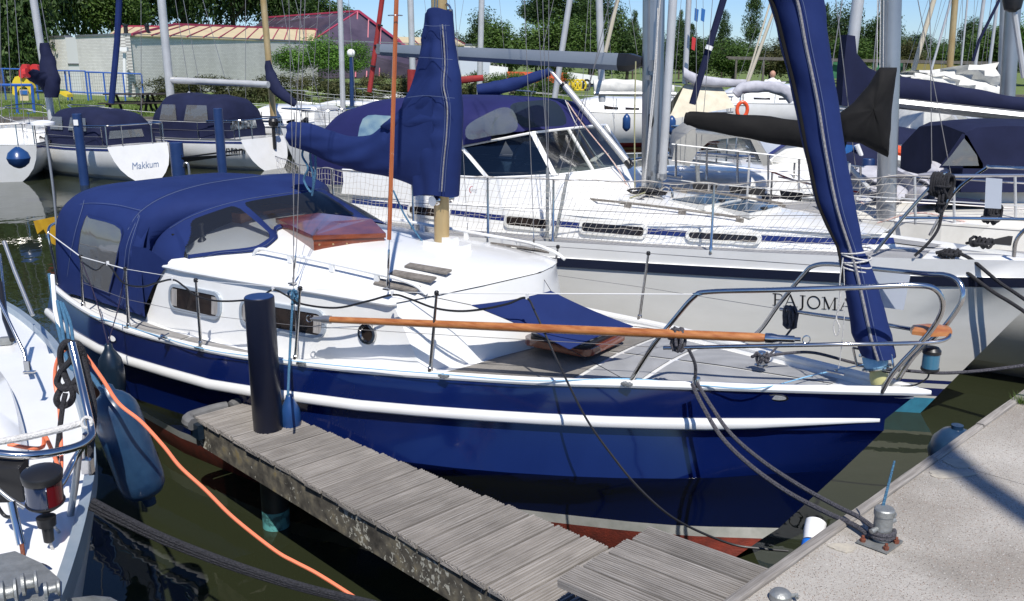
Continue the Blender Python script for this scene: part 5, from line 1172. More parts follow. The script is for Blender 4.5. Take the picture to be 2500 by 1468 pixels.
for i in range(1, 8):
    b = MB(); b.poly([bb_[i], bb_[i+1], tt_[i+1], tt_[i]]); b.build('windscreen_pane', M['glass_clear'] if i in (3, 4, 5) else M['glass'], pyacht, smooth=0)
# inside: seat, wheel, far curtain
b = MB(); b.box(V_(4.3, .1, 1.50), e4*.7, n4*.6, Zv*.02); b.build('cockpit_sole', M['dark'], pyacht, smooth=0)
b = MB(); b.tube([V_(3.75, -.1, 1.66) + n4*math.cos(a)*.11 + Zv*math.sin(a)*.11 - e4*.03*math.sin(a) for a in [2*math.pi*k/20 for k in range(20)]], .012, 6, closed=True); b.build('steering_wheel', M['black'], pyacht)
# canvas top
b = MB(); rows = []
for s, w_, z0, zt, sq in ((5.95, .80, 1.30, 1.70, 3), (5.85, .84, 1.30, 1.95, 3), (5.7, .86, 1.32, 2.07, 3), (5.4, .86, 1.34, 2.15, 3), (5.0, .85, 1.36, 2.19, 3.2), (4.75, .85, 1.45, 2.20, 3.2), (4.6, .84, 1.72, 2.205, 3.0), (4.2, .83, 1.77, 2.21, 3.0), (3.9, .80, 1.80, 2.205, 2.9), (3.6, .75, 1.86, 2.195, 2.8), (3.42, .70, 1.90, 2.17, 2.8), (3.32, .68, 1.915, 2.12, 2.8), (3.22, .64, 1.93, 2.04, 2.8), (3.14, .60, 1.935, 1.955, 2.8)):
    rows.append([V_(a + (.22*abs(q/w_)**3 if s < 3.5 else 0), q, z) for a, q, z in hoop(s, w_, z0, zt, 30, sq)])
b.grid(rows); b.poly(rows[0][::-1]); ptop = b.build('canvas_top', mat('navy_purple_canvas', (.012, .014, .075), .75, c2=(.016, .018, .095), sc=3, bump=.2, bsc=6, spec=.25), pyacht, smooth=60)
def panel(pxs, q, m, nm, par, off=.012, bind=True):
    P = [vp(x, y, q) - n4*off for x, y in pxs]; P = crom(P, 4, True); b = MB(); b.poly(P); o = b.build(nm, m, par, smooth=0)
    return o
panel([(1142, 308), (1190, 278), (1232, 262), (1258, 275), (1262, 318), (1200, 332), (1146, 340)], -.83, M['vinyl_milky'], 'side_window', ptop)
panel([(888, 290), (955, 283), (1010, 284), (1010, 380), (885, 385)], -.88, M['vinyl_milky'], 'side_window', ptop)
panel([(1262, 258), (1310, 246), (1372, 248), (1398, 300), (1340, 308), (1288, 306)], -.50, M['glass'], 'front_window', ptop, .10)
# mast, boom, vang, rigging
def pmast(px0, px1, q, ra, rb, m, nm, ext=5, par=pyacht, ax=e4):
    p0, p1 = vp(*px0, q), vp(*px1, q); d = (p1-p0)/np.linalg.norm(p1-p0); b = mast_mesh(p0, p1 + d*ext, ra, rb, ax); return b.build(nm, m, par, smooth=50), p0, p1 + d*ext
mo, m0, m1 = pmast((1592, 474), (1596, 0), 0, .098, .07, M['alu'], 'mast')
b = MB(); off = -n4*.072 + e4*.01; b.box((m0 + m1)/2 + off, (m1-m0)/2, e4*.008, n4*.004); b.build('sail_track', M['alu_d'], mo, smooth=0)
b = MB(); c = vp(1588, 295, -.075); b.poly([c + e4*.032*math.cos(a) + Zv*.062*math.sin(a) for a in [2*math.pi*k/18 for k in range(18)]]); b.build('mast_gate', M['black'], mo, smooth=0)
pmast((1617, 428), (1643, 0), -.1, .036, .036, M['alu_w'], 'spinnaker_pole')
b = MB(); c = vp(1616, 432, -.1); b.lathe(c - Zv*.03, (0, 0, 1), [(0, .03), (.02, .042), (.06, .042)], 14); b.build('pole_end', M['alu'], pyacht)
b = MB(); b.box(vp(1612, 385, -.12), e4*.02, n4*.03, Zv*.03); b.box(vp(1590, 165, -.1), e4*.012, n4*.012, Zv*.05); b.build('mast_cleat', M['alu_d'], pyacht, smooth=0) if 0 else None
for x, y, h_ in ((1612, 385, .03), (1590, 160, .045), (1583, 190, .02), (1586, 425, .02)):
    b = MB(); b.box(vp(x, y, -.10), e4*.016, n4*.016, Zv*h_); b.build('mast_cleat', M['alu_d'], mo, smooth=0)
p0, p1 = vp(935, 120, 0), vp(1515, 148, 0); d = (p1-p0)/np.linalg.norm(p1-p0); up = np.cross(n4, d); up = up if up[2] > 0 else -up
M['boom_g'] = mat('grey_blue_boom', (.22, .25, .28), .4, .3, c2=(.26, .29, .32), sc=2)
b = MB(); prof = [(-.035, -.095), (.035, -.095), (.062, -.05), (.062, .0), (.045, .05), (-.045, .05), (-.062, 0), (-.062, -.05)]
b.grid([[p + n4*x*k + up*(y*k+.01) for x, y in prof] for p, k in ((p0, .8), (p1, 1))], True); b.poly([p0 + n4*x*.8 + up*(y*.8+.01) for x, y in prof][::-1]); bo2 = b.build('boom', M['boom_g'], pyacht, smooth=20)
b = MB(); b.grid([[p + n4*x*k + up*(y*k+.01) for x, y in prof] for p, k in ((p1, 1.04), (p1 + d*.10, 1.04), (p1 + d*.22, .5))], True); b.poly([p1 + d*.22 + n4*x*.5 + up*(y*.5+.01) for x, y in prof]); b.build('boom_end_cap', M['black'], bo2, smooth=20)
b = MB(); b.box(p0 - d*.03, d*.035, n4*.03, up*.05); b.lathe(p0 - d*.05 - up*.02, n4, [(-.02, .04), (.02, .04)], 14); b.build('boom_end_fitting', M['galv'], bo2, smooth=20)
for pa, pb, r_, m_, nm in (((1338, 165), (1400, 240), .017, 'alu_w', 'vang_rod'), ((1375, 205), (1535, 400), .030, 'alu_w', 'vang_tube')):
    b = MB(); b.tube([vp(*pa, 0), vp(*pb, 0)], r_, 12); b.build(nm, M[m_], pyacht)
b = MB(); b.tube([vp(1375, 205, 0), vp(1379, 210, 0)], .036, 12); b.tube([vp(1530, 393, 0), vp(1541, 407, 0)], .036, 12); b.build('vang_collar', M['black'], pyacht)
def pw(pxs, q, r, nm, m, n=0, ext=0, par=pyacht, seg=6):
    P = [vp(x[0], x[1], q if len(x) < 3 else x[2]) for x in pxs]
    if ext: d = P[0]-P[1]; P[0] = P[0] + d/np.linalg.norm(d)*ext
    b = MB(); b.tube(crom(P, n) if n else P, r, seg); return b.build(nm, M[m], par)
pw([(1385, 250), (1420, 300), (1500, 400), (1540, 470)], -.03, .006, 'vang_line', 'rope_r', 4); pw([(1380, 245), (1410, 310), (1470, 400), (1520, 455)], -.05, .005, 'vang_line', 'rope_w', 4)
pw([(1552, 150), (1549, 300), (1550, 465)], -.1, .006, 'halyard', 'rope_o'); pw([(1612, -5), (1575, 440)], -.12, .006, 'halyard', 'rope_w', 0, 2); pw([(1606, 20), (1602, 160), (1590, 300), (1572, 450)], -.12, .006, 'halyard', 'rope_w', 4)
for a_, c_, q in (((1490, -5), (1388, 425), -.7), ((1325, -5), (1336, 410), -1.0), ((1340, -5), (1338, 410), -.95), ((1508, -5), (1362, 430), -.9), ((1310, -5), (1345, 500), 0), ((1740, -5), (1705, 440), .9), ((1700, -5), (1700, 405), .95)):
    pw([a_, c_], q, .0028, 'shroud', 'wire', 0, 3)
b = MB(); b.tube([vp(1386, 425, -.78), vp(1352, 598, -1.0)], .014, 8); b.build('shroud_tube', M['galv'], pyacht); b = MB(); b.tube([vp(1337, 410, -1.0), vp(1336, 592, -1.12)], .014, 8); b.build('shroud_tube', M['galv'], pyacht)
b = MB(); b.tube([vp(1702, 405, .9), vp(1706, 470, .9)], .02, 8); b.build('shroud_tube', M['galv'], pyacht)
# control lines along the cabin top
for k, (m_, dy) in enumerate((('rope_o', 0), ('rope_w', 6), ('rope_g', 11))): pw([(1345, 472+dy), (1400, 486+dy), (1470, 496+dy), (1530, 486+dy), (1575, 470+dy)], -.3, .006, 'control_line', m_, 5)
b = MB(); rr = random.Random(2); b.tube(crom([vp(1530 + rr.uniform(0, 95), 462 + rr.uniform(-6, 14), -.15 + rr.uniform(-.1, .1)) for k in range(26)], 4), .009, 6); b.build('rope_tangle', M['rope_k'], pyacht)
b = MB(); b.tube(crom([vp(1612, 486, -.1), vp(1612, 465, -.1), vp(1625, 455, -.1), vp(1640, 465, -.1), vp(1641, 488, -.1)], 5), .012, 8); b.build('mast_guard_hoop', M['steel'], pyacht)
b = MB(); b.lathe(V_(2.42, -.45, ptz(2.42, .45)), (0, 0, 1), [(0, .035), (.02, .045), (.035, .05), (.05, .045), (.056, .02)], 16); b.build('ventilator', M['gel'], pyacht)
b = MB(); b.lathe(V_(3.25, -.62, ptz(3.25, .6)), (-.5, -.5, .8), [(0, .025), (.03, .03), (.05, .05), (.06, .05), (.061, .04)], 16); b.build('ventilator', M['gel'], pyacht)
b = MB(); b.lathe(vp(1140, 262, 0) - Zv*.0, n4, [(0, .02), (.02, .02)], 8); b.v = []; b.f = []
b = MB(); b.box(vp(1408, 350, .5), e4*.02, n4*.04, Zv*.08); b.build('white_buoy', M['plast_w'], pyacht)
# stanchions, lifelines and netting
psx = [(5.6, -1.20), (5.0, -1.34), (4.0, -1.35), (3.25, -1.26), (2.68, -1.14), (1.45, -.82)]
rail_top = []
for s, q in psx:
    bz_ = PS_z(s); p0 = V_(s, q, bz_ - .03); p1 = V_(s, q - .0, bz_ + .50); rail_top.append(p1)
    b = MB(); b.lathe(p0, p1-p0, [(0, .018), (.05, .016), (.06, .011), (.53, .009)], 10); b.build('stanchion', M['steel'], pyacht)
top0 = V_(6.25, -.95, 1.58); end = vp(2290, 428, -.33); foot = vp(2135, 618, -.42)
RL = [top0] + rail_top + [end]; FL = [V_(6.2, -.9, 1.12)] + [V_(s, q, PS_z(s) + .02) for s, q in psx] + [foot]
def along(L, t):
    d = [np.linalg.norm(L[i+1]-L[i]) for i in range(len(L)-1)]; tot = sum(d); x = t*tot
    for i, dd_ in enumerate(d):
        if x <= dd_ or i == len(d)-1: return L[i] + (L[i+1]-L[i])*min(1, x/dd_)
        x -= dd_
b = MB(); b.tube(RL, .0035, 6); b.build('lifeline', M['wire'], pyacht); b = MB(); b.tube([(a+c)/2 for a, c in zip(RL, FL)], .003, 6); b.build('lower_lifeline', M['wire'], pyacht)
net = MB(); NX, NY = 125, 9; rn = random.Random(5); G = []
for i in range(NX+1):
    t = i/NX; a, c = along(RL, t), along(FL, t); col = []
    for j in range(NY+1):
        v = j/NY; p = a*(1-v) + c*v; jit = np.array([rn.uniform(-1, 1), rn.uniform(-1, 1), rn.uniform(-1, 1)])*.006*(0 < v < 1); sag = -.012*math.sin(t*90)*(1-v)
        col.append(p + jit + Zv*sag)
    G.append(col)
for i in range(NX+1): net.tube(G[i], .0018, 3, cap=False)
for j in range(NY+1): net.tube([G[i][j] for i in range(NX+1)], .0018 if j else .0035, 3, cap=False)
no = net.build('guard_net', M['net'], pyacht, smooth=0); no['kind'] = 'stuff'
# far side rail seen over the deck
for s, q in ((.9, .66), (1.9, .96), (3.0, 1.2)):
    b = MB(); b.lathe(V_(s, q, PS_z(s)), (0, 0, 1), [(0, .016), (.05, .012), (.55, .010)], 8); b.build('stanchion', M['alu_w'], pyacht)
# pulpit on the right
pw([(2135, 618, -.42), (2215, 520, -.38), (2300, 430, -.33), (2330, 429, -.30), (2520, 428, -.1)], 0, .0125, 'pulpit_rail', 'steel', 5, 0, pyacht, 10)
pw([(2195, 532, -.36), (2350, 533, -.25), (2520, 536, -.1)], 0, .011, 'pulpit_rail', 'steel', 3, 0, pyacht, 10)
pw([(2270, 575, .42), (2330, 470, .40), (2405, 412, .38), (2420, 408, .36), (2520, 412, .3)], 0, .0125, 'pulpit_rail', 'steel', 5, 0, pyacht, 10)
pw([(2475, 628, -.1), (2480, 590, -.1), (2498, 565, -.1), (2520, 550, -.1)], 0, .014, 'pulpit_rail', 'steel', 5, 0, pyacht, 10)
b = MB(); c0, c1, c2_, c3 = [vp(x, y, .15) for x, y in ((2407, 435), (2446, 438), (2443, 510), (2404, 508))]; b.prism([c0, c1, c2_, c3], n4*.02); b.build('pale_sign_board', M['board_w'], pyacht, smooth=0)
b = MB(); q0 = [vp(x, y, -.9) for x, y in ((2160, 690), (2222, 690), (2210, 756), (2150, 752))]; q0 = [bp(x, y, .30) for x, y in ((2125, 660), (2223, 672), (2206, 757), (2115, 745))]; b.prism(q0, -n3*.004); tag(b.build('clear_panel', M['board_w'], None, smooth=0, loc=q0[0]), 'pale rectangular panel tied to the far pulpit rail of the blue yacht', 'panel')
# black ropes on its pulpit and down to the right
def hank(c, w_, h_, turns, m, lab, seed, r=.011, axis=None):
    rnd = random.Random(seed); b = MB(); P = []
    for k in range(turns*12):
        a = 2*math.pi*k/12; P.append(c + e4*w_*(k/(turns*12)-.5)*1.6 + e4*.25*w_*math.cos(a) - n4*.04*math.cos(a) + Zv*(h_*(math.sin(a) - .9) + rnd.uniform(-.01, .01)*1.5))
    b.tube(crom(P, 2), r, 7); b.tube([c + e4*w_*.7*math.cos(a) - n4*.05*math.sin(a) - Zv*(h_*1.0) for a in [2*math.pi*k/14 for k in range(14)]], r, 7, closed=True)
    return tag(b.build('rope_hank', M[m], None, loc=c), lab, 'rope')
hank(vp(2302, 428, -.33), .075, .075, 7, 'rope_k', 'thick black rope hank hung at the aft end of the white yacht pulpit', 1)
hank(vp(2300, 470, -.33), .03, .075, 2, 'rope_k', 'lower loop of black rope below the thick hank', 6, .010)
hank(vp(2425, 505, .3), .06, .06, 5, 'rope_k', 'black rope hank on the middle pulpit rail near the pale board', 2)
hank(vp(2395, 585, .1), .09, .025, 5, 'rope_k', 'black rope coil lying on the foredeck below the pale board', 3)
rope([vp(x, y, q) for x, y, q in ((2300, 520, -.33), (2290, 560, -.35), (2265, 595, -.4), (2233, 625, -.42))], .011, 'rope_k', 'rope_tail', 'black rope tail curving down from the thick hank to the gunwale')
rope([vp(x, y, q) for x, y, q in ((2285, 618, -.22), (2320, 612, -.22), (2350, 622, -.22), (2380, 640, -.24), (2440, 690, -.24), (2520, 745, -.24))] + [vp(2800, 955, -.24)], .013, 'rope_k', 'mooring_rope', 'upper black mooring rope running from the white bow to the right', grp='black bow ropes')
rope([vp(x, y, q) for x, y, q in ((2290, 622, -.24), (2340, 650, -.24), (2420, 710, -.24), (2520, 775, -.24))] + [vp(2800, 990, -.24)], .013, 'rope_k', 'mooring_rope', 'lower black mooring rope running from the white bow to the right', grp='black bow ropes')
hank(vp(2320, 612, -.22), .07, .02, 4, 'rope_k', 'black rope turns on the gunwale cleat of the white bow', 9)
# lettering on hulls: strokes on a plane fitted to the hull side
GL = {'P': [[(0,0,.16,0)],[(.08,0,.08,1)],[(0,1,.3,1)]], }
def serif(ch):
    """list of stroke polylines ((x,y)...,width)"""
    T, t = .115, .045
    D = {'P': [([(.16,0),(.16,1)], T), ([(0,.02),(.36,.02)], t), ([(0,.98),(.45,.98),(.62,.9),(.66,.74),(.6,.58),(.42,.5),(.2,.5)], t*1.5)],
         'A': [([(.42,1),(.78,.02)], T), ([(.42,.98),(.08,.02)], t*1.3), ([(.2,.36),(.62,.36)], t), ([(-.04,.02),(.22,.02)], t), ([(.62,.02),(.94,.02)], t)],
         'J': [([(.3,1),(.3,.1),(.26,-.1),(.1,-.2)], T), ([(.12,.98),(.48,.98)], t)],
         'O': [([(.45+.42*math.cos(a), .5+.5*math.sin(a)) for a in [2*math.pi*k/24 for k in range(25)]], T*.8)],
         'M': [([(.16,0),(.16,1)], t*1.2), ([(.16,1),(.5,.05)], T), ([(.5,.05),(.86,1)], t), ([(.88,1),(.88,0)], T), ([(0,.02),(.3,.02)], t), ([(.72,.02),(1.05,.02)], t), ([(0,.98),(.2,.98)], t), ([(.84,.98),(1.05,.98)], t)]}
    return D[ch]
ADV = {'P': .80, 'A': 1.0, 'J': .62, 'O': 1.02, 'M': 1.2}
def write_strokes(txt, org, u, v, h, m, par, nvec, name='lettering'):
    b = MB(); x = 0
    for ch in txt:
        for P, w_ in serif(ch):
            P = [np.array(p) for p in P]
            for i in range(len(P)-1):
                d = P[i+1]-P[i]; L = np.linalg.norm(d); d = d/L; q = np.array([-d[1], d[0]])*w_/2; e = d*.02
                C4 = [P[i]-q-e, P[i+1]-q+e, P[i+1]+q+e, P[i]+q-e]
                b.poly([org(x + c[0]*h, c[1]*h) for c in C4])
        x += ADV[ch]*h
    return b.build(name, m, par, smooth=0)
from mathutils.bvhtree import BVHTree
def proj_org(objs, fr, s0, z0, off=.004):         # lettering laid on the near side of a hull by ray casting
    trees = []
    for ob in objs:
        vs = [v.co + Vector(tuple(parent_loc(ob))) for v in ob.data.vertices]; trees.append(BVHTree.FromPolygons(vs, [p.vertices[:] for p in ob.data.polygons]))
    nd = Vector((fr.n[0], fr.n[1], 0))
    def f(x, y):
        o_ = Vector(tuple(fr.W(s0 - x, -4, z0 + y))); best = None
        for t in trees:
            h = t.ray_cast(o_, nd)
            if h[0] is not None and (best is None or (h[0]-o_).length < best): best = (h[0]-o_).length
        return np.array(o_ + nd*((best or 4) - off))
    return f
b = MB(); lg = proj_org([o for o in pyacht.children if o.name.startswith(('windscreen_base', 'cabin_top', 'cabin_side'))], BP, 0, 0, .004)
s1_ = BP.L(vp(1141, 465, -.9)); arc = [(.028*math.cos(a), .030*math.sin(a)) for a in [1.2 + 3.6*k/12 for k in range(13)]]
for i in range(12):
    w0, w1 = .006*math.sin(math.pi*i/12) + .0015, .006*math.sin(math.pi*(i+1)/12) + .0015
    P = [(arc[i][0], arc[i][1]), (arc[i+1][0], arc[i+1][1]), (arc[i+1][0]*(1 - w1/.03), arc[i+1][1]*(1 - w1/.03)), (arc[i][0]*(1 - w0/.03), arc[i][1]*(1 - w0/.03))]; b.poly([lg(-s1_[0] + p[0], s1_[2] + p[1]) for p in P])
b.build('red_crescent_emblem', M['ink_r'], pyacht, smooth=0)

write_strokes('PAJOMA', proj_org([o for o in pyacht.children if o.name.startswith('hull')], BP, 1.0, .735), None, None, .098, M['ink'], pyacht, None)
def text_obj(txt, size, origin, u, v, m, par, shear=0, name='lettering'):
    cu = bpy.data.curves.new('t', 'FONT'); cu.body = txt; cu.size = size; cu.shear = shear; cu.resolution_u = 3
    o = bpy.data.objects.new('t', cu); SC.collection.objects.link(o); dg = bpy.context.evaluated_depsgraph_get(); me = bpy.data.meshes.new_from_object(o.evaluated_get(dg))
    bpy.data.objects.remove(o); off = parent_loc(par)
    u = np.array(u, float); v = np.array(v, float)
    for vt in me.vertices: vt.co = Vector(tuple(np.array(origin) + u*vt.co.x + v*vt.co.y - off))
    me.materials.clear(); me.materials.append(m); me.name = name
    o = bpy.data.objects.new(name, me); SC.collection.objects.link(o); o.parent = par; return o

e0_ = lg(-s1_[0] - .018, s1_[2] - .008); text_obj('M CLASS', .022, e0_ - n4*.004, (-e4[0], -e4[1], 0), (0, 0, 1), M['ink_b'], pyacht)
# ------------------------------------------------------------------ white boat at the left edge (its bow towards us)
ZL = 1.02
sh = [atz(x, y, ZL) for x, y in ((-150, 640), (-60, 690), (0, 735), (50, 765), (95, 800), (140, 845), (175, 905), (205, 975), (226, 1050), (236, 1130), (226, 1215), (208, 1300), (186, 1380), (160, 1460), (120, 1560))]
sh = crom(sh, 4)
wyacht = thing('white_boat_bow', 'white boat bow with bent steel pulpit cut off by the left edge', 'boat', (sh[30][0] - .6, sh[30][1], WATER))
nrm = []
for i in range(len(sh)):
    t = sh[min(i+1, len(sh)-1)] - sh[max(i-1, 0)]; t /= np.linalg.norm(t); nrm.append(np.array([-t[1], t[0], 0]) * (1 if -t[1] < 0 else -1))
nrm = [-q if q[0] > 0 else q for q in nrm]        # inward (towards -x)
b = MB(); b.grid([[p, p - Zv*.12 + q*.015, p - Zv*.45 + q*.09, p - Zv*.80 + q*.22, p - Zv*1.15 + q*.42, p - Zv*1.5 + q*.6] for p, q in zip(sh, nrm)], flip=True); b.build('hull', M['gel'], wyacht, smooth=60)
b = MB(); b.grid([[p + q*.03 - Zv*.01, p + q*.10 - Zv*.006, np.array([p[0] - 1.0, p[1]+.1, ZL + .0]), np.array([p[0] - 3.0, p[1]+.3, ZL + .02])] for p, q in zip(sh, nrm)], flip=True); b.build('deck', M['gel'], wyacht, smooth=60)
b = MB(); b.grid([[p - Zv*.05, p + Zv*.028, p + q*.035 + Zv*.03, p + q*.04 - Zv*.01] for p, q in zip(sh, nrm)], flip=True); b.build('toe_rail', mat('blue_grey_toe_rail', (.30, .37, .42), .35, .4, c2=(.38, .44, .48), sc=9), wyacht, smooth=30)
b = MB(); cb = [atz(x, y, ZL + .01) for x, y in ((-60, 860), (-10, 905), (30, 960), (55, 1030), (68, 1100), (60, 1150), (20, 1180), (-60, 1190), (-200, 1100), (-200, 900))]; cb = crom(cb, 4, True); c = sum(cb)/len(cb)
b.grid([[c + (p - c)*k + Zv*z for p in cb] for k, z in ((1, 0), (.93, .05), (.85, .075), (.01, .085))], True); b.build('coachroof', M['gel'], wyacht, smooth=60)
def lt(P, r, m, nm, n=6, seg=12, par=wyacht):
    b = MB(); Q_ = [atY(*p) for p in P]; b.tube(crom(Q_, n) if n else Q_, r, seg); return b.build(nm, M[m] if isinstance(m, str) else m, par)
lt([(175, 838, 3.25), (190, 900, 3.2), (208, 980, 3.12), (222, 1045, 3.06), (220, 1068, 3.03), (190, 1090, 2.98), (114, 1108, 2.9), (40, 1112, 2.86), (-60, 1100, 2.85)], .0145, 'steel', 'pulpit_rail')
lt([(209, 1060, 3.05), (206, 1105, 3.06), (212, 1140, 3.07)], .011, 'steel', 'pulpit_leg', 3)
lt([(205, 1085, 3.0), (180, 1125, 2.98), (152, 1178, 2.9), (120, 1215, 2.85)], .011, 'steel', 'pulpit_leg', 4)
lt([(193, 1100, 3.0), (184, 1180, 2.98), (172, 1260, 2.96), (172, 1310, 2.98)], .012, 'alu', 'pulpit_leg', 4)
b = MB(); b.box(atY(214, 1138, 3.06), (.018, 0, 0), (0, .014, 0), (0, 0, .026)); b.build('rail_base', M['steel'], wyacht, smooth=0)
b = MB(); b.box(atY(172, 1328, 2.94), (.020, 0, 0), (0, .014, 0), (0, 0, .024)); b.build('rail_base', M['steel'], wyacht, smooth=0)
lt([(-40, 1085, 2.92), (60, 1068, 2.97), (150, 1047, 3.03), (196, 1034, 3.07)], .0125, 'rope_w', 'rope_wrapped_rail', 6, 10)
b = MB(); c = atY(212, 1032, 3.06); b.tube([c + np.array([.018*math.cos(a), .006*math.sin(a), .018*math.sin(a)]) for a in [2*math.pi*k/14 for k in range(14)]], .006, 6, closed=True); b.build('rope_eye', M['rope_w'], wyacht)
c = atY(107, 1195, 2.75); b = MB(); b.lathe(c - Zv*.075, (.05, -.1, 1), [(0, .012), (.012, .036), (.03, .058), (.035, .06)], 24); b.lathe(c + Zv*.035, (.05, -.1, 1), [(0, .060), (.022, .063), (.028, .060), (.036, .040), (.04, .012)], 24); nv_ = b.build('bow_light', M['black'], wyacht)
for a0, m_ in ((.05, 'lens_r'), (-2.6, 'lens_b')):
    b = MB(); rows = [[c + np.array([.056*math.cos(a0 + 2.6*k/12 - 1.0), .056*math.sin(a0 + 2.6*k/12 - 1.0), z]) for k in range(13)] for z in (-.045, -.03, -.015, 0, .015, .036)]; b.grid(rows); b.build('lens', M[m_], nv_)
b = MB(); b.lathe(atY(112, 1262, 2.72), (0, 0, -1), [(0, .03), (.03, .028), (.035, .018), (.085, .016), (.09, .010)], 14); b.build('cable_plug', M['black'], wyacht)
lt([(118, 1310, 2.72), (135, 1355, 2.73), (160, 1362, 2.8), (150, 1310, 2.85), (128, 1280, 2.78)], .005, 'rope_w', 'light_cable')
b = MB(); b.box(atY(22, 1170, 2.85), (.05, .01, -.004), (0, .03, .01), (0, 0, .06)); b.build('bracket_box', M['black'], wyacht, smooth=0)
lt([(-20, 1180, 2.8), (20, 1215, 2.78), (60, 1240, 2.78)], .007, 'alu', 'bracket_arm', 4); lt([(-10, 1230, 2.8), (12, 1260, 2.8), (40, 1262, 2.78)], .006, 'black', 'bracket_arm', 4)
lt([(28, 1225, 2.75), (45, 1300, 2.72), (52, 1330, 2.7)], .013, 'steel', 'forestay_screw', 0); lt([(52, 1325, 2.7), (62, 1390, 2.66), (85, 1420, 2.62)], .007, 'rust', 'forestay_toggle', 0)
lt([(20, 1356, 2.75), (60, 1350, 2.78), (102, 1344, 2.8)], .008, 'steel', 'deck_cleat', 2)
b = MB(); b.prism([atz(x, y, ZL + .01) for x, y in ((-30, 1385), (40, 1370), (105, 1400), (150, 1440), (150, 1500), (-30, 1500))], (0, 0, .035)); b.build('stem_plate', M['galv'], wyacht, smooth=0)
for x, y, r_ in ((70, 1428, .032), (125, 1442, .024), (20, 1450, .036)):
    b = MB(); b.lathe(atz(x, y, ZL+.09) - np.array([.02, 0, 0]), (1, .5, 0), [(0, r_), (.008, r_), (.012, r_*.5), (.03, r_*.5), (.034, r_), (.04, r_)], 20); b.build('anchor_roller', M['galv'], wyacht, smooth=30)
lt([(70, 1400, 2.6), (95, 1380, 2.62), (130, 1400, 2.6), (150, 1450, 2.56)], .008, 'steel', 'roller_guard', 5)
b = MB(); b.prism([atY(x, y, 2.42) for x, y in ((150, 1480), (165, 1462), (220, 1456), (262, 1460), (290, 1475), (290, 1500), (150, 1500))], (0, .02, -.01)); b.build('anchor_fluke', M['galv'], wyacht, smooth=0)
lt([(68, 905, 3.95), (58, 860, 4.0), (20, 780, 4.05), (-20, 700, 4.1)], .007, 'steel', 'shroud_screw', 0); b = MB(); b.box(atz(72, 908, ZL+.006), (.028, 0, 0), (0, .012, 0), (0, 0, .004)); b.box(atY(66, 893, 3.95), (.012, 0, 0), (0, .006, 0), (0, 0, .022)); b.build('chainplate', M['steel'], wyacht, smooth=0)
lt([(10, 590, 4.9), (35, 660, 4.8), (80, 770, 4.62)], .010, 'alu', 'stanchion_stay', 0); lt([(0, 620, 4.9), (15, 760, 4.7), (38, 840, 4.4)], .006, 'steel', 'shroud_screw', 0)
lt([(0, 690, 4.6), (12, 780, 4.4), (30, 830, 4.2)], .012, 'black', 'shroud_boot', 0); b = MB(); b.box(atz(15, 832, ZL+.02), (.03, .01, 0), (0, .02, 0), (0, 0, .02)); b.build('chainplate', M['galv'], wyacht, smooth=0)
lt([(128, 672, 4.72), (135, 760, 4.6), (150, 820, 4.4)], .011, 'gel', 'stanchion', 0)
rope([atY(x, y, Y) for x, y, Y in ((120, 668, 4.75), (128, 720, 4.7), (140, 790, 4.5), (155, 850, 4.2), (175, 900, 4.0), (215, 910, 3.8), (250, 955, 3.45))], .009, 'rope_b', 'fender_rope', 'blue rope from the stanchion down to the biggest scuffed fender')
for k, dx in enumerate((0, 12, 22)):
    rope([atY(140 + dx*.6, 735 + k*3, 4.6), atY(150 + dx, 790, 4.45), atY(158 + dx, 850, 4.2)], .008, 'rope_b', 'rope_strand', 'thick blue rope fall beside the stern of the blue yacht, %s of three' % ('leftmost', 'middle', 'rightmost')[k], grp='blue rope falls at left')
# black coil, orange cable, black warps over the water
P = []
for k, (x, y) in enumerate([(160, 850), (175, 838), (195, 855), (200, 900), (180, 935), (160, 950), (140, 935), (150, 905), (172, 880), (182, 850), (165, 835), (150, 850), (148, 880), (160, 920), (178, 960), (170, 985), (148, 992), (138, 975), (150, 950), (175, 940), (205, 960), (212, 920), (205, 870), (190, 840), (170, 845)]): P.append(atY(x, y, 3.3 - .01*(k % 3)))
rope(P, .012, 'rope_k', 'rope_coil', 'thick black rope coil hung over the top of the left pulpit')
rope(ppath([(195, 850), (215, 920), (230, 1000), (222, 1100), (225, 1160)], 3.3, 3.1), .011, 'rope_k', 'rope_tail', 'black rope hanging down outside the left pulpit rail')
rope(ppath([(130, 1180), (140, 1100), (152, 1000), (160, 960)], 3.1, 3.25), .010, 'rope_k', 'rope_tail', 'black rope lying on the white deck behind the pulpit rail')
rope(ppath([(200, 855), (250, 925), (290, 985), (345, 1030), (400, 1090), (440, 1140), (500, 1195), (560, 1255), (620, 1305), (680, 1350), (720, 1372), (770, 1398), (830, 1435), (890, 1475), (980, 1540)], 3.35, 3.1, 8), .0072, 'orange', 'shore_power_cable', 'orange cable sagging across the dark water from the left bow', 'cable', 0)
rope([atY(x, y, Y) for x, y, Y in ((198, 855, 3.35), (165, 850, 3.35), (140, 880, 3.35), (134, 930, 3.35), (144, 990, 3.3), (148, 1060, 3.2), (150, 1130, 3.1), (146, 1150, 3.05), (135, 1120, 3.05), (110, 1065, 3.05), (105, 1090, 3.05), (80, 1095, 3.0), (20, 1085, 3.0))], .0072, 'orange', 'shore_power_cable', 'orange cable loop lying on the white deck at left', 'cable')
for k, (off, r_) in enumerate(((0, .011), (9, .010), (17, .008))):
    rope(ppath([(225 - k*4, 1222 + off), (300, 1262 + off), (400, 1310 + off*.9), (520, 1358 + off*.8), (640, 1400 + off*.7), (760, 1436 + off*.6), (900, 1470 + off*.5), (1020, 1500)], 2.95, 2.85, 6), r_, 'rope_k', 'mooring_warp', 'black warp low over the water, %s of the three at the bottom left' % ('highest', 'middle', 'lowest')[k], grp='black warps at the bottom left')
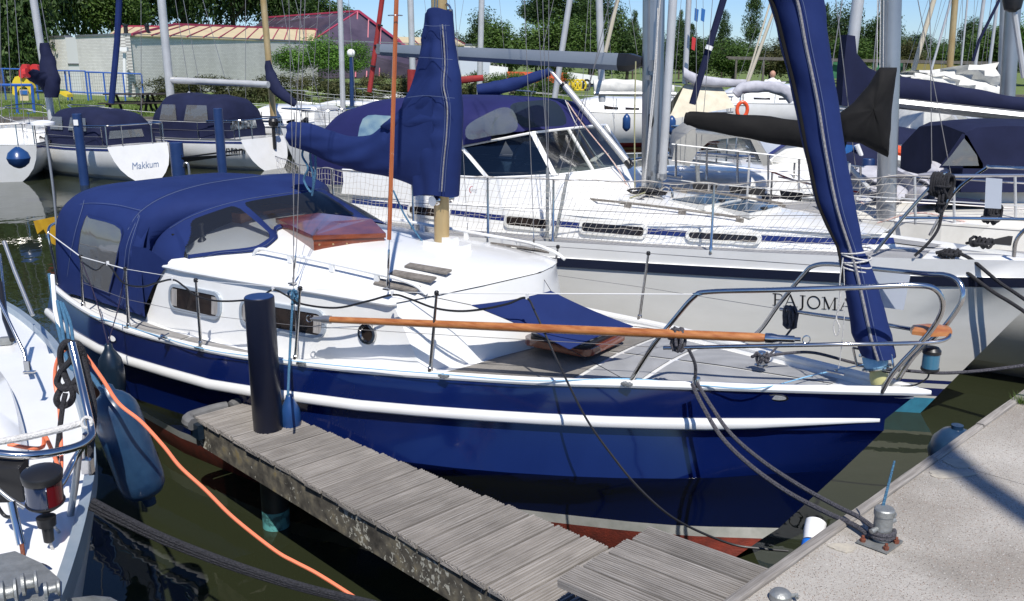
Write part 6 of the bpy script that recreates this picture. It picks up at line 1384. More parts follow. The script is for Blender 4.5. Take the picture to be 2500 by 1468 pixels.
# ------------------------------------------------------------------ shore, lawn, building
ZG = .85
def land(P, nm='shore'):
    b = MB(); b.prism([np.array([x, y, -1.5]) for x, y in P], (0, 0, 1.5 + ZG)); return tag(b.build(nm, M['lawn'], smooth=0), kind='structure')
land([(-90, 27.5), (-4.5, 28.5), (-2.5, 33.5), (5.5, 35), (7, 46), (60, 47), (120, 60), (300, 60), (300, 420), (-300, 420), (-300, 27.5)])
b = MB(); b.prism([np.array([x, y, -1.4]) for x, y in ((-90, 27.2), (-4.4, 28.2), (-2.2, 33.3), (5.6, 34.8), (7.2, 45.8), (60, 46.8), (60, 47.1), (6.9, 46.1), (5.4, 35.1), (-2.6, 33.6), (-4.6, 28.5), (-90, 27.5))], (0, 0, 1.4 + ZG + .03)); tag(b.build('quay_wall', M['post'], smooth=0), kind='structure')
# grass blades over the nearer lawn
gb = MB(); rg = random.Random(9)
for k in range(9000):
    y = 28.6 + 11*rg.random()**1.6; x = rg.uniform(-y*.58, -3.2 - (y < 33)*1.8)
    h = rg.uniform(.05, .13); gb.poly([(x, y, ZG), (x + .05, y + rg.uniform(-.02, .02), ZG), (x + rg.uniform(-.05, .08), y, ZG + h)])
for k in range(2500):
    y = 35.3 + 10*rg.random()**1.4; x = rg.uniform(-1, 5.4)
    h = rg.uniform(.05, .14); gb.poly([(x, y, ZG), (x + .05, y, ZG), (x + rg.uniform(-.05, .08), y, ZG + h)])
tag(gb.build('lawn_grass', M['grass'], None, smooth=0), 'short mown grass on the shore behind the boats', 'grass', kind='stuff')
bld = thing('clubhouse', 'low white brick building with pale yellow and smoked glass roofs beyond the lawn', 'building', atY(320, 225, 44))
def uvwall(P0, d): return lambda v: (float((np.array(v) - P0) @ d), float(v[2]))
def wall(a, c, zt, nm='brick_wall'):
    d = (c - a); d[2] = 0; L = np.linalg.norm(d); d = d/L; nrm_ = np.array([-d[1], d[0], 0]); b = MB()
    b.prism([np.array([*a[:2], ZG-.2]), np.array([*c[:2], ZG-.2]), np.array([*c[:2], zt]), np.array([*a[:2], zt])], nrm_*.25); b.build(nm, M['brick'], bld, smooth=0, uv=uvwall(np.array(a), d))
    b = MB(); b.prism([np.array([*a[:2], zt+.003]) - nrm_*.04, np.array([*c[:2], zt+.003]) - nrm_*.04, np.array([*c[:2], zt+.10]) - nrm_*.04, np.array([*a[:2], zt+.10]) - nrm_*.04], nrm_*.35); b.build('roof_edge', M['alu_d'], bld, smooth=0)
    return d
WA, WB, WC, WD = atY(112, 225, 50), atY(318, 225, 44), atY(795, 215, 64), atY(1230, 200, 72)
WA2, WB0 = WA + (WB-WA)*.33, WA + (WB-WA)*.46
zt = 3.58
wall(WA.copy(), WA2.copy(), zt); wall(WB0.copy(), WB.copy(), zt); wall(WB.copy() + np.array([.01, 0, 0]), WC.copy(), zt)
b = MB(); b.prism([np.array([*WA2[:2], ZG]), np.array([*WB0[:2], ZG]), np.array([*WB0[:2], zt]), np.array([*WA2[:2], zt])], (0, .1, 0)); dr_ = b.build('white_door_panel', M['plast_w'], bld, smooth=0)
b = MB(); b.box((WA2+WB0)/2*np.array([1, 1, 0]) + np.array([0, -.02, 2.3]), (WB0-WA2)/2*np.array([1, 1, 0]), (0, .02, 0), Zv*.04); b.build('door_rail', M['alu_d'], dr_, smooth=0)
def P3(x, y, Y): return atY(x, y, Y)
def facet(P, m, nm, th=.06): b = MB(); b.prism(P, (0, .02, -th)); return b.build(nm, m, bld, smooth=0)
def rib(a, c, w_=.09, m='pinkred', nm='roof_batten'): b = MB(); b.tube([np.array(a) + Zv*.03, np.array(c) + Zv*.03], w_, 4); return b.build(nm, M[m], bld, smooth=0)
rb0, rb1, rt0, rt1 = P3(322, 86, 44.3), P3(772, 103, 63), P3(428, 61, 50), P3(772, 73, 68)
facet([rb0, rb1, rt1, rt0], M['yellow_roof'], 'roof_slope'); rib(rt0, rt1, .08); rib(rb0, rt0, .07)
for k in range(1, 13): t = k/13; rib(rb0*(1-t) + rb1*t, (rt0*(1-t) + rt1*t) - (rt1-rt0)*.02, .035)
facet([P3(262, 86, 46.5), P3(330, 86, 44.6), P3(392, 66, 50.5), P3(292, 66, 52)], M['yellow_roof'], 'roof_slope'); rib(P3(292, 66, 52), P3(392, 67, 50.5), .07)
for a, c in (((275, 86, 46), (300, 67, 52)), ((298, 86, 45.5), (330, 67, 51.5)), ((318, 86, 44.8), (360, 67, 51))): rib(P3(*a), P3(*c), .03)
for x in (308, 360): b = MB(); p = P3(x, 82, 46); b.lathe(p, (0, 0, 1), [(0, .10), (.32, .10), (.33, .13), (.42, .13)], 10); b.build('roof_vent', M['black'], bld)
g1 = [P3(650, 44, 74), P3(876, 28, 66), P3(768, 98, 63.2), P3(774, 73, 67.5), P3(622, 67, 72)]
facet(g1, M['purple_glass'], 'glass_roof'); 
for k in range(9): t = k/8; rib(g1[0]*(1-t) + g1[1]*t, (g1[4]*(1-t*1.15) + g1[3]*t*1.15) if t < .85 else g1[2], .035, 'alu_d')
rib(g1[0], g1[1], .08); rib(g1[4], g1[3], .06); rib(g1[3], g1[2], .06); rib(g1[2], g1[1], .08)
g2 = [P3(876, 28, 66), P3(768, 99, 63), P3(768, 190, 63), P3(1075, 190, 63), P3(1065, 172, 63)]
facet(g2, M['purple_glass'], 'glass_gable'); rib(P3(876, 28, 65.8), P3(1068, 172, 62.8), .09); rib(P3(873, 30, 65.8), P3(868, 190, 62.8), .06); rib(P3(900, 50, 65), P3(895, 190, 62.8), .05); rib(P3(845, 55, 65), P3(838, 190, 62.8), .04); rib(P3(930, 70, 64), P3(926, 190, 62.8), .04); rib(P3(768, 99, 62.9), P3(1020, 108, 62.8), .04, 'alu_d')
facet([P3(985, 108, 66), P3(1135, 110, 68), P3(1105, 93, 72), P3(970, 90, 70)], M['yellow_roof'], 'roof_slope')
for t in (0, .25, .5, .75, 1): rib(P3(985 + 150*t, 109, 66), P3(970 + 135*t, 92, 70), .03)
wall(P3(1000, 200, 66.2), P3(1235, 200, 70), 2.55 + (144-112)/2280*67)
b = MB(); b.box(P3(1150, 165, 60), (1.2, .3, 0), (0, .03, 0), Zv*.45); nbd = b.build('notice_board', M['board_w'], bld, smooth=0)
b = MB(); b.tube([P3(305, 218, 43.4), P3(304, 130, 43.4)], .08, 8); b.box(P3(303, 120, 43.2), (.16, 0, 0), (0, .1, 0), Zv*.08); b.build('wall_pipe', M['plast_w'], bld)

# ------------------------------------------------------------------ foliage
def crown_mesh(seed, n, leaf, shape='round', lobes=16):
    r = random.Random(seed); V = []; F = []
    L = []
    for k in range(lobes):
        while True:
            p = Vector((r.uniform(-1, 1), r.uniform(-1, 1), r.uniform(-1, 1)))
            if p.length < 1: break
        if shape == 'poplar': p.x *= .5; p.y *= .5; p.z *= .85; q = r.uniform(.22, .36)*(1.1 - .55*max(0, p.z))
        elif shape == 'box': p = Vector((r.uniform(-.9, .9), r.uniform(-.8, .8), r.uniform(-.7, .72))); q = r.uniform(.26, .36)
        else: p *= .66; q = r.uniform(.28, .46)
        L.append((p, q))
    for k in range(n):
        c, q = L[r.randrange(len(L))]
        d = Vector((r.gauss(0, 1), r.gauss(0, 1), r.gauss(0, 1))).normalized(); p = c + d*q*(r.random()**.35)*(1 + .25*r.random()**4)
        nrm_ = (d + Vector((r.gauss(0, .55), r.gauss(0, .55), r.gauss(.35, .55)))).normalized(); u = nrm_.orthogonal().normalized(); u.rotate(Matrix.Rotation(r.uniform(0, 6.28), 3, nrm_)); w_ = nrm_.cross(u)
        s = leaf*r.uniform(.6, 1.3); o = len(V)
        V += [tuple(p - u*s), tuple(p - w_*s*.45 + nrm_*s*.1), tuple(p + u*s), tuple(p + w_*s*.45 + nrm_*s*.1)]; F.append((o, o+1, o+2, o+3))
    me = bpy.data.meshes.new('crown'); me.from_pydata(V, [], F); return me
CM = {}
def crown(par, c, size, kind, mat_, seed):
    key = (kind, mat_, seed % 3)
    if key not in CM:
        n, lf, sh_ = {'round': (9000, .042, 'round'), 'poplar': (4200, .05, 'poplar'), 'bush': (6500, .040, 'round'), 'box': (4500, .055, 'box')}[kind]
        me = crown_mesh(hash((kind, seed % 3)) % 999 if 0 else seed % 3 + 10, n, lf, sh_, 26 if kind != 'box' else 34); me.materials.append(M[mat_]); CM[key] = me
    o = bpy.data.objects.new('crown', CM[key]); SC.collection.objects.link(o); o.parent = par
    o.location = tuple(np.array(c) - parent_loc(par)); o.scale = size; o.rotation_euler = (0, 0, seed*1.7 if kind != 'box' else (seed % 2)*math.pi); return o
def tree(x, ytop, ybase_crown, wpx, Y, kind, m_, lab, seed, trunk_=True, grp='trees on the far shore', nm='tree'):
    top, bot = atY(x, ytop, Y), atY(x, ybase_crown, Y); rx = wpx/2/F_PX*Y; c = (top + bot)/2; rz = max(.3, (top[2] - bot[2])/2)
    t = thing(nm, lab, 'tree' if nm != 'bush' else 'bush', (c[0], c[1], ZG), grp)
    crown(t, c, (rx*1.22, min(rx, 3)*1.2 if kind != 'poplar' else rx, rz*1.25), kind, m_, seed)
    if trunk_:
        r0 = max(.08, rx*.07); b = MB(); rr = random.Random(seed); P = [np.array([c[0], c[1], ZG-.1]), np.array([c[0] + rr.uniform(-.1, .1), c[1], (ZG + c[2])/2]), np.array([c[0] + rr.uniform(-.2, .2), c[1], c[2] + rz*.2])]
        b.tube(crom(P, 4), [r0*(1 - .07*i) for i in range(9)], 8); b.build('trunk', M['bark'], t)
        for k in range(5):
            a = rr.uniform(0, 6.28); q = P[1]*(1-k/6) + P[2]*(k/6); b = MB(); b.tube(crom([q, q + np.array([math.cos(a)*rx*.3, math.sin(a)*rx*.2, rz*.25]), q + np.array([math.cos(a)*rx*.6, math.sin(a)*rx*.4, rz*.7])], 3), [r0*.45, r0*.4, r0*.36, r0*.3, r0*.25, r0*.2, r0*.12], 6); b.build('limb', M['bark'], t)
    return t
i = 0
for x, yt, yb, w_, Y, m_, lab in (
    (-30, -330, 190, 330, 52, 'leaf_dk', 'dark tree at the left edge, tallest behind the playground'), (95, -260, 120, 260, 58, 'leaf_dk', 'dark tree above the left end of the brick building'),
    (210, -300, 110, 240, 62, 'leaf_md', 'lighter green tree left of the navy furled sail'), (320, -220, 95, 230, 66, 'leaf_dk', 'dark tree behind the building corner'),
    (440, -280, 90, 260, 70, 'leaf_dk', 'dark tree right of the silver mast behind the yellow roof'), (560, -200, 80, 240, 74, 'leaf_dk', 'dark tree above the middle of the yellow roof'),
    (30, -150, 215, 200, 49, 'leaf_dk', 'shaded low tree behind the blue playground fence'), (270, -80, 90, 180, 60, 'leaf_md', 'fresh green tree just over the brick wall corner'),
    (670, -120, 75, 200, 78, 'leaf_dk', 'dark tree behind the smoked glass roof'), (770, -20, 70, 170, 82, 'leaf_md', 'smaller tree right of the glass roof ridge'), (700, -30, 60, 150, 86, 'leaf_dk', 'tree half hidden behind the glass ridge')):
    tree(x, yt, yb, w_, Y, 'round', m_, lab, i); i += 1
for x, yt, yb, w_, Y, m_, lab in (
    (1185, 30, 150, 110, 74, 'leaf_dk', 'rounded tree right of the grey mast above the boom'), (1245, 55, 175, 170, 62, 'leaf_md', 'clipped tree left in the row behind the boom'), (1345, 50, 180, 180, 62, 'leaf_md', 'clipped tree middle in the row behind the boom'),
    (1445, 45, 178, 180, 60, 'leaf_md', 'clipped tree behind the boom end cap'), (1530, 40, 180, 130, 60, 'leaf_dk', 'clipped tree just left of the big grey mast'), (1360, -60, 75, 190, 80, 'leaf_dk', 'tall dark tree rising above the clipped row'),
    (1450, -20, 80, 130, 82, 'leaf_dk', 'second tall dark tree above the clipped row'), (1310, -10, 60, 80, 84, 'leaf_dk', 'small treetop left of the tall dark tree'),
    (1700, 92, 185, 150, 70, 'leaf_dk', 'low dark tree right of the spinnaker pole'), (1790, 104, 188, 160, 64, 'leaf_md', 'low tree beneath the pointed poplar'), (1885, 108, 190, 150, 66, 'leaf_ol', 'low dark tree left of the big furled sail'), (1970, 85, 170, 160, 72, 'leaf_ol', 'olive tree behind the big furled sail'),
    (2060, 15, 150, 110, 76, 'leaf_dk', 'tall tree right of the big furled sail'), (2150, 20, 150, 110, 76, 'leaf_dk', 'tall tree behind the two right hand masts'), (2060, 95, 170, 170, 68, 'leaf_md', 'low bright tree behind the navy mast cover'), (2200, 98, 172, 130, 80, 'leaf_ol', 'round tree above the green banner'),
    (2330, 112, 175, 150, 88, 'leaf_md', 'distant low tree behind the gold mast'), (2440, 65, 165, 190, 66, 'leaf_md', 'bright tree near the right edge'), (2540, 40, 175, 160, 62, 'leaf_br', 'bright green tree at the right edge'), (2390, 45, 140, 100, 92, 'leaf_dk', 'distant dark treetop between the right masts')):
    tree(x, yt, yb, w_, Y, 'round', m_, lab, i); i += 1
for x, yt, yb, w_, Y, lab in ((1838, -5, 110, 60, 78, 'tallest pointed poplar in the middle distance'), (1768, 30, 110, 45, 82, 'slim poplar left of the tallest one'), (1662, 28, 110, 40, 82, 'slim poplar beside the big grey mast'), (1690, 60, 112, 34, 84, 'shortest poplar right of the grey mast'), (1548, 30, 100, 36, 84, 'thin poplar just left of the big grey mast'), (2012, 12, 110, 46, 80, 'poplar right of the big furled sail')):
    tree(x, yt, yb, w_, Y, 'poplar', 'leaf_dk', lab, i, nm='poplar'); i += 1
tree(790, 88, 182, 150, 44, 'bush', 'leaf_br', 'bright green bush by the brick wall, right half', 41, False, 'bright bushes by the wall', 'bush')
tree(720, 112, 182, 120, 44.5, 'bush', 'leaf_br', 'bright green bush by the brick wall, lower left', 42, False, 'bright bushes by the wall', 'bush')
tree(860, 105, 182, 100, 45, 'bush', 'leaf_br', 'bright green bush next to the white lamp globe', 43, False, 'bright bushes by the wall', 'bush')
hd = thing('hedge', 'long olive green clipped hedge in front of the brick building', 'hedge', atY(700, 225, 38))
for k in range(9):
    c0 = atY(395 + 92*k, 208, 36.5 + .55*k); crown(hd, (c0[0], c0[1] + .4, 1.32), (.98, 1.0, .70 if k else .6), 'box', 'leaf_ol', k)
hd2 = thing('hedge', 'low hedge beyond the lawn behind the red and blue sail covers', 'hedge', atY(1300, 210, 48))
for k in range(4): c0 = atY(1180 + 60*k, 200, 45); crown(hd2, (c0[0], c0[1], 1.35), (.9, .8, .7), 'box', 'leaf_md', k)
tb_ = thing('distant_wood', 'distant line of trees closing the horizon', 'wood', (0, 150, ZG)); rt = random.Random(1); tb_['kind'] = 'stuff'
for k in range(44):
    x = -60 + k*2.9*1.35; crown(tb_, (x, 120 + rt.uniform(-8, 8), 2.9 + rt.uniform(-.6, .5)), (4.2, 3, 2.6 + rt.uniform(-.9, .6)), 'round', 'leaf_dk', k)

# ------------------------------------------------------------------ playground, fence, tables, lamp
fn = thing('blue_fence', 'blue tubular fence round the playground in front of the brick wall', 'fence', atY(200, 222, 40))
for x, yt, Y in ((5, 168, 41), (85, 170, 41), (158, 172, 40.5), (168, 174, 40.5), (208, 174, 40), (216, 178, 40), (252, 177, 40), (300, 180, 40), (345, 182, 40)):
    b = MB(); a = atY(x, yt, Y); b.tube([(a[0], a[1], ZG), a], .035, 6); b.build('post', M['play_b'], fn)
for a, c in (((-40, 167, 41), (85, 170, 41)), ((85, 172, 41), (208, 174, 40)), ((208, 176, 40), (345, 181, 40)), ((85, 222, 41), (208, 226, 40)), ((208, 227, 40), (345, 230, 40))):
    b = MB(); b.tube([atY(*a), atY(*c)], .03, 6); b.build('rail', M['play_b'], fn)
m_ = MB()
for k in range(70):
    x = -40 + 5.6*k; a = atY(x, 170 + k*.16, 40.7); m_.tube([(a[0], a[1], ZG), a], .004, 3, cap=False)
for k in range(9): m_.tube([(atY(-40, 170, 40.7)[0], 40.7, ZG + .14*k), (atY(350, 180, 40.7)[0], 40.7, ZG + .14*k)], .004, 3, cap=False)
mm = m_.build('wire_mesh', M['wire'], fn, smooth=0); mm['kind'] = 'stuff'
gt = thing('fence_panel', 'blue framed gate panel with a small poster beside the lawn at left', 'gate', atY(40, 280, 30))
fr_ = [atY(x, y, 30) for x, y in ((-10, 208), (78, 208), (84, 278), (-10, 282))]
for a, c in ((0, 1), (1, 2), (2, 3)): b = MB(); b.tube([fr_[a], fr_[c]], .045, 6); b.build('frame_tube', M['play_b'], gt)
b = MB(); b.tube([atY(38, 210, 30), atY(43, 278, 30)], .04, 6); b.build('frame_tube', M['play_b'], gt)
b = MB(); b.prism([atY(x, y, 29.9) for x, y in ((47, 219), (68, 219), (70, 246), (49, 246))], (0, .02, 0)); ps = b.build('poster', M['yellow_roof'], gt, smooth=0)
b = MB(); b.prism([atY(x, y, 29.87) for x, y in ((49, 221), (66, 221), (67, 231), (50, 231))], (0, .02, 0)); b.build('poster_picture', M['toilet'], ps, smooth=0)
pg = thing('spring_duck', 'yellow and red playground rider behind the blue gate panel', 'playground toy', atY(45, 230, 36))
b = MB(); b.prism([atY(x, y, 36) for x, y in ((30, 230), (30, 200), (36, 188), (50, 184), (62, 190), (72, 200), (78, 216), (74, 232), (66, 215), (58, 210), (48, 216), (38, 234))], (0, .35, 0)); b.build('body', M['play_y'], pg)
b = MB(); b.prism([atY(x, y, 35.9) for x, y in ((46, 188), (46, 172), (54, 157), (64, 158), (68, 170), (62, 182), (54, 192))], (0, .3, 0)); b.build('comb', M['play_r'], pg)
b = MB(); b.prism([atY(x, y, 36.1) for x, y in ((70, 185), (70, 168), (78, 157), (90, 160), (95, 175), (92, 192))], (0, .3, 0)); b.build('wing', M['play_r'], pg)
pg2 = thing('slide', 'small yellow and green slide end on the lawn', 'playground toy', atY(150, 235, 37))
b = MB(); b.prism([atY(x, y, 37) for x, y in ((138, 222), (152, 224), (163, 231), (165, 238), (158, 236), (148, 230), (136, 229))], (0, .5, 0)); b.build('chute', M['play_y'], pg2)
b = MB(); b.prism([atY(x, y, 37.2) for x, y in ((128, 218), (148, 220), (152, 224), (136, 226))], (0, .4, 0)); b.build('base', M['green'], pg2)
for k, (x, lab) in enumerate(((318, 'dark picnic table nearest the navy furled sail'), (405, 'dark picnic table nearest the silver mast'))):
    c = atY(x, 250, 31 + k*.3); t = thing('picnic_table', lab, 'table', (c[0], c[1], ZG), 'picnic tables on the lawn')
    for j in range(4): b = MB(); b.box((c[0], c[1] - .27 + .18*j, ZG + .60), (.72, 0, 0), (0, .08, 0), Zv*.018); b.build('plank', M['wood_dk'], t, smooth=0)
    for s in (-.62, .62): b = MB(); b.box((c[0], c[1] + s, ZG + .33), (.75, 0, 0), (0, .11, 0), Zv*.02); b.build('bench_plank', M['wood_dk'], t, smooth=0)
    for s in (-.5, .5):
        for g in (-1, 1): b = MB(); b.tube([(c[0]+s, c[1]+g*.55, ZG), (c[0]+s, c[1]+g*.15, ZG+.6)], .045, 5); b.build('leg', M['wood_dk'], t)
        b = MB(); b.tube([(c[0]+s, c[1]-.65, ZG+.30), (c[0]+s, c[1]+.65, ZG+.30)], .04, 5); b.build('cross_beam', M['wood_dk'], t)
lp = atY(858, 235, 34); l_ = thing('lamp_post', 'navy lamp post with a white globe in front of the hedge', 'lamp', (lp[0], lp[1], ZG))
b = MB(); b.tube([(lp[0], lp[1], ZG), atY(858, 140, 34)], .075, 10); b.build('post', M['pvc_b'], l_)
b = MB(); c = atY(857, 130, 34); b.lathe(c - Zv*.14, (0, 0, 1), [(0, .05), (.02, .085), (.07, .13), (.14, .145), (.21, .13), (.26, .085), (.28, .02)], 16); b.build('globe', M['lamp'], l_)
# pergola, banners, hoarding, tyres
pg_ = thing('pergola', 'long dark timber pergola in front of the far trees', 'pergola', atY(1900, 190, 52))
a0, a1 = atY(1778, 142, 52), atY(2470, 156, 50)
b = MB(); b.tube([a0, a1], .10, 4); b.build('beam', M['post'], pg_, smooth=0); b = MB(); b.tube([a0 + np.array([0, .5, .05]), a1 + np.array([0, .5, .05])], .06, 4); b.build('beam', M['post'], pg_, smooth=0)
for k in range(10): p = a0 + (a1 - a0)*(k + .3)/10; b = MB(); b.tube([(p[0], p[1], ZG), p], .07, 4); b.build('post', M['post'], pg_, smooth=0)
for (x0, y0, x1, y1, m_, lab) in ((2005, 150, 2075, 192, 'green', 'green banner under the pergola left of the navy mast cover'), (2130, 152, 2210, 172, 'green', 'green banner right of the black mast cover'), (2225, 155, 2300, 176, 'olive', 'olive banner under the pergola'), (2300, 158, 2350, 176, 'olive', 'shorter olive banner at the right of the row')):
    b = MB(); b.prism([atY(x0, y0, 51.5), atY(x1, y0+3, 51.5), atY(x1, y1, 51.5), atY(x0, y1, 51.5)], (0, .05, 0)); tag(b.build('banner', M[m_], None, smooth=0, loc=atY(x0, y1, 51.5)), lab, 'banner')
b = MB(); b.prism([atY(x, y, 55) for x, y in ((1238, 175), (1385, 178), (1385, 205), (1238, 202))], (0, .1, 0)); tag(b.build('hoarding', M['orange_b'], None, smooth=0, loc=atY(1238, 205, 55)), 'orange red hoarding under the clipped trees', 'hoarding')
b = MB(); b.prism([atY(x, y, 56) for x, y in ((1385, 176), (1460, 186), (1460, 204), (1385, 206))], (0, .1, 0)); tag(b.build('hoarding', M['plast_w'], None, smooth=0, loc=atY(1385, 206, 56)), 'white hoarding right of the orange one', 'hoarding')
b = MB(); b.prism([atY(x, y, 57) for x, y in ((1195, 160), (1240, 165), (1238, 192), (1195, 190))], (0, 1, 0)); tag(b.build('shed', M['plast_w'], None, smooth=0, loc=atY(1195, 192, 57)), 'small white shed left of the orange hoarding', 'shed')
for k in range(5):
    c = atY(1388 + 11*k, 208, 50); b = MB(); b.tube([c + np.array([math.cos(a)*.20, 0, math.sin(a)*.26]) for a in [2*math.pi*q/14 for q in range(14)]], .055, 6, closed=True); o = b.build('tyre', M['play_y'] if k < 4 else M['black'], None, loc=c); tag(o, ('yellow painted tyre standing on the far lawn, %s of four' % ('first', 'second', 'third', 'last')[k]) if k < 4 else 'black tyre at the right end of the yellow ones', 'tyre', 'tyres on the far lawn')
for k in range(4): b = MB(); b.box(atY(1320, 212 + 4*k, 50 - k*.6), (1.6, 0, 0), (0, .25, 0), Zv*.07); tag(b.build('timber_step', M['teak_grey'], None, smooth=0, loc=atY(1320, 212+4*k, 50)), 'pale timber step on the far lawn, %s from the top' % ('first', 'second', 'third', 'fourth')[k], 'step', 'timber steps on the far lawn')
# ------------------------------------------------------------------ the other boats in the harbour
def boat(name, label, cat, stern, th, L, Bm, Fb, hull='gel', deck='gel', group='boats moored behind', stripe=None, boot=None, cabin=None, hood=None, wins=3, rails=True, scoop=.25, spring=.25, outb=False, hm='canvas_dark', z0=None, cab_m='gel', win_m='pane_dark', pane='vinyl'):
    st = atz(stern[0], stern[1], WATER) if len(stern) == 2 else atY(*stern); t = R(th); e = np.array([-math.cos(t), math.sin(t)])
    fr = Fr(st[:2] - e*L, th); o = thing(name, label, cat, (st[0], st[1], WATER), group); ee = np.array([e[0], e[1], 0]); nn = np.array([fr.n[0], fr.n[1], 0])
    fb = spl([0, .08*L, .25*L, .5*L, .8*L, L], [0, .2*Bm, .39*Bm, .5*Bm, .49*Bm, .40*Bm]); fz = spl([0, .4*L, .75*L, L], [Fb + spring, Fb + .03, Fb - .02, Fb])
    def row(q):
        out = []
        zt_ = fz(q*L)
        for k, (zz, wf, so) in enumerate(((1, 1, 0), (.86, 1.0, .05), (.6, .97, .18), (.35, .88, .34), (.14, .72, .5), (0, .55, .62), (-.35, .2, .8))):
            s0 = so*.9*Fb; s1 = L - scoop*Fb*1.2*(1-zz); s = s0 + q*(s1 - s0); w_ = fb(q*L)*(wf if q < .6 else wf - (q-.6)*.25*(1-zz))
            out.append((s, w_, WATER + zz*(zt_ - WATER)))
        return out
    rows = [row(q) for q in (0, .03, .08, .15, .25, .37, .5, .63, .76, .88, 1)]
    def band(i0, i1, nm, m):
        b = MB()
        for sg in (-1, 1): b.grid([[fr.W(s, sg*w_, z) for s, w_, z in r[i0:i1+1]] for r in rows], flip=sg > 0)
        return b.build(nm, M[m], o, smooth=50)
    band(0, 4, 'hull', hull); band(4, 5, 'boot_top', boot or hull); band(5, 6, 'antifouling', boot or 'canvas_dark')
    r = rows[-1]; b = MB(); b.poly([fr.W(s, w_, z) for s, w_, z in r] + [fr.W(s, -w_, z) for s, w_, z in r[::-1]]); b.build('transom', M['gel'] if hull != 'navy_hull' else M[hull], o, smooth=0)
    if stripe:
        for sg in (-1, 1):
            b = MB(); b.grid([[fr.W(s*(1-k) + s2*k, sg*((w_*(1-k) + w2*k) + .008), z*(1-k) + z2*k) for k in (.35, .8)] for (s, w_, z), (s2, w2, z2) in [(r[0], r[1]) for r in rows[1:]]]); b.build('stripe', M[stripe], o, smooth=60)
    b = MB(); b.grid([[fr.W(r[0][0], r[0][1]*q, r[0][2] - .02 + .03*(1-q*q)) for q in (-1, -.5, 0, .5, 1)] for r in rows]); b.build('deck', M[deck], o, smooth=30)
    for sg in (-1, 1): b = MB(); b.tube([fr.W(r[0][0], sg*r[0][1], r[0][2] + .012) for r in rows], .018, 5); b.build('toe_rail', M['alu_d'], o)
    if cabin:
        s0, s1, wf, h = cabin; b = MB(); ring = []
        ss = [s0 + (s1-s0)*k/6 for k in range(7)]
        cw_ = lambda s: fb(s)*wf*(1 if s > s0 + .01 else .55)
        prof = lambda s, k: [(s - 0*k, -cw_(s)), ]
        for s in ss:
            w_ = cw_(s); zb_ = fz(s) - .02; hh = h*(.35 + .65*min(1, (s-s0)/(.28*(s1-s0)))); ring.append([fr.W(s, q*w_, z) for q, z in ((-1, zb_), (-.93, zb_ + hh*.8), (-.85, zb_ + hh*.93), (-.5, zb_ + hh*1.05), (0, zb_ + hh*1.12), (.5, zb_ + hh*1.05), (.85, zb_ + hh*.93), (.93, zb_ + hh*.8), (1, zb_))])
        b.grid(ring); b.poly(ring[0][::-1]); b.poly(ring[-1]); b.build('cabin', M[cab_m], o, smooth=40)
        for sg in (-1, 1):
            for k in range(wins):
                a = s0 + (s1-s0)*(.36 + .62*k/wins); c_ = a + (s1-s0)*.62/wins*.66; P = []
                for s, y in ((a, .3), (c_, .3), (c_, .68), (a, .68)):
                    w_ = cw_(s); zb_ = fz(s) - .02; P.append(fr.W(s, sg*(w_*(1 - .0875*y) + .006), zb_ + h*.8*y*1.0))
                b = MB(); b.poly(P); b.build('window', M[win_m], o, smooth=0)
    if hood:
        s0, s1, wf, h = hood; rows2 = []; w_ = fb((s0+s1)/2)*wf; zb_ = fz((s0+s1)/2)
        for k, (q, hf, lean) in enumerate(((0, .35, 0), (.06, .75, 0), (.16, 1.0, 0), (.3, 1.03, 0), (.5, .99, 0), (.7, 1.0, 0), (.9, .93, 0), (.97, .8, 0), (1, .5, 0))):
            s = s0 + (s1-s0)*q; rows2.append([fr.W(a, c_, z) for a, c_, z in hoop(s, w_*(1 - .05*(k == 0)), zb_ - .02, zb_ + h*hf, 20, 3.2)])
        b = MB(); b.grid(rows2); b.poly(rows2[-1]); b.poly(rows2[0][::-1]); ho = b.build('spray_hood', M[hm], o, smooth=50)
        for sg in (-1, 1):
            for a0, a1 in ((.18, .42), (.52, .85)):
                P = []
                for q, y in ((a0, .42), (a1, .42), (a1 - .02, .78), (a0 + .04, .78)): P.append(fr.W(s0 + (s1-s0)*q, sg*(w_*(1 - (.05 if y > .5 else 0)) + .012), zb_ + h*y))
                b = MB(); b.poly(P); b.build('clear_window', M['vinyl_milky'], ho, smooth=0)
        P = [fr.W(s1 + .012, q*w_*.6, zb_ + h*y) for q, y in ((-1, .2), (1, .2), (.9, .42), (-.9, .42))]; b = MB(); b.poly(P); b.build('clear_window', M['vinyl_milky'], ho, smooth=0)
        P = [fr.W(s0 - .0 + .02*(y), q*w_*.7, zb_ + h*y) for q, y in ((-1, .12), (1, .12), (.9, .33), (-.9, .33))]
        P = [p - ee*.015 for p in P]; b = MB(); b.poly(P); b.build('clear_window', M['glass'], ho, smooth=0)
    if rails:
        for sg in (-1, 1):
            P = []
            for q in (.1, .28, .46, .64, .82, .97):
                s = q*L; p = fr.W(s, sg*fb(s)*.95, fz(s)); P.append(p + Zv*.42); b = MB(); b.tube([p, p + Zv*.42], .012, 5); b.build('stanchion', M['steel'], o)
            b = MB(); b.tube(P, .006, 4); b.build('lifeline', M['wire_lt'], o); b = MB(); b.tube([p - Zv*.2 for p in P], .005, 4); b.build('lifeline', M['wire'], o)
        pr = [fr.W(.86*L, -fb(.86*L)*.95, fz(L) + .44), fr.W(L*.99, -fb(L)*.95, fz(L) + .46), fr.W(L, -fb(L)*.5, fz(L) + .46), fr.W(L, fb(L)*.5, fz(L) + .46), fr.W(L*.99, fb(L)*.95, fz(L) + .46), fr.W(.86*L, fb(.86*L)*.95, fz(L) + .44)]
        b = MB(); b.tube(crom(pr, 4), .016, 6); b.build('pushpit', M['steel'], o)
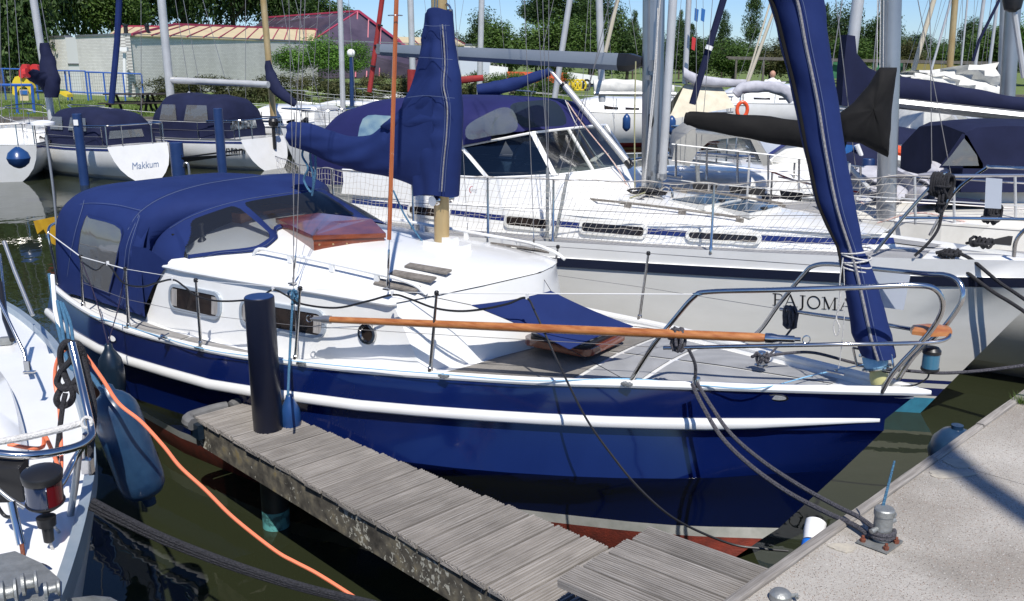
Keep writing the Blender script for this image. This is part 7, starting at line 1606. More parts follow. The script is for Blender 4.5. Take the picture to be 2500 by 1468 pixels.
        for k in (1, 2, 3, 4): b = MB(); b.tube([pr[k], pr[k] - Zv*.46], .013, 5); b.build('pushpit_leg', M['steel'], o)
        b = MB(); b.tube(crom([fr.W(.12*L, -fb(.12*L), fz(0) + .38), fr.W(.02*L, -.1, fz(0) + .42), fr.W(.02*L, .1, fz(0) + .42), fr.W(.12*L, fb(.12*L), fz(0) + .38)], 4), .016, 6); b.build('pulpit', M['steel'], o)
    if outb:
        c = fr.W(L + .12, -.25*Bm*.5, fz(L) + .25); b = MB(); b.lathe(c, (.1, 0, 1), [(0, .07), (.03, .11), (.14, .13), (.2, .10), (.22, .03)], 14); b.tube([c, c - Zv*.55], .045, 8); b.build('outboard_engine', M['black'], o)
    return o, fr, fb, fz
def rig(o, base, top, r, m='alu_w', ext=7, sh=None, shr=.008, boom=None, furl=None):
    """mast seen through two pixels at depth Y, with shrouds and an optional covered boom"""
    Y = base[2]; p0, p1 = atY(*base), atY(top[0], top[1], top[2] if len(top) > 2 else Y); d = p1 - p0; d /= np.linalg.norm(d); pe = p0 + d*(np.linalg.norm(p1-p0) + (ext if top[1] <= 0 else 0))
    b = MB(); b.tube([p0, (p0+pe)/2, pe], [r, r, r*.8], 12); mo_ = b.build('mast', M[m], o, smooth=60)
    for x, y in (sh or []):
        q = atY(x, y, Y); b = MB(); b.tube([q, p0 + d*(np.linalg.norm(p1-p0) + ext*.85)], shr, 4, cap=False); b.build('shroud', M['wire'], o)
    if boom:
        pts, rad, m2 = boom; P = crom([atY(*p) for p in pts], 4); rr = [float(np.interp(i/(len(P)-1), np.linspace(0, 1, len(rad)), rad)) for i in range(len(P))]
        b = MB(); rows = []
        for i, (p, q) in enumerate(zip(P, rr)):
            rows.append([p + np.array([0, math.cos(a)*q*.6, 0]) + (Zv*math.sin(a) if abs((P[-1]-P[0])[0]) > abs((P[-1]-P[0])[2]) else np.array([math.sin(a), 0, 0]))*q*(1 + .12*mnoise.noise(Vector((i*.9, a*1.4, q*30)))) for a in [2*math.pi*k/14 for k in range(14)]])
        b.grid(rows, True); b.poly(rows[0][::-1]); b.poly(rows[-1]); b.build('boom_cover', M[m2], o, smooth=60)
    return p0, d
def ptube(o, P, r, m, nm, seg=8, n=0):
    b = MB(); Q_ = [atY(*p) for p in P]; b.tube(crom(Q_, n) if n else Q_, r, seg); return b.build(nm, M[m], o)
def pplate(o, P, m, nm, d=(0, .03, 0), sm=0, loc=None):
    b = MB(); b.prism([atY(*p) for p in P], d); return b.build(nm, M[m], o, smooth=sm, loc=loc)
def sag_cover(o, P, r, m, nm, amp=.12, flat=.7):      # cloth bundle seen through pixels
    Q_ = crom([atY(*p) for p in P], 6); n = len(Q_); rr = [float(np.interp(i/(n-1), np.linspace(0, 1, len(r)), r)) for i in range(n)]
    b = MB(); rows = []
    for i, (p, q) in enumerate(zip(Q_, rr)):
        t = Q_[min(i+1, n-1)] - Q_[max(i-1, 0)]; t /= np.linalg.norm(t); u = np.cross(t, (0, 1, 0)); u = u/max(np.linalg.norm(u), 1e-6)
        rows.append([p + (u*math.sin(a) + np.array([0, 1, 0])*math.cos(a)*flat)*q*(1 + amp*mnoise.noise(Vector((i*.35, math.cos(a)*1.3, math.sin(a)*1.3 + q*9)))*2) for a in [2*math.pi*k/16 for k in range(16)]])
    b.grid(rows, True); b.poly(rows[0][::-1]); b.poly(rows[-1]); return b.build(nm, M[m], o, smooth=60)
# Makkum and its neighbours on the left
o, fr, fb, fz = boat('moored_sailboat', 'white sailboat showing its scooped stern with the word Makkum below a navy hood', 'sailboat', (345, 436), 213, 5.6, 1.95, .66, stripe='navy_stripe', cabin=(1.6, 3.4, .6, .22), hood=(3.1, 5.2, .8, .80), scoop=-.35)
tm = [c for c in o.children if c.name.startswith('transom')][0]; cu = bpy.data.curves.new('t', 'FONT'); cu.body = 'Makkum'; cu.size = .21; cu.shear = .35; to = bpy.data.objects.new('t', cu); SC.collection.objects.link(to); me = bpy.data.meshes.new_from_object(to.evaluated_get(bpy.context.evaluated_depsgraph_get())); bpy.data.objects.remove(to)
tt = BVHTree.FromPolygons([v.co + Vector(tuple(parent_loc(tm))) for v in tm.data.vertices], [p.vertices[:] for p in tm.data.polygons]); ed = Vector((fr.e[0], fr.e[1], 0)); sgn = -1 if fr.n[0] < 0 else 1
for v in me.vertices:
    q = Vector(tuple(fr.W(8.5, sgn*(v.co.x - .36), .14 + v.co.y))); h = tt.ray_cast(q, -ed); v.co = Vector(tuple(np.array((h[0] if h[0] else q) + ed*.008) - parent_loc(o)))
me.materials.clear(); me.materials.append(M['ink_b']); lm = bpy.data.objects.new('lettering', me); SC.collection.objects.link(lm); lm.parent = o
rig(o, (128, 300, 22.5), (82, 0), .085, sh=((30, 300), (60, 310), (150, 280), (5, 330)), ext=6)
sag_cover(o, [(108, 105, 22.3), (115, 150, 22.3), (122, 195, 22.2), (126, 238, 22.2)], [.10, .17, .24, .16], 'canvas_dark', 'sail_cover'); sag_cover(o, [(120, 200, 22.2), (95, 190, 22.0), (72, 180, 21.8)], [.22, .17, .14], 'canvas_dark', 'sail_cover'); ptube(o, [(68, 178, 21.7), (60, 180, 21.7)], .11, 'play_r', 'sail_end', 10)
o, fr, fb, fz = boat('moored_sailboat', 'white sailboat lettered Jentami on its side with navy hood and outboard', 'sailboat', (648, 412), 204, 6.6, 2.1, .66, stripe='navy_stripe', cabin=(1.8, 3.9, .6, .26), hood=(3.7, 6.0, .82, 1.05), outb=True, scoop=-.35)
hp_ = [c for c in o.children if c.name.startswith('hull')]
f_ = Fr(fr.B, 204); f_.n = -fr.n
def jt_org(): return proj_org(hp_, f_, 0, 0, .006)
jo = jt_org(); cu = bpy.data.curves.new('t', 'FONT'); cu.body = 'Jentami'; cu.size = .27; cu.shear = .3; to = bpy.data.objects.new('t', cu); SC.collection.objects.link(to); me = bpy.data.meshes.new_from_object(to.evaluated_get(bpy.context.evaluated_depsgraph_get())); bpy.data.objects.remove(to)
sJ = fr.L(atY(458, 360, 22))[0]
fJ = BVHTree.FromPolygons([v.co + Vector(tuple(parent_loc(hp_[0]))) for v in hp_[0].data.vertices], [p.vertices[:] for p in hp_[0].data.polygons])
for v in me.vertices:
    q = fr.W(sJ + v.co.x, 3, .335 + v.co.y); h = fJ.ray_cast(Vector(tuple(q)), Vector((-fr.n[0], -fr.n[1], 0))); v.co = Vector(tuple((np.array(h[0]) if h[0] else q) + np.array([fr.n[0], fr.n[1], 0])*.012 - parent_loc(o)))
me.materials.clear(); me.materials.append(M['ink']); lo2 = bpy.data.objects.new('lettering', me); SC.collection.objects.link(lo2); lo2.parent = o
rig(o, (421, 285, 25), (394, 0), .105, sh=((500, 270), (345, 300), (480, 330), (580, 300)), ext=6); ptube(o, [(418, 196, 25), (655, 207, 24)], .085, 'alu_w', 'boom', 12); ptube(o, [(424, 285, 24.9), (462, 225, 24.7)], .03, 'alu_w', 'kicker')
o, fr, fb, fz = boat('moored_motor_sailer', 'white boat with grey framed windscreen right of the outboard', 'sailboat', (850, 380), 200, 5.8, 2.2, .72, cabin=(2.6, 5.2, .75, .55), wins=4, win_m='glass')
rig(o, (668, 290, 26), (643, 0), .085, 'gold', sh=((740, 300), (600, 300), (790, 290)), ext=6); sag_cover(o, [(654, 148, 25.8), (660, 185, 25.7), (680, 222, 25.5), (722, 255, 25.2)], [.07, .14, .17, .08], 'canvas_dark', 'sail_cover')
o, fr, fb, fz = boat('moored_boat', 'white boat end cut off by the left edge above the round blue fender', 'sailboat', (12, 448), 250, 5.4, 1.8, .72, cabin=(1.6, 3.4, .6, .25), stripe='navy_stripe')
c = atY(45, 385, 17.5); fd = thing('fender_ball', 'round blue ball fender between the two leftmost white boats', 'fender', c); b = MB(); b.lathe(c - Zv*.2, (0, 0, 1), [(0, .03), (.03, .1), (.09, .17), (.19, .205), (.29, .17), (.36, .09), (.40, .03)], 20); b.build('body', M['fender_b'], fd)
# piles in the water
for x0, y0, x1, y1, w_, lab in ((180, 278, 207, 452, 22, 'slim navy pile with a white number plate before the Makkum stern'), (525, 265, 545, 442, 22, 'slim navy pile beneath the outboard engine'), (424, 348, 438, 446, 32, 'thick short navy pile with a bent handle between two sterns'), (800, 262, 806, 330, 15, 'distant navy pile with white plate right of the boom end'), (2135, 388, 2110, 505, 30, 'navy pile behind the rail netting under the black cover'), (1690, 240, 1688, 300, 14, 'distant navy pile in front of the cream tent'), (1908, 235, 1908, 290, 10, 'distant navy pile beside the grey rolled awning')):
    p = atz(x1, y1, WATER); hh = atY(x0, y0, p[1])[2]; rr = w_/2/F_PX*p[1]
    if x0 == 2135: p = atY(x1, y1, 9.3); hh = atY(x0, y0, 9.3)[2]; rr = w_/2/F_PX*9.3
    t = thing('mooring_pile', lab, 'pile', (p[0], p[1], WATER), 'navy mooring piles in the water'); b = MB(); b.lathe((p[0], p[1], -1), (0, 0, 1), [(0, rr), (1 + hh - .01, rr), (1 + hh, rr*.9)], 14); b.build('shaft', M['pvc_b'], t)
    if w_ == 22 and x0 < 300 or w_ == 15: b = MB(); b.box((p[0] + .01, p[1] - rr - .01, hh - .18), (rr*.5, 0, 0), (0, .004, 0), Zv*.06); b.build('number_plate', M['plast_w'], t, smooth=0)
    if w_ == 32: b = MB(); b.tube(crom([np.array([p[0]+rr, p[1]-.05, .25]), np.array([p[0]+rr+.05, p[1]-.1, .33]), np.array([p[0]+rr+.12, p[1]-.1, .28]), np.array([p[0]+rr+.13, p[1]-.1, -.1])], 4), .025, 8); b.build('handle', M['alu'], t)
# loose rigs: masts, furled sails and covered booms of boats hidden behind the others
def rigthing(label, base, top, r, m='alu_w', sh=None, ext=6, hullY=True, cat='sailboat', boom=None, L=5.5, th=200):
    if hullY: o, *_ = boat('distant_sailboat', label, cat, (base[0] + 30, base[1] + 22, base[2]), th, L, 1.8, .75, cabin=(1.5, 3.6, .6, .3), group='more boats with masts')
    else: o = thing('furled_headsail', label, cat, atY(*base), 'furled headsails')
    rig(o, base, top, r, m, ext, sh, boom=boom); return o
def at_water(x, Y): return (x, 734 + F_PX*math.tan(math.atan((ZC - WATER)/Y) - PITCH) if 0 else 0, Y)
def by(Y, z): # pixel row of height z at depth Y
    d = Y*CP - (z - ZC)*SP; up = Y*SP + (z - ZC)*CP; return 734 - F_PX*up/d
def far_boat(lab, x, Y, top, r, m='alu_w', L=6, th=200, sh=None, boom=None, name='distant_sailboat', x0=None, **k):
    st = (x + 40 if x0 is None else x0, by(Y, WATER), Y); o, fr, fb, fz = boat(name, lab, 'sailboat', st, th, L, L*.33, .75, group='distant boats with masts', **{**dict(cabin=(L*.25, L*.65, .6, .3)), **k})
    rig(o, (x, by(Y, 1.0), Y), top, r, m, 6, sh, boom=boom); return o
o = thing('furled_headsail', 'navy furled headsail on its stay before the brick wall', 'furled sail', atY(272, 255, 27)); ptube(o, [(294, -60, 27), (286, 100, 27), (272, 252, 27)], .085, 'canvas', 'rolled_sail', 10)
o = thing('furled_headsail', 'dark red furled headsail left of the varnished wooden sleeve', 'furled sail', atY(900, 222, 24)); ptube(o, [(938, -40, 24), (918, 110, 24), (902, 225, 24)], .062, 'canvas_red', 'rolled_sail', 10)
for y in (60, 110, 160): ptube(o, [(928.5 - (y-60)*.17, y, 23.93), (927.8 - (y-60)*.17, y+4, 23.93)], .066, 'black', 'tie', 10)
far_boat('sailboat with thin silver mast and short boom left of the white lamp globe', 838, 27, (830, 0), .075, sh=((800, 270), (870, 270), (760, 250))); ptube(None, [(842, 225, 27), (930, 232, 26)], .06, 'alu_w', 'boom_spare') if 0 else None
far_boat('sailboat with grey mast straight above the boom left of centre', 1010, 34, (1002, 0), .11, sh=((960, 200), (1060, 200))); far_boat('sailboat with cross-treed grey mast behind the clipped trees', 1170, 36, (1176, 0), .11, sh=((1100, 220), (1240, 220)))
o = far_boat('sailboat with raked silver mast between the boom and the vang', 1345, 24, (1391, 0), .075, sh=((1300, 230), (1420, 235)), x0=1300, hood=(3.2, 5.6, .9, .95), hm='canvas', L=6.2, th=165)
o2 = thing('covered_boom', 'navy covered boom sloping up to the right behind the blue sail', 'boom', atY(1170, 215, 24)); sag_cover(o2, [(1165, 222, 24), (1210, 216, 24), (1280, 198, 24), (1342, 175, 24)], [.15, .17, .14, .09], 'canvas', 'sail_cover')
o2 = thing('covered_boom', 'red covered boom left of the navy covered one', 'boom', atY(1060, 200, 26)); sag_cover(o2, [(1003, 195, 26), (1080, 200, 26), (1180, 190, 26)], [.12, .10, .08], 'canvas_red', 'sail_cover'); ptube(o2, [(1005, 170, 26), (1005, 225, 26)], .12, 'canvas_red', 'sail_bag', 10)
# centre: white boat with red stripe
o, fr, fb, fz = boat('moored_sailboat', 'white sailboat with red waterline stripe and grey white covered boom left of the big mast', 'sailboat', (1760, 352), 172, 7.0, 2.3, .95, boot='canvas_red', cabin=(1.8, 5.0, .62, .42), wins=3, group='boats moored behind')
rig(o, (1470, 250, 27), (1463, 0), .10, sh=((1440, 285), (1500, 290), (1580, 290))); sag_cover(o, [(1450, 215, 27), (1500, 212, 27), (1570, 214, 27), (1645, 218, 27)], [.22, .23, .18, .12], 'canvas_white', 'sail_cover'); ptube(o, [(1450, 228, 26.9), (1650, 230, 26.9)], .06, 'alu_w', 'boom'); ptube(o, [(1478, 128, 26), (1510, -10, 26)], .055, 'cream_mast', 'rolled_sail', 8)
for x, y, Y, lab in ((1530, 285, 26, 'slim blue fender on the white side above the red stripe'), (1640, 290, 24, 'bright blue fender right of the big grey mast')):
    c = atY(x, y, Y); f = thing('fender', lab, 'fender', c, 'fenders in the background'); b = MB(); b.lathe(c, (0, 0, -1), [(-.08, .02), (-.03, .07), (.05, .11), (.3, .11), (.36, .07), (.4, .02)], 12); b.build('body', M['fender_b'], f)
# cream tent boat, rolled awning boat
o, fr, fb, fz = boat('moored_sailboat', 'white boat under a cream ridge tent right of the big grey mast', 'sailboat', (1800, 322), 178, 5.6, 2.1, .9, group='boats moored behind', rails=True)
b = MB(); A = [atY(*p) for p in ((1632, 292, 27), (1672, 205, 27.6), (1762, 212, 27.6), (1795, 262, 27))]; Bk = [p + np.array([0, 1.6, 0]) for p in (A[0], A[3])]
b.grid([[A[0], A[1]], [A[3], A[2]]], flip=True); b.grid([[Bk[0], A[1]], [Bk[1], A[2]]]); b.build('boom_tent', M['canvas_cream'], o, smooth=0)
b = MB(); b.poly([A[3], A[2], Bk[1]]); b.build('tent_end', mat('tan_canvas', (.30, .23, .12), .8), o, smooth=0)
rig(o, (1672, 205, 27.6), (1682, -5), .08, sh=((1640, 290), (1720, 290)), boom=([(1668, 178, 27.4), (1700, 195, 27.4), (1760, 202, 27.4), (1830, 204, 27.4)], (.16, .17, .13, .10), 'canvas_lilac'))
o, fr, fb, fz = boat('moored_sailboat', 'white boat with grey rolled awning and orange life ring behind the big furled sail', 'sailboat', (2010, 318), 176, 6.6, 2.3, .95, cabin=(2.4, 5.5, .7, .65), wins=2, outb=True)
sag_cover(o, [(1795, 232, 26), (1815, 216, 26), (1870, 212, 26), (1915, 222, 26), (1935, 246, 26)], [.12, .15, .15, .16, .12], 'canvas_lilac', 'rolled_awning'); c = atY(1812, 268, 25.7); b = MB(); b.tube([c + np.array([.14*math.cos(a), 0, .20*math.sin(a)]) for a in [2*math.pi*k/16 for k in range(16)]], .05, 8, closed=True); b.build('life_ring', M['inflat'], o)
rig(o, (1826, 200, 27), (1890, 25), .05, 'cream_mast', ext=0)
pplate(o, [(1790, 205, 28), (1800, 198, 28), (1920, 200, 28), (1905, 214, 28)], 'plast_w', 'white_awning')
ps = thing('person', 'person in a white shirt sitting beyond the white awning', 'person', atY(1885, 205, 32))
hb = atY(1885, 203, 32); b = MB(); b.lathe(hb, (0, 0, 1), [(-.25, .16), (-.1, .20), (.02, .21), (.10, .17), (.15, .07), (.18, .05)], 12); b.build('shirt', M['shirt'], ps); b = MB(); b.lathe(hb + Zv*.16, (0, 0, 1), [(0, .05), (.03, .06), (.06, .085), (.12, .10), (.18, .09), (.23, .05), (.245, .01)], 12); b.build('head', M['skin'], ps)
for sg in (-1, 1): b = MB(); b.tube(crom([hb + np.array([sg*.19, 0, .08]), hb + np.array([sg*.28, -.08, -.06]), hb + np.array([sg*.18, -.22, -.16])], 4), [.06, .058, .056, .052, .05, .048, .045, .042, .04], 8); b.build('sleeve', M['shirt'], ps)
# grey hood boat next to the big white yacht with the black covered rig
o, fr, fb, fz = boat('moored_sailboat', 'grey decked yacht with grey spray hood and black sail cover beyond the netting', 'sailboat', (1560, 470, 10.6), 36, 7.6, 2.5, 1.0, hull='gel_grey', deck='pad_g', cabin=(1.6, 5.0, .66, .24), wins=5, win_m='dark', group='boats moored behind', cab_m='gel_old')
HG = [(1640, 392), (1650, 345), (1690, 316), (1735, 312), (1790, 322), (1835, 330), (1868, 372), (1885, 402)]
Pn = [atY(x, y, 9.4) for x, y in HG]; c = np.mean(Pn, 0)
b = MB(); b.grid([[p for p in Pn], [p + np.array([.06, .45, .07]) for p in Pn], [p + np.array([.12, .95, .04]) for p in Pn], [p + np.array([.2, 1.3, -.12]) for p in Pn]]); gh = b.build('grey_spray_hood', M['canvas_grey'], o, smooth=60)
b = MB(); inn = [atY(x, y, 9.4) for x, y in ((1690, 405), (1705, 375), (1735, 350), (1760, 345), (1780, 352), (1805, 385), (1812, 405))]; b.poly(inn); b.build('clear_window', M['vinyl'], gh, smooth=0)
b = MB(); b.poly([atY(x, y, 9.42) for x, y in ((1800, 340), (1832, 343), (1850, 380), (1862, 402), (1838, 402), (1818, 372))]); b.build('clear_window', M['vinyl'], gh, smooth=0)
b = MB(); outl = [Pn[0], *Pn[1:], atY(1862, 405, 9.4), atY(1850, 378, 9.4), atY(1832, 341, 9.4), atY(1797, 336, 9.4), atY(1760, 340, 9.4), atY(1730, 346, 9.4), atY(1700, 372, 9.4), atY(1682, 408, 9.4)]; b.poly([p - np.array([0, .01, 0]) for p in outl]); b.build('hood_border', M['canvas_grey'], gh, smooth=0)
p0, d = rig(o, (2163, 545, 8.3), (2176, 0), .085, 'alu', sh=None, ext=5)
b = MB(); oc = [atY(x, y, 8.05) for x, y in ((2190, 165), (2178, 250), (2168, 385), (2100, 350), (2055, 345), (2040, 285), (2085, 250), (2125, 205), (2148, 165))]; cc_ = sum(oc)/len(oc); ring = []
for i_ in range(len(oc)):
    for k_ in range(4): ring.append(oc[i_]*(1-k_/4) + oc[(i_+1) % len(oc)]*k_/4)
b.grid([[cc_ + (p - cc_)*q + np.array([0, -.11*math.sqrt(max(0, 1-q*q))*sg_ + .02*mnoise.noise(Vector((p[0]*9, p[2]*9*q, 2))), 0]) for p in ring] for q, sg_ in ((.02, -1), (.4, -1), (.75, -1), (.93, -1), (1, 1), (.93, 1), (.8, 1), (.6, 1), (.35, 1), (.02, 1))], True); b.build('mast_cover_skirt', M['canvas_black'], o, smooth=70)
sag_cover(o, [(1672, 288, 8.9), (1700, 292, 8.9), (1800, 306, 8.75), (1920, 322, 8.6), (2060, 335, 8.35)], [.05, .075, .10, .12, .14], 'canvas_black', 'boom_cover', .08); ptube(o, [(1700, 318, 8.92), (2050, 352, 8.4)], .03, 'gel_grey', 'boom')
for x in (2143, 2158, 2150): ptube(o, [(x, -30, 8.2), (x-2, 165, 8.2)], .004, 'rope_w', 'halyard', 5)
for a_, c_ in (((1995, -5), (2040, 400)), ((2040, -5), (2090, 420)), ((2270, -5), (2275, 400)), ((2240, -5), (2330, 470))): ptube(o, [(*a_, 8.6), (*c_, 8.6)], .004, 'wire', 'shroud', 5)
# second navy covered rig
o, fr, fb, fz = boat('moored_sailboat', 'white sailboat with long navy boom cover and raked silver mast at right', 'sailboat', (2250, 420, 13), 150, 7.5, 2.5, .95, cabin=(2, 5, .66, .35), hood=(5.0, 7.0, .8, .8), group='boats moored behind')
rig(o, (2062, 262, 12.5), (2095, 0), .075, sh=((2010, 300), (2120, 300))); 
b = MB(); oc = [atY(x, y, 12.3) for x, y in ((2068, 85), (2088, 88), (2092, 130), (2120, 165), (2165, 188), (2200, 195), (2205, 262), (2130, 262), (2055, 258), (2060, 160))]; b.prism(oc, (0, .25, 0)); b.build('mast_cover_skirt', M['canvas_dark'], o, smooth=40)
sag_cover(o, [(2185, 222, 12.3), (2260, 228, 12.2), (2350, 238, 12.1), (2450, 252, 12.0), (2560, 262, 11.9)], [.18, .16, .13, .10, .09], 'canvas_dark', 'boom_cover', .05); ptube(o, [(2190, 252, 12.2), (2560, 292, 11.8)], .07, 'alu', 'boom')
# motor boat with blue windscreen, inflatable, tarpaulin
mb = thing('motor_boat', 'grey motor boat with blue windscreen frame behind the big furled sail', 'motor boat', atY(1950, 400, 11.5), 'boats moored behind')
b = MB(); hr = []
for x, y, h_ in ((1872, 385, .02), (1885, 368, .1), (1920, 352, .25), (1980, 345, .36), (2060, 350, .40), (2160, 360, .42), (2260, 375, .42)):
    p = atY(x, y, 11.5); hr.append([p, p + np.array([.02, -.03, -.08]), p + np.array([.05, .1, -h_ - .12]), p + np.array([.2, 1.2, -h_ - .1]), p + np.array([.1, 1.5, 0])])
b.grid(hr, True); b.build('hull', M['gel_grey'], mb, smooth=50); ptube(mb, [(1870, 384, 11.46), (1920, 350, 11.46), (1985, 342, 11.46), (2160, 358, 11.46)], .025, 'navy_stripe', 'rubbing_strip', 6)
pplate(mb, [(2040, 352, 11.2), (2095, 356, 11.2), (2118, 408, 11.2), (2075, 405, 11.2), (2050, 385, 11.2)], 'toilet', 'blue_windscreen', (0, .04, 0)); ptube(mb, [(2092, 354, 11.15), (2112, 404, 11.15)], .03, 'plast_w', 'windscreen_post')
pplate(mb, [(2050, 385, 11.1), (2062, 383, 11.1), (2086, 415, 11.1), (2055, 418, 11.1)], 'dark', 'side_screen')
inf = thing('inflatable_boat', 'orange and white inflatable dinghy lying on a deck behind the netting', 'dinghy', atY(2210, 385, 10.5)); ptube(inf, [(2150, 358, 10.6), (2200, 372, 10.5), (2262, 392, 10.4)], .065, 'inflat', 'orange_tube', 10, 4); ptube(inf, [(2150, 378, 10.6), (2200, 390, 10.5), (2290, 412, 10.4), (2300, 430, 10.3)], .07, 'plast_w', 'white_tube', 10, 4)
for k, (P, m_, lab) in enumerate(((((2075, 425), (2140, 405), (2185, 420), (2210, 470), (2180, 520), (2120, 480), (2070, 470)), 'canvas_lilac', 'pale lilac tarpaulin draped left of the aluminium mast foot'), (((2175, 410), (2240, 425), (2285, 395), (2312, 425), (2300, 480), (2260, 525), (2200, 515)), 'canvas_lilac', 'pale lilac tarpaulin draped right of the aluminium mast foot'))):
    C_ = np.mean([atY(x, y, 8.9) for x, y in P], 0); ring = crom([atY(x, y, 8.9) for x, y in P], 4, True); b = MB()
    b.grid([[C_ + (p - C_)*q + np.array([0, -.25*(1-q*q), 0]) + np.array([0, 1, 0])*.09*math.sin(i*1.1 + q*5) for i, p in enumerate(ring)] for q in (1, .85, .7, .5, .3, .02)], True); tag(b.build('tarpaulin', M[m_], None, smooth=50, loc=C_), lab, 'tarpaulin')
# hooded boats at right
o, fr, fb, fz = boat('moored_motor_cruiser', 'white cruiser with pale hood and sloping windscreen under the navy boom', 'motor boat', (2440, 395, 15.5), 160, 6.2, 2.4, .95, cabin=(1.6, 5.6, .8, .5), wins=2, cab_m='gel', group='boats moored behind')
Pn = [atY(x, y, 14.8) for x, y in ((2205, 335), (2225, 300), (2262, 268), (2330, 272), (2388, 305))]; b = MB(); b.grid([Pn, [p + np.array([.1, .9, .12]) for p in Pn], [p + np.array([.2, 1.7, 0]) for p in Pn]]); hd_ = b.build('pale_hood', M['canvas_white'], o, smooth=60); b = MB(); b.poly(Pn[::1] + [atY(2380, 345, 14.8), atY(2210, 345, 14.8)]); b.build('hood_side', M['canvas_white'], hd_, smooth=0)
b = MB(); b.poly([atY(x, y, 14.76) for x, y in ((2262, 330), (2290, 300), (2325, 282), (2345, 315), (2330, 328))]); b.build('windscreen', M['vinyl'], hd_, smooth=0); b = MB(); b.poly([atY(x, y, 14.76) for x, y in ((2332, 282), (2358, 285), (2385, 305), (2352, 315))]); b.build('windscreen', M['vinyl'], hd_, smooth=0); ptube(o, [(2325, 280, 14.7), (2350, 318, 14.7)], .03, 'alu_w', 'screen_post')
nh = thing('moored_sailboat', 'cream sided yacht with big navy hood at the right edge behind the white pulpit', 'sailboat', atY(2400, 480, 8.8), 'boats moored behind')
Y9 = 8.6
Pn = [atY(x, y, Y9) for x, y in ((2345, 470), (2352, 400), (2356, 325), (2385, 312), (2450, 308), (2560, 310), (2640, 330))]
b = MB(); b.grid([Pn, [p + np.array([.02, .5, .04]) for p in Pn], [p + np.array([.05, 1.1, -.02]) for p in Pn], [p + np.array([.05, 1.5, -.25]) for p in Pn]]); b.poly(Pn + [atY(2640, 470, Y9)]); h9 = b.build('navy_hood', M['canvas_dark'], nh, smooth=50)
b = MB(); fw = [atY(x, y, Y9 - .02) for x, y in ((2300, 405), (2322, 380), (2354, 338), (2364, 350), (2385, 380), (2390, 405))]; b.poly(fw); b.build('hood_window', M['vinyl_milky'], h9, smooth=0); b = MB(); b.poly([atY(x, y, Y9 - .0) for x, y in ((2292, 410), (2315, 378), (2350, 326), (2362, 332), (2400, 400), (2400, 412))]); b.build('hood_front', M['canvas_dark'], h9, smooth=0)
dk = [atY(x, y, Y) for x, y, Y in ((2105, 540, 8.3), (2300, 545, 7.9), (2600, 560, 7.6))]
b = MB(); b.grid([[p + np.array([0, 0, 0]) for p in dk], [p + np.array([0, -.01, -.22]) for p in dk], [p + np.array([0, .05, -1.0]) for p in dk]], flip=True); b.build('topsides', M['gel_old'], nh, smooth=0)
b = MB(); b.grid([[p + Zv*.0 for p in dk], [p + np.array([.2, 1.8, .08]) for p in dk]]); b.build('deck', M['gel'], nh, smooth=0)
b = MB(); b.grid([[p + np.array([0, -.03, -.20]) for p in dk], [p + np.array([0, -.03, -.245]) for p in dk]], flip=True); b.build('black_stripe', M['black_stripe'], nh, smooth=0); b = MB(); b.grid([[p + np.array([0, -.03, -.25]) for p in dk], [p + np.array([0, -.03, -.285]) for p in dk]], flip=True); b.build('red_stripe', M['canvas_red'], nh, smooth=0)
cb_ = [atY(x, y, Y) for x, y, Y in ((2150, 520, 9.0), (2230, 490, 8.9), (2330, 470, 8.8), (2620, 470, 8.7))]
b = MB(); b.grid([[p for p in cb_], [p - Zv*.16 - np.array([0, .05, 0]) for p in cb_]], flip=True); b.grid([[p for p in cb_], [p + np.array([.1, 1.0, .06]) for p in cb_]]); b.build('cabin', M['gel_old'], nh, smooth=0)
for x0, x1 in ((2330, 2366), (2395, 2440)): pplate(nh, [(x0, 487, 8.6), (x1, 490, 8.6), (x1, 505, 8.6), (x0, 500, 8.6)], 'dark', 'window', (0, .01, 0))
ptube(nh, [(2135, 540, 8.2), (2300, 545, 7.85), (2600, 562, 7.5)], .022, 'canvas_red', 'red_rope_line', 6) if 0 else None
for x in (2235, 2330, 2480): ptube(nh, [(x, 548, 7.9), (x - 2, 430, 7.9)], .012, 'alu_w', 'stanchion')
rig(nh, (2455, 300, 13), (2475, -5), .10, 'alu', sh=None, ext=4)
o = far_boat('sailboat with big silver mast and loose white sail at the upper right', 2448, 17, (2462, 0), .13, x0=2560, th=165, L=7)
b = MB(); rw = []
for k in range(13):
    t = k/12; a = atY(2440 - 240*t, 152 + 25*t + 3*math.sin(k), 16.6); c_ = atY(2435 - 235*t, 232 - 38*t + 4*math.sin(k*1.7), 16.4); rw.append([a + (c_ - a)*q + np.array([0, .12*math.sin(q*9 + k), 0]) for q in (0, .2, .4, .6, .8, 1)])
b.grid(rw); b.build('loose_white_sail', M['canvas_white'], o, smooth=60); sag_cover(o, [(2440, 232, 16.5), (2400, 222, 16.5), (2320, 205, 16.5), (2230, 186, 16.5)], [.12, .14, .10, .06], 'canvas_white', 'sail_fold')
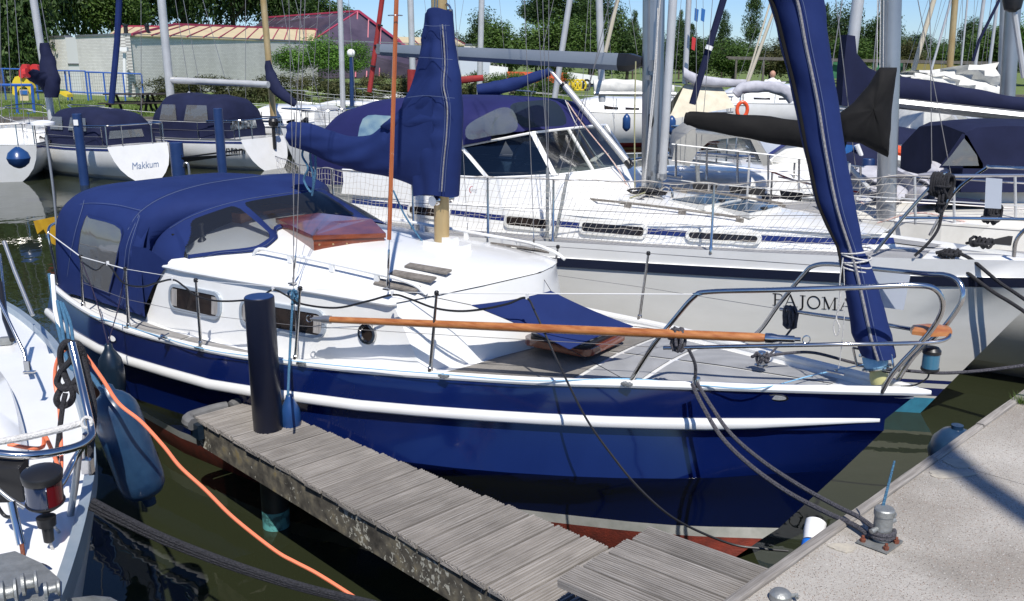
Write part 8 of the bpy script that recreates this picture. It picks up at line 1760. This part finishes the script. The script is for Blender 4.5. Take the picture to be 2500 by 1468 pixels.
# far masts
FM = (('sailboat with varnished gold mast near the upper right', 2312, 34, (2332, 0), .11, 'gold'), ('sailboat with cream mast leaning right beside the gold one', 2208, 36, (2280, 0), .09, 'cream_mast'), ('sailboat with thin white raked mast right of the gold one', 2370, 38, (2402, 0), .07, 'alu_w'), ('sailboat with slender silver mast left of the gold one', 2255, 40, (2322, 0), .05, 'alu_w'), ('sailboat with slender white mast leaning over the white sail', 2402, 30, (2436, 0), .05, 'alu_w'),
      ('sailboat with cream mast between the poplars and furled sail', 1810, 40, (1884, -5), .04, 'cream_mast'), ('sailboat with slim grey mast left of the clipped trees', 1105, 42, (1080, 0), .06, 'alu_w'), ('sailboat with thin mast behind the gold mast', 2340, 42, (2362, 0), .04, 'alu_w'))
for lab, x, Y, top, r, m_ in FM: far_boat(lab, x, Y, top, r, m_, sh=((x-25, by(Y, .9)), (x+30, by(Y, .9))), L=5.5, rails=False)
o = thing('furled_headsail', 'navy furled headsail leaning right beside the pointed poplar', 'furled sail', atY(1690, 255, 15)); ptube(o, [(1778, -40, 15), (1730, 120, 15), (1690, 255, 15)], .055, 'canvas_dark', 'rolled_sail', 10); ptube(o, [(1733, 112, 14.94), (1729, 122, 14.94)], .058, 'plast_w', 'white_patch', 10)
o = thing('furled_headsail', 'dark furled headsail leaning left of the big silver mast', 'furled sail', atY(2385, 110, 22)); ptube(o, [(2450, -20, 22), (2390, 100, 22), (2375, 150, 22)], .035, 'canvas_dark', 'rolled_sail', 8)
o = thing('radar_scanner', 'dark round instrument on a stay at the top right corner', 'instrument', atY(2470, 10, 10)); b = MB(); b.lathe(atY(2472, 30, 10), (-.1, 0, 1), [(0, .03), (.03, .08), (.12, .10), (.2, .09)], 14); b.build('housing', M['black'], o); ptube(o, [(2476, 30, 10), (2500, 190, 10)], .03, 'alu_w', 'strut', 8)
# flags on far halyards
for x, y, m_, lab in ((1690, 90, 'play_r', 'small red flag above the pale rolled sail'), (1697, 20, 'toilet', 'blue flag at the top right of the big grey mast'), (1713, 20, 'toilet', 'second blue flag right of the big grey mast')):
    pplate(None, [(x, y, 27), (x + 9, y + 4, 27), (x + 6, y + 34, 27), (x - 2, y + 30, 27)], m_, 'flag', loc=atY(x, y, 27)); tag(bpy.context.scene.collection.objects[-1], lab, 'flag')

# clutter on the decks at the right
gd = [x for x in bpy.data.objects if x.get('label', '').startswith('grey decked yacht')][0]
ptube(gd, [(2066, 398, 8.4), (2122, 462, 8.2)], .022, 'alu_w', 'deck_pole'); ptube(gd, [(1900, 432, 8.8), (2000, 455, 8.6), (2110, 498, 8.4)], .008, 'rope_r', 'red_line', 6, 4); ptube(gd, [(1880, 418, 8.9), (1960, 446, 8.7), (2100, 470, 8.4)], .008, 'canvas_red', 'red_line', 6, 4)
for x0, x1, y in ((1690, 1752, 446), (1780, 1870, 452), (1905, 1960, 466)): pplate(gd, [(x0, y, 8.9), (x1, y+6, 8.85), (x1-4, y+26, 8.85), (x0+4, y+20, 8.9)], 'dark', 'side_window', (0, .02, 0))
for k in range(7): ptube(gd, [(1650 + 75*k, 430 + 9*k, 8.6 - .05*k), (1651 + 75*k, 352 + 9*k, 8.6 - .05*k)], .010, 'steel', 'stanchion', 6)
ptube(gd, [(1640, 352, 8.62), (1880, 378, 8.45), (2110, 408, 8.3)], .006, 'wire_lt', 'lifeline', 5); ptube(gd, [(1640, 392, 8.62), (1880, 418, 8.45), (2110, 450, 8.3)], .005, 'wire', 'lifeline', 5)
for k, (x, y, Y) in enumerate(((2225, 330, 14.2), (2280, 345, 14.1), (2345, 352, 14.0), (2420, 360, 13.9))): ptube(gd, [(x, y+45, Y), (x, y-28, Y)], .014, 'steel', 'stanchion', 6) if 0 else None
hp2 = [x for x in bpy.data.objects if x.get('label', '').startswith('cream sided yacht')][0]
ptube(hp2, [(2165, 432, 8.2), (2300, 436, 8.1), (2520, 448, 8.0)], .010, 'steel', 'guard_rail', 6); ptube(hp2, [(2160, 492, 8.2), (2300, 498, 8.1), (2520, 512, 8.0)], .006, 'wire', 'lifeline', 5); ptube(hp2, [(2140, 545, 8.1), (2250, 520, 8.0), (2400, 552, 7.9), (2520, 560, 7.8)], .009, 'rope_r', 'deck_line', 6, 5)
b = MB(); b.grid([[atY(2235 + 30*i, 505 - 10*math.sin(i*.55), 8.3 + j*.35) + Zv*(.05*math.sin(j*1.5)) for i in range(7)] for j in range(3)]); b.build('dinghy_cover', M['canvas_dark'], hp2, smooth=60)
